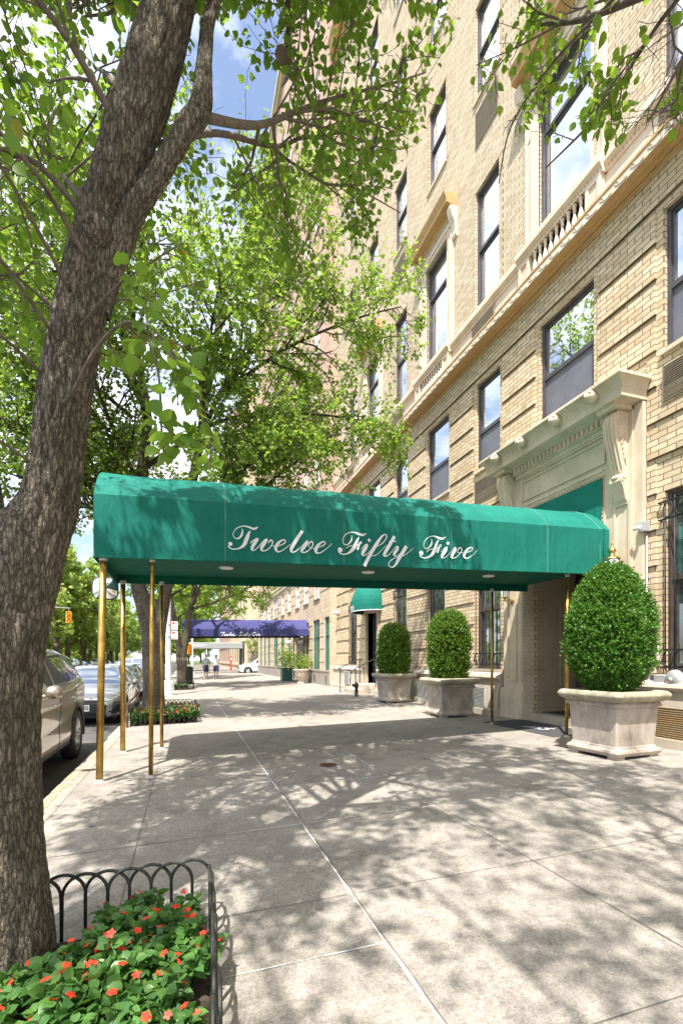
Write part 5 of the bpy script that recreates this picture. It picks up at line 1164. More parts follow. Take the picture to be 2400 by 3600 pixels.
def signal(px, py, pz, hx, label, armz):
    t = wthing('traffic_signal', label, 'traffic light', (px, py, 0)); mb = MB()
    mb.lathe([(.2, 0), (.2, .3), (.1, .4), (.085, pz + 1.6)], (px, py, 0), 8); mb.build('pole', M['post_white'], t)
    mb = MB(); mb.tube([(px, py, armz), ((px + hx) / 2, py, armz + .05), (hx + .1, py, armz)], .05, 8); mb.tube([(hx, py, armz), (hx, py, pz + .45)], .02, 6); mb.build('arm', M['steel'], t)
    mb = MB(); mb.box(hx - .2, hx + .2, py - .16, py + .16, pz - .5, pz + .45); 
    for k in (-.3, 0, .3): mb.lathe([(.13, -.28), (.13, -.16)], (hx, py, pz + k), 10, axis='y')
    mb.build('signal_head', M['amber'], t, bevel=.01)
signal(-14.2, 45.2, 5.0, -9.36, 'amber traffic light hanging from a long arm over the avenue', 5.75)
signal(.45, 45.6, 2.45, .20, 'amber signal box on a low pole at the side street corner', 2.9)
t = wthing('fire_call_box', 'red fire call box post on the far corner of the side street', 'call box', (4.95, 58.6, .1))
mb = MB(); mb.lathe([(.16, .1), (.16, .16), (.11, .2), (.10, 1.25), (.16, 1.3), (.17, 1.75), (.12, 1.85), (.04, 1.93), (.001, 1.95)], (4.95, 58.6, 0), 8, False); mb.build('post', M['red'], t)
mb = MB(); mb.box(4.86, 5.04, 58.42, 58.45, 1.40, 1.68); mb.build('panel', M['white'], t)
# ================================================================== trees
LEAF10 = ([(0, 0, 0), (-.24, .10, .05), (-.42, .34, .09), (-.34, .64, .06), (-.14, .88, -.02), (0, 1.06, -.12), (.14, .88, -.02), (.34, .64, .06), (.42, .34, .09), (.24, .10, .05), (0, .34, .0), (0, .64, -.015)],
          [(0, 10, 2, 1), (10, 11, 3, 2), (11, 5, 4, 3), (0, 9, 8, 10), (10, 8, 7, 11), (11, 7, 6, 5)])
class Grow:
    def __init__(s, seed, inside, maxl=3, ratio=(.62, .55, .5), kids=(7, 6, 5), leaf_gap=.05, wander=.22, trop=.05, petiole=.03, droop=.25, minr=.0028, km=1.0):
        s.km = km; s.r = random.Random(seed); s.inside = inside; s.maxl = maxl; s.ratio = ratio; s.kids = kids; s.gap = leaf_gap; s.wander = wander; s.trop = trop; s.pet = petiole; s.droop = droop; s.minr = minr
        s.tw = []; s.lp = []; s.ld = []
    def rv(s): return Vector((s.r.gauss(0, 1), s.r.gauss(0, 1), s.r.gauss(0, 1)))
    def limb(s, pts, r0, r1, lvl, kids=None, start=.25, klen=None):
        pts = [Vector(p) for p in catmull(pts, 5)]; n = len(pts); rad = [r0 + (r1 - r0) * i / (n - 1) for i in range(n)]
        s.tw.append((pts, rad, lvl)); L = sum((b - a).length for a, b in zip(pts, pts[1:])); s.spawn(pts, rad, L, lvl, kids, start, klen); return s
    def spawn(s, pts, rad, L, lvl, kids=None, start=.2, klen=None):
        n = len(pts); k = int(round((kids if kids is not None else s.kids[min(lvl, len(s.kids) - 1)]) * s.km))
        for i in range(k):
            t = start + (1 - start) * (i + s.r.random()) / k; f = t * (n - 1); j = min(int(f), n - 2); p = pts[j].lerp(pts[j + 1], f - j); d = (pts[j + 1] - pts[j]).normalized()
            a = d.cross(s.rv())
            if a.length < 1e-5: continue
            a.normalize(); an = s.r.uniform(.55, 1.15); nd = d * math.cos(an) + a * math.sin(an)
            l = (klen or L * s.ratio[min(lvl, len(s.ratio) - 1)]) * (1 - .35 * t) * s.r.uniform(.7, 1.25)
            s.grow(p, nd, l, max(s.minr, rad[j] * s.r.uniform(.42, .6)), lvl + 1)
    def grow(s, p, d, L, r, lvl):
        n = max(3, int(L / (.30 if lvl < s.maxl else .12))); pts = [p.copy()]; st = L / n; d = d.copy()
        for i in range(n):
            d = (d + s.rv() * s.wander + Vector((0, 0, s.trop if lvl < s.maxl else -.03))).normalized(); q = pts[-1] + d * st
            if not s.inside(q): break
            pts.append(q)
        if len(pts) < 2: return
        m = len(pts); rad = [max(s.minr * .7, r * (1 - .65 * i / (m - 1))) for i in range(m)]; s.tw.append((pts, rad, lvl)); LL = st * (m - 1)
        if lvl < s.maxl: s.spawn(pts, rad, LL, lvl)
        if lvl >= s.maxl - 1:
            k = int(LL / (s.gap if lvl == s.maxl else s.gap * 2.4)) + 1
            for i in range(k):
                f = min(.999, (i + s.r.random()) / k) * (m - 1); j = int(f); c = pts[j].lerp(pts[j + 1], f - j); dd = (pts[j + 1] - pts[j]).normalized()
                sd = dd.cross(s.rv()).normalized() if True else dd
                o = (dd * .5 + sd + Vector((0, 0, -s.droop))).normalized(); s.lp.append(c + o * s.pet * s.r.uniform(.6, 1.3)); s.ld.append(o)
    def build_branches(s, mb, sides=(12, 9, 6, 4, 3)):
        for pts, rad, lvl in s.tw: mb.tube(pts, rad, sides[min(lvl, len(sides) - 1)], cap=lvl < 2)
    def leaves(s, name, size, mat, parent, seed, tmpl=LEAF6, jitter=.55, droop=.2, smooth=False, keep=None):
        C = np.array([tuple(v) for v in s.lp]); Dn = np.array([tuple(v) for v in s.ld])
        if keep is not None:
            k = np.array([keep(v) for v in s.lp]); C, Dn = C[k], Dn[k]
        return leaf_cloud(name, C, Dn, size, mat, parent, seed, tmpl, jitter, droop, smooth)
SU = SUN_DIR.cross(Vector((0, 0, 1))).normalized(); SV = SUN_DIR.cross(SU).normalized()
def sun_gaps(scale, thr, seed, amt=.5):
    # thins leaves in lanes along the sun direction, shaped to throw dapples
    def f(p):
        a, b, c = p.dot(SU), p.dot(SV), p.dot(SUN_DIR); v = Vector((a * scale + seed, b * scale, c * .18))
        return noise.noise(v) + amt * noise.noise(v * 2.7) > thr
    return f
def ell(c, r, zmin=-9, xmax=99):
    return lambda p: p.z > zmin and p.x < xmax and ((p.x - c[0]) / r[0]) ** 2 + ((p.y - c[1]) / r[1]) ** 2 + ((p.z - c[2]) / r[2]) ** 2 < 1
def trunk_mesh(name, paths, mat, parent, seed, n=72, per=40, amp=.012, extra=None):
    """thick stems with bark ridges modelled as relief"""
    allV = []; allF = []; off = 0
    for pts, rad in paths:
        P = np.array(catmull([(*p, r) for p, r in zip(pts, rad)], per)); m = len(P); t = np.gradient(P[:, :3], axis=0); t /= np.linalg.norm(t, axis=1, keepdims=True)
        up = np.array([1.0, 0, 0]); V = np.zeros((m, n, 3)); s = np.concatenate([[0], np.cumsum(np.linalg.norm(np.diff(P[:, :3], axis=0), axis=1))])
        w = np.arange(n) * 2 * PI / n
        for i in range(m):
            a = up - t[i] * up.dot(t[i]); a /= np.linalg.norm(a); up = a; b = np.cross(t[i], a); r0 = P[i, 3]
            for k in range(n):
                ca, sa_ = math.cos(w[k]), math.sin(w[k])
                v = Vector((ca * 3.4, sa_ * 3.4, s[i] * 2.6 + seed)); wb = noise.noise(v * .8) * .9
                v2 = Vector((ca * 4.6 + wb, sa_ * 4.6 - wb, s[i] * 3.0 + wb + seed)); q = 1 - abs(noise.noise(v2)) * 2.2
                q2 = 1 - abs(noise.noise(Vector((ca * 9 + wb, sa_ * 9, s[i] * 8 - wb + seed)))) * 2.0
                big = noise.noise(Vector((ca * 1.2, sa_ * 1.2, s[i] * 1.1 + seed * 3))) * .05
                rr = r0 * (1 + big) - amp * (max(0, q) ** 2 + .5 * max(0, q2) ** 3)
                V[i, k] = P[i, :3] + (a * ca + b * sa_) * rr
        F = np.array([(i * n + k, i * n + (k + 1) % n, (i + 1) * n + (k + 1) % n, (i + 1) * n + k) for i in range(m - 1) for k in range(n)]) + off
        allV.append(V.reshape(-1, 3)); allF.append(F); off += m * n
    o = rawmesh(name, np.concatenate(allV), np.concatenate(allF), mat, parent, True); return o

# --- the near tree: leaning trunk forking low, limbs over the pavement
t1 = wthing('street_tree', 'nearest leaning street tree with rugged dark bark rising from the red flower bed', 'tree', (-.80, 2.55, gz(-.8)))
stem = [((-.88, 2.52, -.05), .33), ((-.86, 2.52, .25), .27), ((-.855, 2.52, .8), .225), ((-.825, 2.52, 1.4), .205), ((-.715, 2.52, 1.9), .18), ((-.595, 2.52, 2.2), .125), ((-.53, 2.52, 2.75), .116), ((-.43, 2.52, 3.3), .114), ((-.33, 2.52, 3.7), .116), ((-.20, 2.52, 4.2), .126), ((-.08, 2.52, 4.7), .117), ((.08, 2.45, 5.6), .105), ((.15, 2.4, 6.8), .08), ((.2, 2.3, 8.4), .045)]
stem2 = [((-.86, 2.56, 1.2), .15), ((-.90, 2.60, 1.8), .135), ((-.97, 2.63, 2.4), .125), ((-1.08, 2.66, 3.2), .115), ((-1.25, 2.65, 4.4), .10), ((-1.5, 2.5, 6.2), .075), ((-1.7, 2.3, 8), .04)]
fork = [((-.42, 2.52, 3.10), .075), ((-.265, 2.48, 3.52), .060), ((-.17, 2.47, 3.70), .050), ((-.085, 2.46, 3.86), .049), ((.0, 2.46, 4.04), .054), ((.065, 2.47, 4.17), .056), ((.085, 2.5, 4.48), .037), ((.14, 2.55, 4.85), .034), ((.45, 2.6, 5.8), .035), ((.9, 2.7, 7.2), .02)]
trunk_mesh('trunk', [(list(zip(*stem))[0], list(zip(*stem))[1]), (list(zip(*stem2))[0], list(zip(*stem2))[1])], M['bark'], t1, 1.3, 84, 26, .013)
fk = trunk_mesh('limb', [(list(zip(*fork))[0], list(zip(*fork))[1])], M['bark'], t1, 7.7, 40, 16, .007)
mb = MB(); mb.lathe([(.001, .07), (.04, .06), (.065, .03), (.07, -.01), (.05, -.055), (.001, -.09)], (-.395, 2.43, 3.40), 14); mb.build('burl', M['bark'], t1)
e1 = ell((-.1, 2.6, 7.2), (3.3, 3.4, 4.1), 3.1)
def in1(p):
    if not e1(p): return False
    fw = p.x * .304 + p.y * .9527
    if p.z < 1.45 + .72 * max(fw, .2) and p.x > -.45: return False
    if p.x > 1.4 + .35 * (p.z - 4.6): return False
    return not (p.y < 1.7 and p.z < 2.9)
G1 = Grow(4, in1, 3, (.50, .5, .5), (6, 5, 4), .044, .20, .03, .03, km=1.75)
def in1c(p):
    fw = p.x * .304 + p.y * .9527
    return ell((-.2, 2.2, 7.8), (3.2, 4.2, 3.6), 4.6)(p) and (p.z > 1.45 + 1.33 * fw or p.x < -1.6) and p.x < 2.4
G1c = Grow(14, in1c, 3, (.50, .5, .5), (6, 5, 4), .042, .20, .03, .03, km=2.3)  # limbs mostly above the frame, added to shade the pavement and awning
for lp in ([(-.1, 2.45, 4.8), (-.8, 3.6, 6.6), (-1.5, 4.6, 7.8)], [(.05, 2.5, 5.4), (.1, 4.0, 7.2), (.1, 5.2, 8.4)], [(.1, 2.4, 5.8), (.9, 3.8, 7.4), (1.5, 4.8, 8.6)], [(.1, 2.4, 6.2), (-.5, 3.6, 7.6), (-.8, 5.0, 8.9)], [(.15, 2.4, 6.6), (1.3, 3.4, 7.9), (2.0, 4.4, 8.8)], [(-1.25, 2.65, 4.4), (-1.8, 1.2, 6.0), (-2.3, -.2, 7.2)], [(-1.4, 2.4, 5.4), (-2.3, 1.6, 6.8), (-2.7, 1.0, 7.8)], [(-1.3, 2.6, 4.9), (-1.3, 1.0, 6.2), (-1.4, -.6, 7.0)], [(.1, 2.5, 5.0), (-.2, 3.8, 6.4), (-.5, 5.0, 7.4)], [(.6, 3.2, 5.5), (.9, 4.4, 6.9), (1.0, 5.3, 7.8)], [(.1, 2.45, 6.0), (.3, 3.8, 7.4), (.4, 4.9, 8.6)], [(.15, 2.4, 7.0), (1.2, 1.8, 8.2), (2.1, 1.4, 9.0)]): G1c.limb(lp, .045, .01, 1, 9, .2, 1.7)
G1.limb([(.06, 2.5, 4.15), (.41, 3.0, 4.75), (.74, 3.33, 5.31), (1.10, 3.63, 5.86), (1.81, 4.1, 6.77), (2.3, 4.4, 7.4)], .024, .007, 1, 9, .2, 1.5)
G1.limb([(-.12, 2.55, 4.0), (.17, 2.96, 4.58), (.61, 3.44, 5.13), (.94, 3.73, 5.61), (1.5, 4.1, 6.05), (1.93, 4.39, 6.46)], .020, .006, 1, 9, .25, 1.4)
G1.limb([(.61, 3.44, 5.13), (.73, 3.8, 5.45), (1.2, 4.2, 5.75), (1.53, 4.38, 5.98), (2.2, 4.8, 6.3)], .014, .005, 1, 7, .2, 1.2)
G1c.limb([(-.1, 2.5, 4.6), (.5, 2.0, 5.6), (1.2, 1.5, 6.8), (1.9, 1.1, 7.7)], .05, .012, 1, 9, .25, 1.8)
G1c.limb([(.1, 2.4, 5.8), (.8, 2.9, 7.2), (1.6, 3.3, 8.6)], .05, .012, 1, 8, .25, 1.7)
G1c.limb([(.15, 2.4, 6.8), (.2, 1.2, 8.0), (.3, .3, 9.2)], .05, .012, 1, 8, .25, 1.7)
G1c.limb([(.0, 2.45, 5.2), (-.6, 3.6, 6.6), (-1.0, 4.4, 8.0)], .05, .012, 1, 8, .25, 1.8)
G1c.limb([(-1.2, 2.65, 4.2), (-1.7, 3.2, 5.6), (-2.2, 3.6, 7.2)], .05, .012, 1, 8, .2, 1.8)
G1c.limb([(-1.3, 2.6, 4.6), (-1.5, 1.6, 6.0), (-1.6, .8, 7.6)], .05, .012, 1, 8, .2, 1.8)
G1c.limb([(.2, 2.3, 8.2), (.5, 2.6, 9.4), (.7, 2.7, 10.6)], .04, .01, 1, 7, .2, 1.6)
G1c.limb([(.15, 2.4, 6.6), (-1.00, 3.2, 7.7), (-2.00, 3.60, 8.20)], .04, .01, 1, 6, .25, 1.6)
G1c.limb([(.15, 2.4, 6.6), (-0.65, 3.2, 7.7), (-1.30, 4.20, 8.40)], .04, .01, 1, 6, .25, 1.6)
G1c.limb([(.15, 2.4, 6.6), (-0.30, 3.2, 7.7), (-0.60, 4.40, 8.70)], .04, .01, 1, 6, .25, 1.6)
G1c.limb([(.15, 2.4, 6.6), (0.10, 3.2, 7.7), (0.20, 4.50, 8.80)], .04, .01, 1, 6, .25, 1.6)
G1c.limb([(.15, 2.4, 6.6), (0.50, 3.2, 7.7), (1.00, 4.40, 8.90)], .04, .01, 1, 6, .25, 1.6)
G1c.limb([(.15, 2.4, 6.6), (0.85, 3.2, 7.7), (1.70, 4.30, 8.90)], .04, .01, 1, 6, .25, 1.6)
G1c.limb([(.15, 2.4, 6.6), (1.15, 3.2, 7.7), (2.30, 3.90, 8.90)], .04, .01, 1, 6, .25, 1.6)
G1.limb([(-1.10, 2.6, 3.40), (-1.25, 3.30, 4.10), (-1.35, 4.20, 5.00)], .022, .006, 1, 8, .25, 1.1)
G1.limb([(-1.20, 2.6, 4.00), (-1.50, 3.20, 5.00), (-1.90, 3.80, 6.00)], .022, .006, 1, 8, .25, 1.1)
G1.limb([(-0.40, 2.6, 3.60), (-0.70, 3.20, 4.30), (-1.00, 3.90, 5.10)], .022, .006, 1, 8, .25, 1.1)
G1.limb([(-0.25, 2.6, 4.20), (-0.50, 3.40, 5.20), (-0.70, 4.30, 6.20)], .022, .006, 1, 8, .25, 1.1)
G1.limb([(-0.50, 2.6, 3.00), (-0.75, 3.20, 3.50), (-1.00, 4.00, 4.10)], .022, .006, 1, 8, .25, 1.1)
G1.limb([(-1.00, 2.6, 3.00), (-1.30, 3.00, 3.40), (-1.60, 3.60, 3.90)], .022, .006, 1, 8, .25, 1.1)
G1.limb([(-.40, 2.5, 3.45), (-.62, 2.42, 3.62), (-.80, 2.35, 3.58), (-1.0, 2.25, 3.75), (-1.3, 2.1, 4.1)], .016, .004, 2, 7, .2, .55)
G1.limb([(-.28, 2.5, 3.92), (-.48, 2.35, 4.12), (-.72, 2.2, 4.25), (-1.0, 2.0, 4.5)], .018, .004, 2, 7, .2, .6)
G1.limb([(-.42, 2.45, 3.25), (-.58, 2.25, 3.42), (-.75, 2.05, 3.48), (-.95, 1.9, 3.75)], .012, .004, 2, 7, .2, .5)
# low sprays with big leaves close to the lens
G1b = Grow(9, lambda p: True, 2, (.5, .5), (5, 4), .019, .16, -.02, .035, .5)
for lp, r, k, kl in (([(-.56, 2.48, 2.9), (-.74, 2.0, 3.0), (-.84, 1.6, 2.75), (-.80, 1.45, 2.5)], .009, 8, .26), ([(-.60, 2.48, 2.72), (-.75, 2.2, 2.75), (-.90, 2.0, 2.62), (-.98, 1.9, 2.50)], .008, 6, .22),
    ([(-.50, 2.42, 3.1), (-.66, 2.0, 3.25), (-.78, 1.6, 3.1), (-.74, 1.42, 2.9)], .009, 8, .28), ([(-.62, 2.5, 2.3), (-.76, 2.3, 2.36), (-.86, 2.15, 2.30)], .006, 3, .15),
    ([(-.50, 2.44, 2.62), (-.36, 2.2, 2.72), (-.22, 1.98, 2.72), (-.09, 1.9, 2.64), (-.02, 1.86, 2.45)], .010, 8, .20), ([(-.22, 1.98, 2.72), (-.06, 1.9, 2.60), (.04, 1.86, 2.42), (.10, 1.84, 2.22)], .006, 7, .17),
    ([(-.14, 1.93, 2.68), (-.10, 1.9, 2.5), (-.09, 1.88, 2.32), (-.08, 1.86, 2.20)], .005, 5, .13), ([(-.47, 2.45, 2.95), (-.3, 2.2, 2.98), (-.14, 1.98, 2.96), (-.03, 1.88, 2.98)], .007, 3, .11)):
    G1b.limb(lp, r, .003, 1, k, .3, kl)
mb = MB(); G1.build_branches(mb, (9, 8, 6, 4, 3)); G1c.build_branches(mb, (9, 8, 6, 4, 3)); G1b.build_branches(mb, (6, 6, 5, 4)); G1.lp += G1b.lp; G1.ld += G1b.ld; mb.build('branches', M['twig'], t1)
G1c.leaves('crown', .075, M['leaf'], t1, 43, LEAF6, .5, .25, keep=sun_gaps(2.0, -.05, 3))
G1.leaves('foliage', .055, M['leaf'], t1, 41, LEAF10, .5, .32, True, keep=lambda p, f=sun_gaps(1.5, -.55, 3): p.z < 3.4 or f(p))
# --- the tree behind the camera whose boughs hang into the top right corner
t0 = wthing('street_tree', 'street tree behind the viewpoint whose leafy boughs hang across the upper right corner', 'tree', (-.8, -6.2, gz(-.8)))
trunk_mesh('trunk', [([(-.8, -6.2, -.05), (-.8, -6.2, 1.0), (-.7, -6.1, 2.6), (-.5, -5.8, 4.2), (-.4, -5.5, 6.2), (-.3, -5.4, 8.5)], [.34, .27, .24, .2, .14, .06])], M['bark'], t0, 3.1, 40, 20, .012)
e0 = ell((.6, -2.3, 7.6), (4.4, 5.2, 4.0), 3.4)
def in0(p):
    fw = p.x * .304 + p.y * .9527; la = p.x * .9527 - p.y * .304
    if fw > .3 and p.z < 1.45 + 1.40 * fw:       # what hangs into view stays a light spray on the right
        return 1.9 < p.x < 3.6 and p.y < 3.9 and p.z > 4.3 and p.z > 1.45 + 1.08 * fw and la / fw > .27
    return e0(p)
G0 = Grow(21, in0, 3, (.5, .5, .5), (6, 5, 4), .050, .20, .02, .03, km=1.9)
for lp, r, k, kl in (([(-.6, -5.9, 3.4), (.9, -3, 4.1), (2.3, .4, 4.6), (2.6, 1.7, 5.1), (2.66, 2.6, 5.84), (2.54, 3.1, 6.35)], .10, 9, 1.25), ([(2.5, 1.4, 4.9), (2.75, 2.2, 5.35), (2.8, 2.7, 5.35), (2.74, 3.2, 5.4)], .03, 8, .8), ([(2.62, 2.4, 5.7), (2.62, 3.0, 5.95), (2.6, 3.45, 5.95), (2.66, 3.7, 5.72)], .018, 6, .6),
    ([(2.5, 1.2, 4.75), (2.9, 1.9, 5.1), (3.0, 2.3, 5.0)], .02, 7, .7), ([(-.5, -5.7, 4.4), (.6, -4.0, 6.0), (1.8, -2.2, 7.6), (2.6, -1.0, 8.8)], .09, 10, 2.0), ([(-.45, -5.6, 5.0), (0, -3.6, 6.8), (.3, -1.6, 8.2), (.5, -.2, 9.2)], .09, 10, 2.0), ([(-.4, -5.5, 6.0), (1.4, -4.6, 7.5), (3.0, -3.8, 9.0)], .08, 9, 2.0),
    ([(-.5, -5.8, 4.2), (-1.4, -4.2, 6.0), (-1.8, -2.6, 7.8)], .08, 9, 1.8), ([(0, -3.6, 6.8), (1.4, -1.4, 7.2), (2.6, .3, 7.6), (3.4, 1.6, 8.2)], .05, 9, 1.7), ([(-.5, -5.7, 4.6), (-1.2, -3, 6.6), (-1.8, -.8, 7.4), (-2.2, .6, 7.8)], .07, 7, 1.9), ([(-.5, -5.7, 4.8), (-.5, -3.2, 6.6), (-.7, -1.2, 7.4), (-.9, .4, 7.8)], .07, 7, 1.9), ([(.3, -1.6, 8.2), (1.2, -.4, 8.4), (2.2, .6, 8.8)], .05, 9, 1.7), ([(1.8, -2.2, 7.6), (3.0, -1.6, 8.0), (4.2, -1.0, 8.6)], .05, 9, 1.7), ([(-.3, -5.4, 8), (.2, -4.4, 9.6), (.4, -3.8, 10.8)], .05, 8, 1.6)):  # some limbs here, out of view, are added to shade the pavement
    G0.limb(lp, r * .6, max(.005, r * .1), 1, k, .3, kl)
mb = MB(); G0.build_branches(mb, (9, 8, 6, 4, 3)); mb.build('branches', M['twig'], t0)
G0.leaves('foliage', .062, M['leaf'], t0, 5, LEAF10, .5, .25, True, keep=sun_gaps(2.3, -.14, 9))

# --- the second tree, past the awning: fills the middle of the picture
t2 = wthing('street_tree', 'broad forked street tree just past the green awning, red flowers at its foot', 'tree', (-.75, 12.3, gz(-.75)))
trunk_mesh('trunk', [([(-.76, 12.3, -.05), (-.76, 12.3, .3), (-.76, 12.3, 1.0), (-.78, 12.3, 1.9), (-.95, 12.3, 2.7), (-1.12, 12.3, 3.4), (-1.05, 12.25, 4.6), (-.98, 12.2, 6.15), (-.9, 12.1, 7.2), (-1.2, 12, 9.2), (-1.3, 12, 11)], [.31, .27, .245, .25, .2, .17, .15, .13, .11, .07, .03]),
    ([(-.70, 12.3, 1.5), (-.62, 12.28, 2.3), (-.50, 12.25, 3.0), (-.30, 12.15, 4.0), (.1, 12, 5.6), (.4, 11.9, 7.4), (.7, 11.8, 9.4), (.8, 11.7, 11.4)], [.17, .165, .145, .13, .11, .09, .06, .03])], M['bark'], t2, 9.2, 40, 16, .012)
e2 = ell((.3, 11.3, 8.4), (5.8, 3.9, 5.0), 4.2, 5.35)
G2 = Grow(31, e2, 3, (.46, .48, .5), (7, 6, 5), .046, .20, .02, .03, minr=.004, km=2.6)
for lp, r, k, kl in (([(-.40, 12.2, 3.6), (.8, 11.5, 4.7), (1.9, 11, 5.6), (3.2, 10.4, 6.6)], .06, 9, 1.9), ([(-.9, 12.2, 6.0), (-.2, 12, 6.5), (.9, 11.4, 7.0), (2.6, 10.6, 7.0), (4.4, 10.2, 6.8)], .07, 11, 1.9), ([(.1, 12, 5.6), (.6, 11.6, 7.4), (1.4, 11.2, 8.6), (2.2, 10.8, 10.2), (2.9, 10.5, 11.6)], .07, 10, 2.0),
    ([(.9, 11.4, 7.7), (2.2, 10.9, 8.6), (3.6, 10.4, 9.2), (4.7, 10.2, 9.6)], .05, 10, 1.9), ([(-1.1, 12.3, 3.8), (-2.0, 12, 5.2), (-2.9, 11.6, 6.8), (-3.4, 11.3, 8.2)], .07, 10, 1.9), ([(-1.0, 12.2, 5.4), (-1.6, 11, 6.6), (-2.0, 9.8, 7.8)], .06, 9, 1.9), ([(.3, 11.9, 7.0), (.4, 10.4, 7.8), (.6, 9.2, 8.6)], .06, 10, 1.9),
    ([(-.9, 12.1, 7.2), (-1.8, 12.4, 9), (-2.6, 12.6, 10.6)], .06, 9, 1.9), ([(.7, 11.8, 9.2), (1.4, 11.4, 10.8), (1.8, 11, 12.2)], .05, 9, 1.8), ([(-1.2, 12, 9), (-.9, 11, 10.4), (-.6, 10.2, 11.8)], .05, 9, 1.8), ([(.4, 11.8, 6.6), (1.6, 12.4, 7.4), (3.0, 12.8, 8.2)], .05, 9, 1.9), ([(-1.0, 12.3, 4.6), (-1.4, 13.2, 6), (-1.6, 14, 7.6)], .05, 8, 1.8), ([(-1.1, 12, 8), (-2.4, 11.4, 9.6), (-3.6, 11, 10.6)], .05, 9, 1.9), ([(-1.2, 12, 7), (-2.6, 10.8, 7.6), (-4.2, 10.2, 8.4)], .05, 9, 1.9), ([(-.9, 12, 7), (-1.4, 10.4, 8.4), (-1.8, 9.2, 9.4)], .05, 9, 1.9), ([(-1.1, 12.3, 4.4), (-2.2, 11.4, 4.8), (-3.6, 11.0, 5.2)], .05, 9, 1.7), ([(-1.1, 12.3, 5.0), (-2.6, 11.0, 5.6), (-4.0, 10.4, 6.4)], .05, 9, 1.9), ([(-1.0, 12.2, 6.4), (-2.4, 12.6, 7.0), (-4.2, 12.8, 8.0)], .05, 9, 1.9), ([(0, 12.1, 5.0), (.9, 10.9, 5.4), (1.8, 9.9, 6.0)], .045, 8, 1.6)):
    G2.limb(lp, r, max(.012, r * .15), 1, k, .22, kl)
mb = MB(); G2.build_branches(mb, (8, 7, 5, 3, 3)); mb.build('branches', M['bark_far'], t2)
G2.leaves('foliage', .082, M['leaf_far'], t2, 8, LEAF6, .6, .2, keep=sun_gaps(1.1, -.28, 5))

def auto_tree(name, label, x, y, h, crown_r, seed, leaf, leafmat, zmin, forks=2, r0=.22, group=None, maxl=2, kids=(8, 7), gap=.1, z0=None, tm=LEAF6, barkmat=None, limbs=9):
    """a whole tree at (x, y): forked tapered trunk, scaffold limbs, twigs, leaves"""
    rr = random.Random(seed); z0 = gz(x) if z0 is None else z0
    t = wthing(name, label, 'tree', (x, y, z0), group=group)
    zf = z0 + rr.uniform(1.3, 2.0) * h / 11; tops = []; mb = MB(); bm_ = barkmat or M['bark_far']
    base = [(x, y, z0 - .05), (x + .01, y, z0 + .35), (x + .02, y, zf)]
    mb.tube(catmull(base, 4), [r0 * 1.35 - r0 * .38 * min(1, i / 4) for i in range(9)], 12)
    for k in range(forks):
        a = rr.uniform(0, 2 * PI) if forks > 2 else (PI * k + rr.uniform(-.4, .4)); sp = rr.uniform(.06, .12) * h if forks > 1 else .02 * h
        p = [(x + .02, y, zf - .25), (x + .4 * sp * math.cos(a), y + .4 * sp * math.sin(a), zf + .16 * h), (x + sp * math.cos(a), y + sp * math.sin(a), z0 + .55 * h), (x + 1.15 * sp * math.cos(a), y + 1.15 * sp * math.sin(a), z0 + .9 * h)]
        q = catmull(p, 5); mb.tube(q, [r0 * (.72 if forks > 1 else .95) * (1 - .9 * i / (len(q) - 1)) + .01 for i in range(len(q))], 10); tops.append(q)
    mb.build('trunk', bm_, t)
    env = ell((x, y, z0 + h * .58), (crown_r, crown_r, h * .47), zmin, 5.9 if -5 < x < 5 else 99)
    G = Grow(seed, env, maxl, (.5, .48), kids, gap, .22, .03, leaf * .4, .25, minr=.005 * h / 10)
    for k in range(limbs):
        q = tops[k % forks]; i = int(len(q) * (.22 + .68 * k / limbs)); 
        while i < len(q) - 2 and q[i][2] < zmin + .4: i += 1
        p = Vector(q[min(i, len(q) - 1)]); a = k * 2.4 + rr.uniform(-.3, .3); el = .35 + .55 * k / limbs; L = crown_r * rr.uniform(.75, 1.0) * (1 - .25 * k / limbs)
        d = Vector((math.cos(a), math.sin(a), el)).normalized()
        G.limb([p, p + d * L * .35, p + d * L * .7 + Vector((0, 0, .06 * L)), p + d * L + Vector((0, 0, .2 * L))], r0 * .34, r0 * .06, 0, None, .2, L * .55)
    mb = MB(); G.build_branches(mb, (6, 5, 4, 3)); mb.build('branches', bm_, t); G.leaves('foliage', leaf, leafmat, t, seed + 1, tm, .6, .2); return t
auto_tree('street_tree', 'double stemmed curb tree in a hoop fenced pit beside the silver lamp post', -.25, 24.6, 11.5, 4.9, 51, .13, M['leaf_far'], 3.5, 2, .24, maxl=3, kids=(9, 8, 7), gap=.09)
auto_tree('street_tree', 'curb tree beyond the blue awning, before the side street', -.35, 37.0, 11, 4.8, 63, .20, M['leaf_far'], 3.3, 2, .22, maxl=2, kids=(11, 9), gap=.055)
auto_tree('street_tree', 'curb tree across the side street in front of the grey awning', -.5, 65.0, 12, 5.2, 71, .28, M['leaf_far'], 3.6, 2, .25, maxl=2, kids=(10, 8), gap=.08)
auto_tree('street_tree', 'small tree against the black railing on the far corner', 8.4, 56.9, 6.2, 2.6, 77, .16, M['leaf_far'], 1.8, 1, .12, maxl=2, kids=(8, 7), gap=.07, z0=-.13)
auto_tree('street_tree', 'curb tree far along the avenue past the grey awning', -.5, 80.0, 12, 5.4, 83, .36, M['leaf_far'], 3.8, 2, .25, maxl=2, kids=(9, 7), gap=.12)
rr_ = random.Random(77); park = []
spots = [(-20.5 + rr_.uniform(-.8, .8), 56 + 11 * k + rr_.uniform(-2, 2)) for k in range(13)] + [(-31 + rr_.uniform(-3, 3), 84 + 14 * k + rr_.uniform(-3, 3)) for k in range(9)] + [(-46 + rr_.uniform(-5, 5), 135 + 22 * k + rr_.uniform(-4, 4)) for k in range(6)]
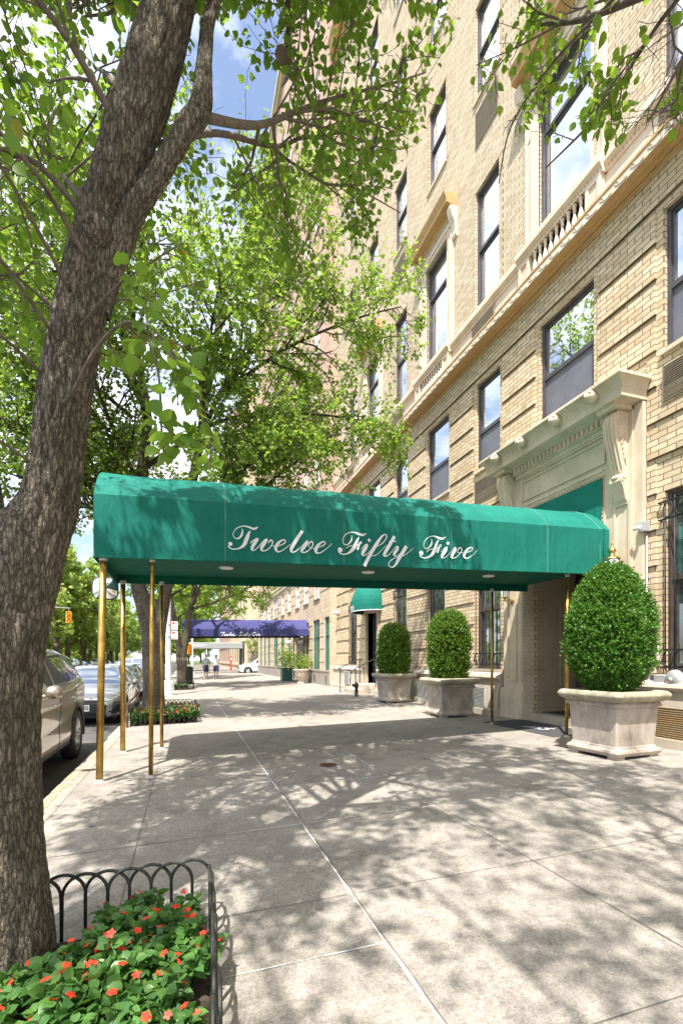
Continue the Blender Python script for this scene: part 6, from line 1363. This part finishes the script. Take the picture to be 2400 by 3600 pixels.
kinds = []
for k in range(4):
    t = auto_tree('park_tree', 'tall leafy park tree beyond the far kerb of the avenue', 0, 0, 15 + 1.5 * k, 7.0 + .4 * k, 101 + k, .62, M['leaf_park'], 2.6, 2 if k % 2 else 1, .42, 'park trees beyond the avenue', 2, (9, 7), .17, 0.0, LEAF6, None, 12)
    kinds.append(t)
for k, (x, y) in enumerate(spots):
    o = kinds[k % 4]
    if k >= 4: o = dup(o)
    # park trees share one label: nothing tells them apart
    o.location = (x, y, -.05); o.rotation_euler = (0, 0, rr_.uniform(0, 6.28)) ; sc = rr_.uniform(.9, 1.2); o.scale = (sc, sc, sc)
for k, (x, y, sc) in enumerate(((-.6, 96, .62), (-.6, 112, .7), (-.7, 130, .7), (-.5, 150, .75), (.5, 185, .9), (-4, 215, 1.0), (-9, 225, 1.1), (-14, 218, 1.0), (6, 230, 1.1))):
    o = dup(kinds[k % 4], (x, y, 0), k * 1.3, label='distant tree closing the far end of the avenue'); o['group'] = 'distant trees up the avenue'; o.name = 'street_tree'; o.scale = (sc, sc, sc)
# undergrowth and wall of the park
mb = MB()
for k in range(50): y = 20 + k * 4.5; mb.box(-22.6, -22.2, y + .01, y + 4.49, -.1, 1.05); mb.box(-22.7, -22.1, y + .01, y + 4.49, 1.05, 1.17)
w_ = mb.build('park_wall', M['granite']); tag(w_, 'long low grey stone wall along the park side of the avenue', 'wall')
rg = np.random.default_rng(6); n = 16000; C = np.stack([-24 - rg.gamma(2, 6, n), rg.uniform(50, 260, n), np.abs(rg.normal(0, 1.7, n))], 1)
lump = np.array([noise.noise(Vector((a * .25, b * .25, 0))) for a, b, c in C]); C[:, 2] *= .6 + .9 * np.clip(lump + .5, 0, 1.2)
C2 = np.tile(np.array([[0, 0, 1.0]]), (n, 1)); u = leaf_cloud('undergrowth', C, C2, .75, M['leaf_park'], None, 9, LEAF6, .9); tag(u, 'dense green undergrowth under the park trees', 'undergrowth', kind='stuff')

# ================================================================== beds, hoop fences, flowers
def hoop_fence(name, label, runs, g, mat, sp=.076, wd=.150, ht=.34, bent=True):
    t = wthing(name, label, 'fence', (runs[0][0][0], runs[0][0][1], g)); rr = random.Random(len(runs) * 7 + int(g * 100)); proto = {}
    for ri, (a, b) in enumerate(runs):
        a = Vector((*a, g)); b = Vector((*b, g)); L = (b - a).length; d = (b - a) / L; nrm = Vector((-d.y, d.x, 0)); n = int((L - wd) / sp) + 1
        pts = []; hs = wd / 2
        for q in range(15):
            w = PI * q / 14; pts.append((-hs * math.cos(w), 0, ht - hs + hs * math.sin(w)))
        pts = [(-hs, 0, -.06), (-hs, 0, .12)] + pts + [(hs, 0, .12), (hs, 0, -.06)]
        if n not in proto: 
            mb = MB(); mb.tube(pts, .0085, 7); first = mb.build('hoop', mat, t); first.matrix_parent_inverse = Matrix.Translation(-t.location); proto[n] = first; use = first
        else: use = None
        for i in range(n):
            o = use if use is not None else list(proto.values())[0].copy()
            if use is None: COL.objects.link(o)
            use = None
            c = a + d * (wd / 2 + sp * i) + nrm * (.009 if i % 2 else -.009); o.location = c; o.rotation_euler = (rr.uniform(-.03, .03), rr.uniform(-.02, .02), math.atan2(d.y, d.x))
    return t
sheet('bed_soil', [(-1.15, .10, .9, 2.74)], .012, M['soil'], slope=True)
hoop_fence('hoop_fence', 'low black hoop fence around the red flower bed in the foreground', [((.13, 2.77), (-1.15, 2.77)), ((.13, 2.76), (.06, .95))], gz(.1), M['iron_worn'], sp=.105, wd=.21, ht=.315)
sheet('bed_soil', [(-1.14, .18, 11.36, 13.2)], .012, M['soil'], slope=True)
hoop_fence('hoop_fence', 'low hoop fence around the flower bed of the forked tree past the awning', [((-1.16, 11.32), (.20, 11.32)), ((.20, 11.32), (.20, 13.22)), ((-1.16, 13.22), (.20, 13.22)), ((-1.16, 11.32), (-1.16, 13.22))], gz(-.4), M['iron_worn'], sp=.10, wd=.19, ht=.40)
sheet('bed_soil', [(-.88, .28, 23.9, 25.3)], .012, M['soil'], slope=True)
hoop_fence('hoop_fence', 'low hoop fence around the pit of the double stemmed tree by the lamp post', [((-.9, 23.88), (.30, 23.88)), ((.30, 23.88), (.30, 25.32))], gz(-.3), M['iron_worn'], sp=.13, wd=.25, ht=.42)
t = wthing('pipe_guard', 'rusty bent pipe rail at the kerb edge of the second flower bed', 'guard rail', (-1.22, 11.25, 0)); mb = MB()
mb.tube(catmull([(-1.22, 11.22, -.02), (-1.22, 11.24, .3), (-1.19, 11.26, .52), (-1.13, 11.4, .60), (-1.12, 12.4, .66), (-1.15, 13.0, .64)], 6), .026, 8); mb.tube([(-1.14, 13.0, -.02), (-1.15, 13.0, .64)], .024, 8); mb.build('pipe', simple('rusty_pipe', (.16, .10, .07), .7, .4, .3, 12, .2), t)
PET = []
def blossom_mb(sz):
    mb = MB()
    for k in range(5):
        a = 2 * PI * k / 5; ca, sa_ = math.cos(a), math.sin(a)
        def q(r, w, z): return (sz * (r * ca - w * sa_), sz * (r * sa_ + w * ca), sz * z)
        mb.add([q(.04, 0, 0), q(.3, -.30, .06), q(.62, -.34, .05), q(.95, -.18, .0), q(1.0, .0, -.02), q(.95, .18, .0), q(.62, .34, .05), q(.3, .30, .06)], [tuple(range(8))])
    return mb
def impatiens(seed, nl, leafsz, h, lowpoly=False):
    t = thing('impatiens_plant', 'leafy impatiens plant with red blossoms in the foreground bed', 'flower', (0, 0, 0), 0, 'impatiens in the foreground bed')
    rr = random.Random(seed); C = []; Dn = []; mb = MB(); tops = []
    for k in range(8):
        a = rr.uniform(0, 6.28); r = rr.uniform(.01, .12); hh = h * rr.uniform(.65, 1.1); p = (r * math.cos(a), r * math.sin(a), hh); mb.tube([(0, 0, -.02), (p[0] * .5, p[1] * .5, hh * .5), p], [.005, .004, .003], 5); tops.append(p)
        for lv in (1.0, .8, .58):
            m = max(3, int(nl / 14))
            for j in range(m):
                b = 2 * PI * j / m + rr.uniform(-.4, .4); C.append((p[0] * lv + .015 * math.cos(b), p[1] * lv + .015 * math.sin(b), hh * lv)); Dn.append((math.cos(b), math.sin(b), .30 if lv == 1 else .05))
    mb.build('stem', M['imp_leaf'], t); leaf_cloud('foliage', np.array(C), np.array(Dn), leafsz, M['imp_leaf'], t, seed, LEAF6 if lowpoly else LEAF10, .16, 0, True); return t, tops
def fill_bed(spots, protos, group, label, seed, zfun, scale=1.0):
    rr = random.Random(seed)
    for i, (x, y) in enumerate(spots):
        base = protos[i % len(protos)][0]; used = i >= len(protos)
        o = dup(base) if used else base
        o.location = (x, y, zfun(x)); o.rotation_euler = (0, 0, rr.uniform(0, 6.28)); o['group'] = group; o['label'] = label; s = scale * rr.uniform(.85, 1.15); o.scale = (s, s, s)
def add_blossoms(root, tops, k, sz, seed):
    rr = random.Random(seed)
    for p in rr.sample(tops, min(k, len(tops))):
        b = blossom_mb(sz * rr.uniform(.85, 1.1)).build('blossom', M['petal'], root); b.location = (p[0] * 1.15 + rr.uniform(-.015, .015), p[1] * 1.15 + rr.uniform(-.015, .015), p[2] + .042); b.rotation_euler = (rr.uniform(-.9, .9), rr.uniform(-.7, .7), rr.uniform(0, 6))
protos = []
for k in range(7):
    t, tops = impatiens(200 + k, 112, .045, .165 + .014 * (k % 3)); add_blossoms(t, tops, (4, 3, 4, 5, 3, 4, 4)[k], .0185, 300 + k); protos.append((t, tops))
rr = random.Random(8); sp_ = []
for i in range(7):
    for j in range(11):
        x = -1.02 + i * .167 + rr.uniform(-.03, .03); y = 1.02 + j * .162 + rr.uniform(-.03, .03)
        if (x + .85) ** 2 + (y - 2.52) ** 2 < .36 ** 2 or x > .03 or y > 2.68: continue
        sp_.append((x, y))
rr.shuffle(sp_)
fill_bed(sp_, protos, 'impatiens in the foreground bed', 'leafy impatiens plant with red blossoms in the foreground hoop fenced bed', 4, lambda x: gz(x) + .012)
protos = []
for k in range(4):
    t, tops = impatiens(240 + k, 56, .085, .24, True); add_blossoms(t, tops, (3, 2, 4, 3)[k], .036, 320 + k); protos.append((t, tops))
sp_ = [(-1.05 + i * .2 + rr.uniform(-.03, .03), 11.46 + j * .22 + rr.uniform(-.03, .03)) for i in range(7) for j in range(8)]
sp_ = [(x, y) for x, y in sp_ if (x + .76) ** 2 + (y - 12.3) ** 2 > .36 ** 2 and x < .15]; rr.shuffle(sp_)
fill_bed(sp_, protos, 'impatiens in the second bed', 'red flowering impatiens plant in the bed of the forked tree past the awning', 5, lambda x: gz(x) + .012)
t, tops = impatiens(260, 42, .09, .22, True); add_blossoms(t, tops, 1, .03, 333)
fill_bed([(-.75 + i * .24, 24.05 + (i % 2) * .15) for i in range(4)], [(t, tops)], 'plants in the lamp post pit', 'small leafy plant in the tree pit beside the silver lamp post', 6, lambda x: gz(x) + .012)
# ================================================================== cars
def lin(tab, s):
    for (s0, v0), (s1, v1) in zip(tab, tab[1:]):
        if s <= s1:
            k = (s - s0) / (s1 - s0) if s1 > s0 else 0; k = k * k * (3 - 2 * k) * .35 + k * .65; return v0 + (v1 - v0) * k
    return tab[-1][1]
SUV = dict(L=4.78, wheels=(.92, 3.68), wr=.37, arch=.43,
    top=[(0, .66), (.012, .84), (.05, .97), (.14, 1.05), (.245, 1.11), (.30, 1.26), (.385, 1.57), (.44, 1.645), (.55, 1.68), (.75, 1.665), (.90, 1.60), (.935, 1.52), (.975, 1.18), (.99, 1.02), (1, .80)],
    belt=[(0, .64), (.012, .80), (.05, .91), (.14, .97), (.25, 1.02), (.45, 1.05), (.70, 1.08), (.85, 1.14), (.935, 1.16), (.975, 1.06), (.99, .96), (1, .78)],
    hw=[(0, .58), (.012, .72), (.05, .85), (.12, .915), (.3, .94), (.7, .945), (.88, .925), (.95, .88), (.985, .80), (1, .66)],
    bot=[(0, .50), (.012, .34), (.05, .24), (.12, .20), (.88, .20), (.95, .26), (.985, .38), (1, .55)],
    ws=(.265, .40), rw=(.93, .978), side=[(.31, .515), (.535, .735), (.755, .895)])
SEDAN = dict(L=4.62, wheels=(.88, 3.58), wr=.325, arch=.375,
    top=[(0, .52), (.012, .66), (.05, .775), (.15, .865), (.27, .93), (.33, 1.08), (.43, 1.37), (.50, 1.42), (.60, 1.42), (.72, 1.33), (.83, 1.10), (.87, 1.03), (.96, 1.0), (.99, .9), (1, .62)],
    belt=[(0, .50), (.012, .63), (.05, .735), (.15, .81), (.28, .875), (.5, .92), (.75, .96), (.87, .97), (.96, .94), (.99, .82), (1, .6)],
    hw=[(0, .52), (.012, .68), (.05, .81), (.12, .875), (.3, .90), (.7, .90), (.88, .875), (.96, .82), (1, .60)],
    bot=[(0, .30), (.012, .20), (.05, .17), (.12, .17), (.88, .18), (.95, .24), (1, .45)],
    ws=(.285, .445), rw=(.70, .845), side=[(.335, .53), (.55, .69), (.70, .76)])
def car(label, kind, paint, loc, rz, group=None, front=True, plate=None):
    K = SUV if kind == 'suv' else SEDAN; L = K['L']; t = thing('parked_car', label, 'car', loc, rz, group)
    ss = sorted(set([0, .004, .008, .012, .02, .03, .04, .05] + [i / 110 for i in range(111)])); sec_n = 44
    grid = []
    for s in ss:
        w, zt, zb, z0 = lin(K['hw'], s), lin(K['top'], s), lin(K['belt'], s), lin(K['bot'], s); gh = max(0.0, min(1.0, (zt - zb - .10) / .3)); wr_ = w * (.90 - .17 * gh)
        mid = z0 + (zb - z0) * .5
        ctl = [(w * .80, z0), (w * .955, z0 + (zb - z0) * .10), (w * .985, z0 + (zb - z0) * .28), (w * .972, mid), (w, z0 + (zb - z0) * .78), (w * .985, zb - .02 * (zb - z0)), (w * .955, zb), (wr_, zt - .06 * gh - .02), (wr_ * .86, zt - .012 * gh - .012), (wr_ * .5, zt - .004), (0, zt)]
        row = []
        for k in range(10):
            (x0, z0_), (x1, z1_) = ctl[k], ctl[k + 1]; m = 6 if k in (2, 3, 6) else 4
            for j in range(m): q = j / m; row.append((x0 + (x1 - x0) * q, z0_ + (z1_ - z0_) * q, k + q))
        row.append((ctl[10][0], ctl[10][1], 10.0)); grid.append(row)
    nc = len(grid[0]); V = []; idx = {}
    for i, s in enumerate(ss):
        for j, (x, z, k) in enumerate(grid[i]):
            for sg in (1, -1): idx[(i, j, sg)] = len(V); V.append((sg * x, s * L, z))
    parts = {n: [] for n in ('body', 'windscreen', 'rear_window', 'window', 'grille', 'headlight', 'bumper_intake', 'taillight', 'trim')}
    for i in range(len(ss) - 1):
        s = (ss[i] + ss[i + 1]) / 2
        for j in range(nc - 1):
            k = (grid[i][j][2] + grid[i][j + 1][2]) / 2; x = (grid[i][j][0] + grid[i + 1][j + 1][0]) / 2; z = (grid[i][j][1] + grid[i + 1][j + 1][1]) / 2; y = s * L; part = 'body'
            if k < 6 and any((y - wy) ** 2 + (z - K['wr']) ** 2 < K['arch'] ** 2 for wy in K['wheels']) and s > .05: continue
            if K['ws'][0] < s < K['ws'][1] and k > 7.15: part = 'windscreen'
            elif K['rw'][0] < s < K['rw'][1] and k > 7.2: part = 'rear_window'
            elif 6.2 < k < 6.98 and any(a < s < b for a, b in K['side']) and lin(K['top'], s) - lin(K['belt'], s) > .14: part = 'window'
            elif s < .06 and front:
                h = K['top'][2][1]
                if kind == 'sedan':
                    if .525 < z < .60 and x < .44: part = 'grille'
                    elif .545 + (x - .4) * .13 < z < .63 + (x - .4) * .22 and .40 < x: part = 'headlight'
                    elif .215 < z < .36 and x < .50: part = 'bumper_intake'
                    elif .25 < z < .50 and .58 < x and z > .25 + (x - .58) * .3 and z < .34 + (x - .58) * .9: part = 'bumper_intake'
                else:
                    if .52 < z < .80 and x < .52: part = 'grille'
                    elif .55 < z < .72 and .56 < x: part = 'headlight'
                    elif .30 < z < .42 and x < .6: part = 'bumper_intake'
            elif s > .955 and .72 < z < .98 and x > .45: part = 'taillight'
            elif k < 1.6 and .1 < s < .95 and kind == 'suv': part = 'trim'
            for sg in (1, -1):
                f = (idx[(i, j, sg)], idx[(i + 1, j, sg)], idx[(i + 1, j + 1, sg)], idx[(i, j + 1, sg)]); parts[part].append(f if sg > 0 else f[::-1])
    mats = dict(body=paint, windscreen=M['car_glass'], rear_window=M['car_glass'], window=M['car_glass'], grille=M['plastic'], headlight=M['lamp_glass'], bumper_intake=M['plastic'], taillight=M['red'], trim=M['plastic'])
    Va = np.array(V)
    for n, fs in parts.items():
        if not fs: continue
        Fa = np.array(fs); used = np.unique(Fa); mp = np.full(len(V), -1); mp[used] = np.arange(len(used)); o = rawmesh(n, Va[used], mp[Fa], mats[n], t, True)
    mb = MB(); mb.box(-.72, .72, .12, L - .12, .18, .5)
    for i_, q in ((0, 1), (len(ss) - 1, -1)):
        w = lin(K['hw'], ss[i_]); y = ss[i_] * L + q * .002; mb.box(-w * .95, w * .95, y, y + q * .05, lin(K['bot'], ss[i_]), lin(K['top'], ss[i_]))
    mb.build('underbody', M['plastic'], t)
    wmb = MB(); R0 = K['wr']
    prof = [(R0 * .64, -.10), (R0 * .70, -.115), (R0 * .88, -.112), (R0 * .97, -.09), (R0, -.05), (R0, .05), (R0 * .97, .09), (R0 * .8, .1), (R0 * .6, .09)]
    for wy in K['wheels']:
        hwid = lin(K['hw'], wy / L)
        for sg in (1, -1):
            wh = MB(); wh.lathe([(r, sg * (-z)) for r, z in prof], (sg * (hwid - .115), wy, R0), 30, axis='x'); w = wh.build('wheel', M['tyre'], t)
            rm = MB(); xo = sg * (hwid - .018); cx_ = sg * (hwid - .03)
            rm.lathe([(R0 * .66, sg * .0), (R0 * .68, sg * .018), (R0 * .62, sg * .012), (R0 * .60, -sg * .05), (R0 * .05, -sg * .055)], (cx_, wy, R0), 30, axis='x')
            for q in range(10):
                a = 2 * PI * (q // 2) / 5 + (.13 if q % 2 else -.13); a2 = 2 * PI * (q // 2) / 5 + (.20 if q % 2 else -.20)
                rm.tube([(cx_ + sg * .002, wy + .05 * math.cos(a), R0 + .05 * math.sin(a)), (cx_ - sg * .002, wy + R0 * .64 * math.cos(a2), R0 + R0 * .64 * math.sin(a2))], [.026, .018], 6)
            rm.lathe([(.001, sg * .02), (.05, sg * .018), (.06, -sg * .02)], (cx_, wy, R0), 14, axis='x'); rm.build('rim', M['rim'], w)
            al = MB(); al.tube([(sg * (hwid * .985), wy + (K['arch'] + .005) * math.cos(PI * (q - 1) / 20), R0 + (K['arch'] + .005) * math.sin(PI * (q - 1) / 20)) for q in range(23)], .024, 6); al.build('wheel_arch', M['plastic'] if kind == 'suv' else paint, t)
    # mirrors, handles, window trim, plate
    for sg in (1, -1):
        s0 = K['side'][0][0]; hwid = lin(K['hw'], s0); zb = lin(K['belt'], s0); mm = MB(); y = s0 * L + .12
        mm.lathe([(.001, -.10), (.05, -.092), (.085, -.05), (.095, .0), (.085, .05), (.06, .085), (.001, .095)], (sg * (hwid + .13), y, zb + .09), 14, axis='x')
        mm.tube([(sg * (hwid - .04), y + .03, zb + .02), (sg * (hwid + .08), y + .01, zb + .05)], .03, 6); mm.v = [(vx, y + (vy - y) * (.85 if vy < y else .35), zb + .09 + (vz - zb - .09) * .85) for vx, vy, vz in mm.v]
        mo = mm.build('side_mirror', paint, t)
        g = MB(); g.box(*sorted((sg * (hwid + .06), sg * (hwid + .20))), y + .034, y + .040, zb + .03, zb + .15); g.build('mirror_glass', M['mirror'], mo)
        for (a, b) in K['side'][:2]:
            y = (b - .035) * L; hh = lin(K['hw'], b); z = lin(K['belt'], b) - .14; hm = MB(); hm.tube([(sg * (hh * .985), y - .11, z), (sg * (hh + .028), y - .09, z + .004), (sg * (hh + .028), y + .07, z + .006), (sg * (hh * .985), y + .09, z)], .013, 7); hm.build('door_handle', M['chrome'] if kind == 'suv' else paint, t)
        tr = MB()
        for a, b, top in ((K['side'][0][0], K['side'][-1][1], 0), (K['side'][0][0] + .07, K['side'][-1][1], 1)):
            pts = []
            for q in range(25):
                s = a + (b - a) * q / 24; w, zt, zb, = lin(K['hw'], s), lin(K['top'], s), lin(K['belt'], s); gh = max(0.0, min(1.0, (zt - zb - .10) / .3)); wr_ = w * (.90 - .17 * gh)
                f = .17 if not top else .985; x = w * .955 + (wr_ - w * .955) * f; z = zb + (zt - .06 * gh - .02 - zb) * f; pts.append((sg * (x + .004), s * L, z))
            tr.tube(pts, .009, 5)
        tr.build('window_trim', M['chrome'], t)
        for s in ((K['side'][0][1] + K['side'][1][0]) / 2, K['side'][0][0] + .015, K['side'][1][1] + .005):    # door shut lines
            pts = []
            i = min(range(len(ss)), key=lambda q: abs(ss[q] - s)); row = [r for r in grid[i] if 1.2 < r[2] < 6]; dl = MB(); dl.tube([(sg * (r[0] + .0015), ss[i] * L, r[1]) for r in row], .0035, 4); dl.build('door_seam', M['plastic'], t)
    if front:
        pm = MB(); y0 = -.012; z = .43 if kind == 'sedan' else .46; pm.box(-.155, .155, y0 - .012, y0, z - .078, z + .078); po = pm.build('licence_plate', M['white'], t)
        if plate: text_mesh('lettering', plate, .115, M['black_text'], po, (.085, y0 - .014, z), (R(90), 0, 0), depth=.001)
    return t
ROADZ = -.13
suv = car('beige silver SUV parked at the kerb, cut off behind the nearest tree trunk', 'suv', M['paint_beige'], (-2.60, 5.02, ROADZ), 0); suv.scale = (1, 1, 1.06)
sed = car('silver sedan parked facing the viewer behind the beige SUV', 'sedan', M['paint_silver'], (-2.36, 12.75, ROADZ), R(.5), plate='03')
blk = car('dark car parked behind the silver sedan beside the forked tree', 'sedan', M['paint_black'], (-2.68, 19.2, ROADZ), R(-1))
def more(src, label, x, y, paint, old, group=None, rz=0):
    c = dup(src, (x, y, ROADZ), rz, label=label, matmap={old: paint}); c['group'] = group or 'cars along the avenue'; return c
more(blk, 'dark green car parked by the kerb next to the double stemmed tree', -2.7, 26.0, M['paint_green'], M['paint_black'])
more(suv, 'white SUV parked by the kerb before the side street', -2.75, 32.5, M['paint_white'], M['paint_beige'])
more(blk, 'blue car parked by the kerb farther along, nearest the side street', -2.7, 39.5, M['paint_blue'], M['paint_black'])
rc = random.Random(3); cols = [M['paint_silver'], M['paint_white'], M['paint_black'], M['paint_green'], M['paint_white'], M['paint_blue'], M['paint_silver'], M['paint_white'], M['paint_black'], M['paint_silver']]
for k in range(10):
    src, old = (suv, M['paint_beige']) if k % 3 == 1 else (sed, M['paint_silver'])
    c = dup(src, (-16.2, 50 + 6.6 * k, ROADZ), 0, matmap={old: cols[k]} if cols[k] != old else None); c['label'] = 'car in the row parked along the park side kerb of the avenue'; c['group'] = 'cars parked along the park side'
more(suv, 'white van like SUV driving down the middle of the avenue', -6.2, 58, M['paint_white'], M['paint_beige'])
more(sed, 'silver car farther up the middle lane of the avenue', -9.0, 72, M['paint_silver'], M['paint_silver'])
more(suv, 'white off road car crossing the side street beside the pale brick house', 5.2, 52.5, M['paint_white'], M['paint_beige'], rz=R(-90))

# ================================================================== people
def person(label, loc, rz, shirt, skin, step):
    t = thing('person', label, 'person', loc, rz, None)
    me = D.meshes.new('p'); bm = bmesh.new(); vs = {}; lay = None
    s = step
    J = dict(pel=(0, 0, .93, .13), wai=(0, 0, 1.08, .125), che=(0, .01, 1.30, .15), nec=(0, 0, 1.47, .062), hdb=(0, -.01, 1.56, .07), hd=(0, -.02, 1.65, .098), hdt=(0, -.01, 1.73, .075),
        shl=(-.17, 0, 1.40, .068), ell=(-.25, .02, 1.13, .046), wrl=(-.27, -.06, .90, .033), hal=(-.272, -.08, .84, .034), shr=(.17, 0, 1.40, .068), elr=(.25, .02, 1.13, .046), wrr=(.27, -.06, .90, .033), har=(.272, -.08, .84, .034),
        hil=(-.095, 0, .86, .10), knl=(-.10, -.10 * s, .49, .062), anl=(-.10, .06 * s, .10, .043), tol=(-.11, -.09 + .06 * s, .045, .042), hir=(.095, 0, .86, .10), knr=(.10, .02 * s, .49, .062), anr=(.10, .16 * s, .11, .043), tor=(.11, .02 + .14 * s, .045, .042))
    E = [('pel', 'wai'), ('wai', 'che'), ('che', 'nec'), ('nec', 'hdb'), ('hdb', 'hd'), ('hd', 'hdt'), ('che', 'shl'), ('shl', 'ell'), ('ell', 'wrl'), ('wrl', 'hal'), ('che', 'shr'), ('shr', 'elr'), ('elr', 'wrr'), ('wrr', 'har'), ('pel', 'hil'), ('hil', 'knl'), ('knl', 'anl'), ('anl', 'tol'), ('pel', 'hir'), ('hir', 'knr'), ('knr', 'anr'), ('anr', 'tor')]
    rad = {}
    for k, v in J.items(): vs[k] = bm.verts.new(v[:3]); rad[k] = v[3]
    for side in (-1, 1):       # five fingers each
        h = 'hal' if side < 0 else 'har'; hx, hy, hz = J[h][:3]
        for q in range(4):
            a, b = 'f%d%s' % (q, h), 'g%d%s' % (q, h); off = (q - 1.5) * .019; ln = (.05, .06, .056, .042)[q]
            vs[a] = bm.verts.new((hx, hy + off, hz - .05)); rad[a] = .0095; vs[b] = bm.verts.new((hx - side * .012, hy + off - .004, hz - .05 - ln)); rad[b] = .008; E += [(h, a), (a, b)]
        vs['t' + h] = bm.verts.new((hx - side * .028, hy - .035, hz - .035)); rad['t' + h] = .011; vs['u' + h] = bm.verts.new((hx - side * .034, hy - .045, hz - .072)); rad['u' + h] = .009; E += [(h, 't' + h), ('t' + h, 'u' + h)]
    for a, b in E: bm.edges.new((vs[a], vs[b]))
    bm.to_mesh(me); names = list(vs); bm.free(); o = D.objects.new('tmp', me); COL.objects.link(o); o.modifiers.new('s', 'SKIN'); sub = o.modifiers.new('d', 'SUBSURF'); sub.levels = 2; sub.render_levels = 2
    sv = me.skin_vertices[0].data
    for i, k in enumerate(names): sv[i].radius = (rad[k], rad[k]); sv[i].use_root = (k == 'pel')
    m2 = D.meshes.new_from_object(o.evaluated_get(bpy.context.evaluated_depsgraph_get())); D.objects.remove(o); m2.name = 'body'; m2.materials.clear(); m2.materials.append(skin)
    for p in m2.polygons: p.use_smooth = True
    # nose, ears, brow as vertex displacement on the head
    b = D.objects.new('body', m2); COL.objects.link(b); b.parent = t
    def shell(name, mat, f, off):
        vv = np.zeros(len(m2.vertices) * 3); m2.vertices.foreach_get('co', vv); vv = vv.reshape(-1, 3); nn = np.zeros(len(m2.vertices) * 3); m2.vertices.foreach_get('normal', nn); nn = nn.reshape(-1, 3)
        fs = [tuple(p.vertices) for p in m2.polygons if f(p.center)]
        fs = [q for q in fs if len(q) == 4]; Fa = np.array(fs); us = np.unique(Fa); mp = np.full(len(vv), -1); mp[us] = np.arange(len(us)); return rawmesh(name, vv[us] + nn[us] * off, mp[Fa], mat, t, True)
    shell('shirt', shirt, lambda c: (.90 < c.z < 1.48 and abs(c.x) < .20) or (1.16 < c.z < 1.47 and abs(c.x) < .30), .022)
    shell('shorts', M['shorts'], lambda c: .52 < c.z < .98 and abs(c.x) < .215, .026)
    shell('shoes', M['shirt_white'], lambda c: c.z < .095, .012)
    shell('hair', M['hair'], lambda c: c.z > 1.66 and (c.y > -.055 or c.z > 1.735), .016)
    mb = MB()
    for sx in (-1, 1): mb.lathe([(.001, -.012), (.011, 0), (.001, .012)], (sx * .035, -.105, 1.655), 8); 
    mb.build('eyes', M['hair'], b); mb = MB(); mb.tube([(0, -.108, 1.665), (0, -.125, 1.635), (0, -.112, 1.622)], [.008, .016, .012], 6); mb.tube([(-.025, -.098, 1.588), (0, -.106, 1.586), (.025, -.098, 1.588)], .006, 5)
    for sx in (-1, 1): mb.lathe([(.001, -.03), (.012, -.02), (.016, .005), (.01, .03), (.001, .032)], (sx * .094, .0, 1.645), 8)
    mb.build('face', skin, b); return t
person('person in a patterned grey shirt and navy shorts walking on the left of the pair', (1.33, 36.9, gz(1.33)), R(8), M['shirt_grey'], M['skin'], 1.0)
person('person in a white shirt and navy shorts walking on the right of the pair', (2.02, 36.5, gz(2.02)), R(-6), M['shirt_white'], M['skin_dark'], -1.0)
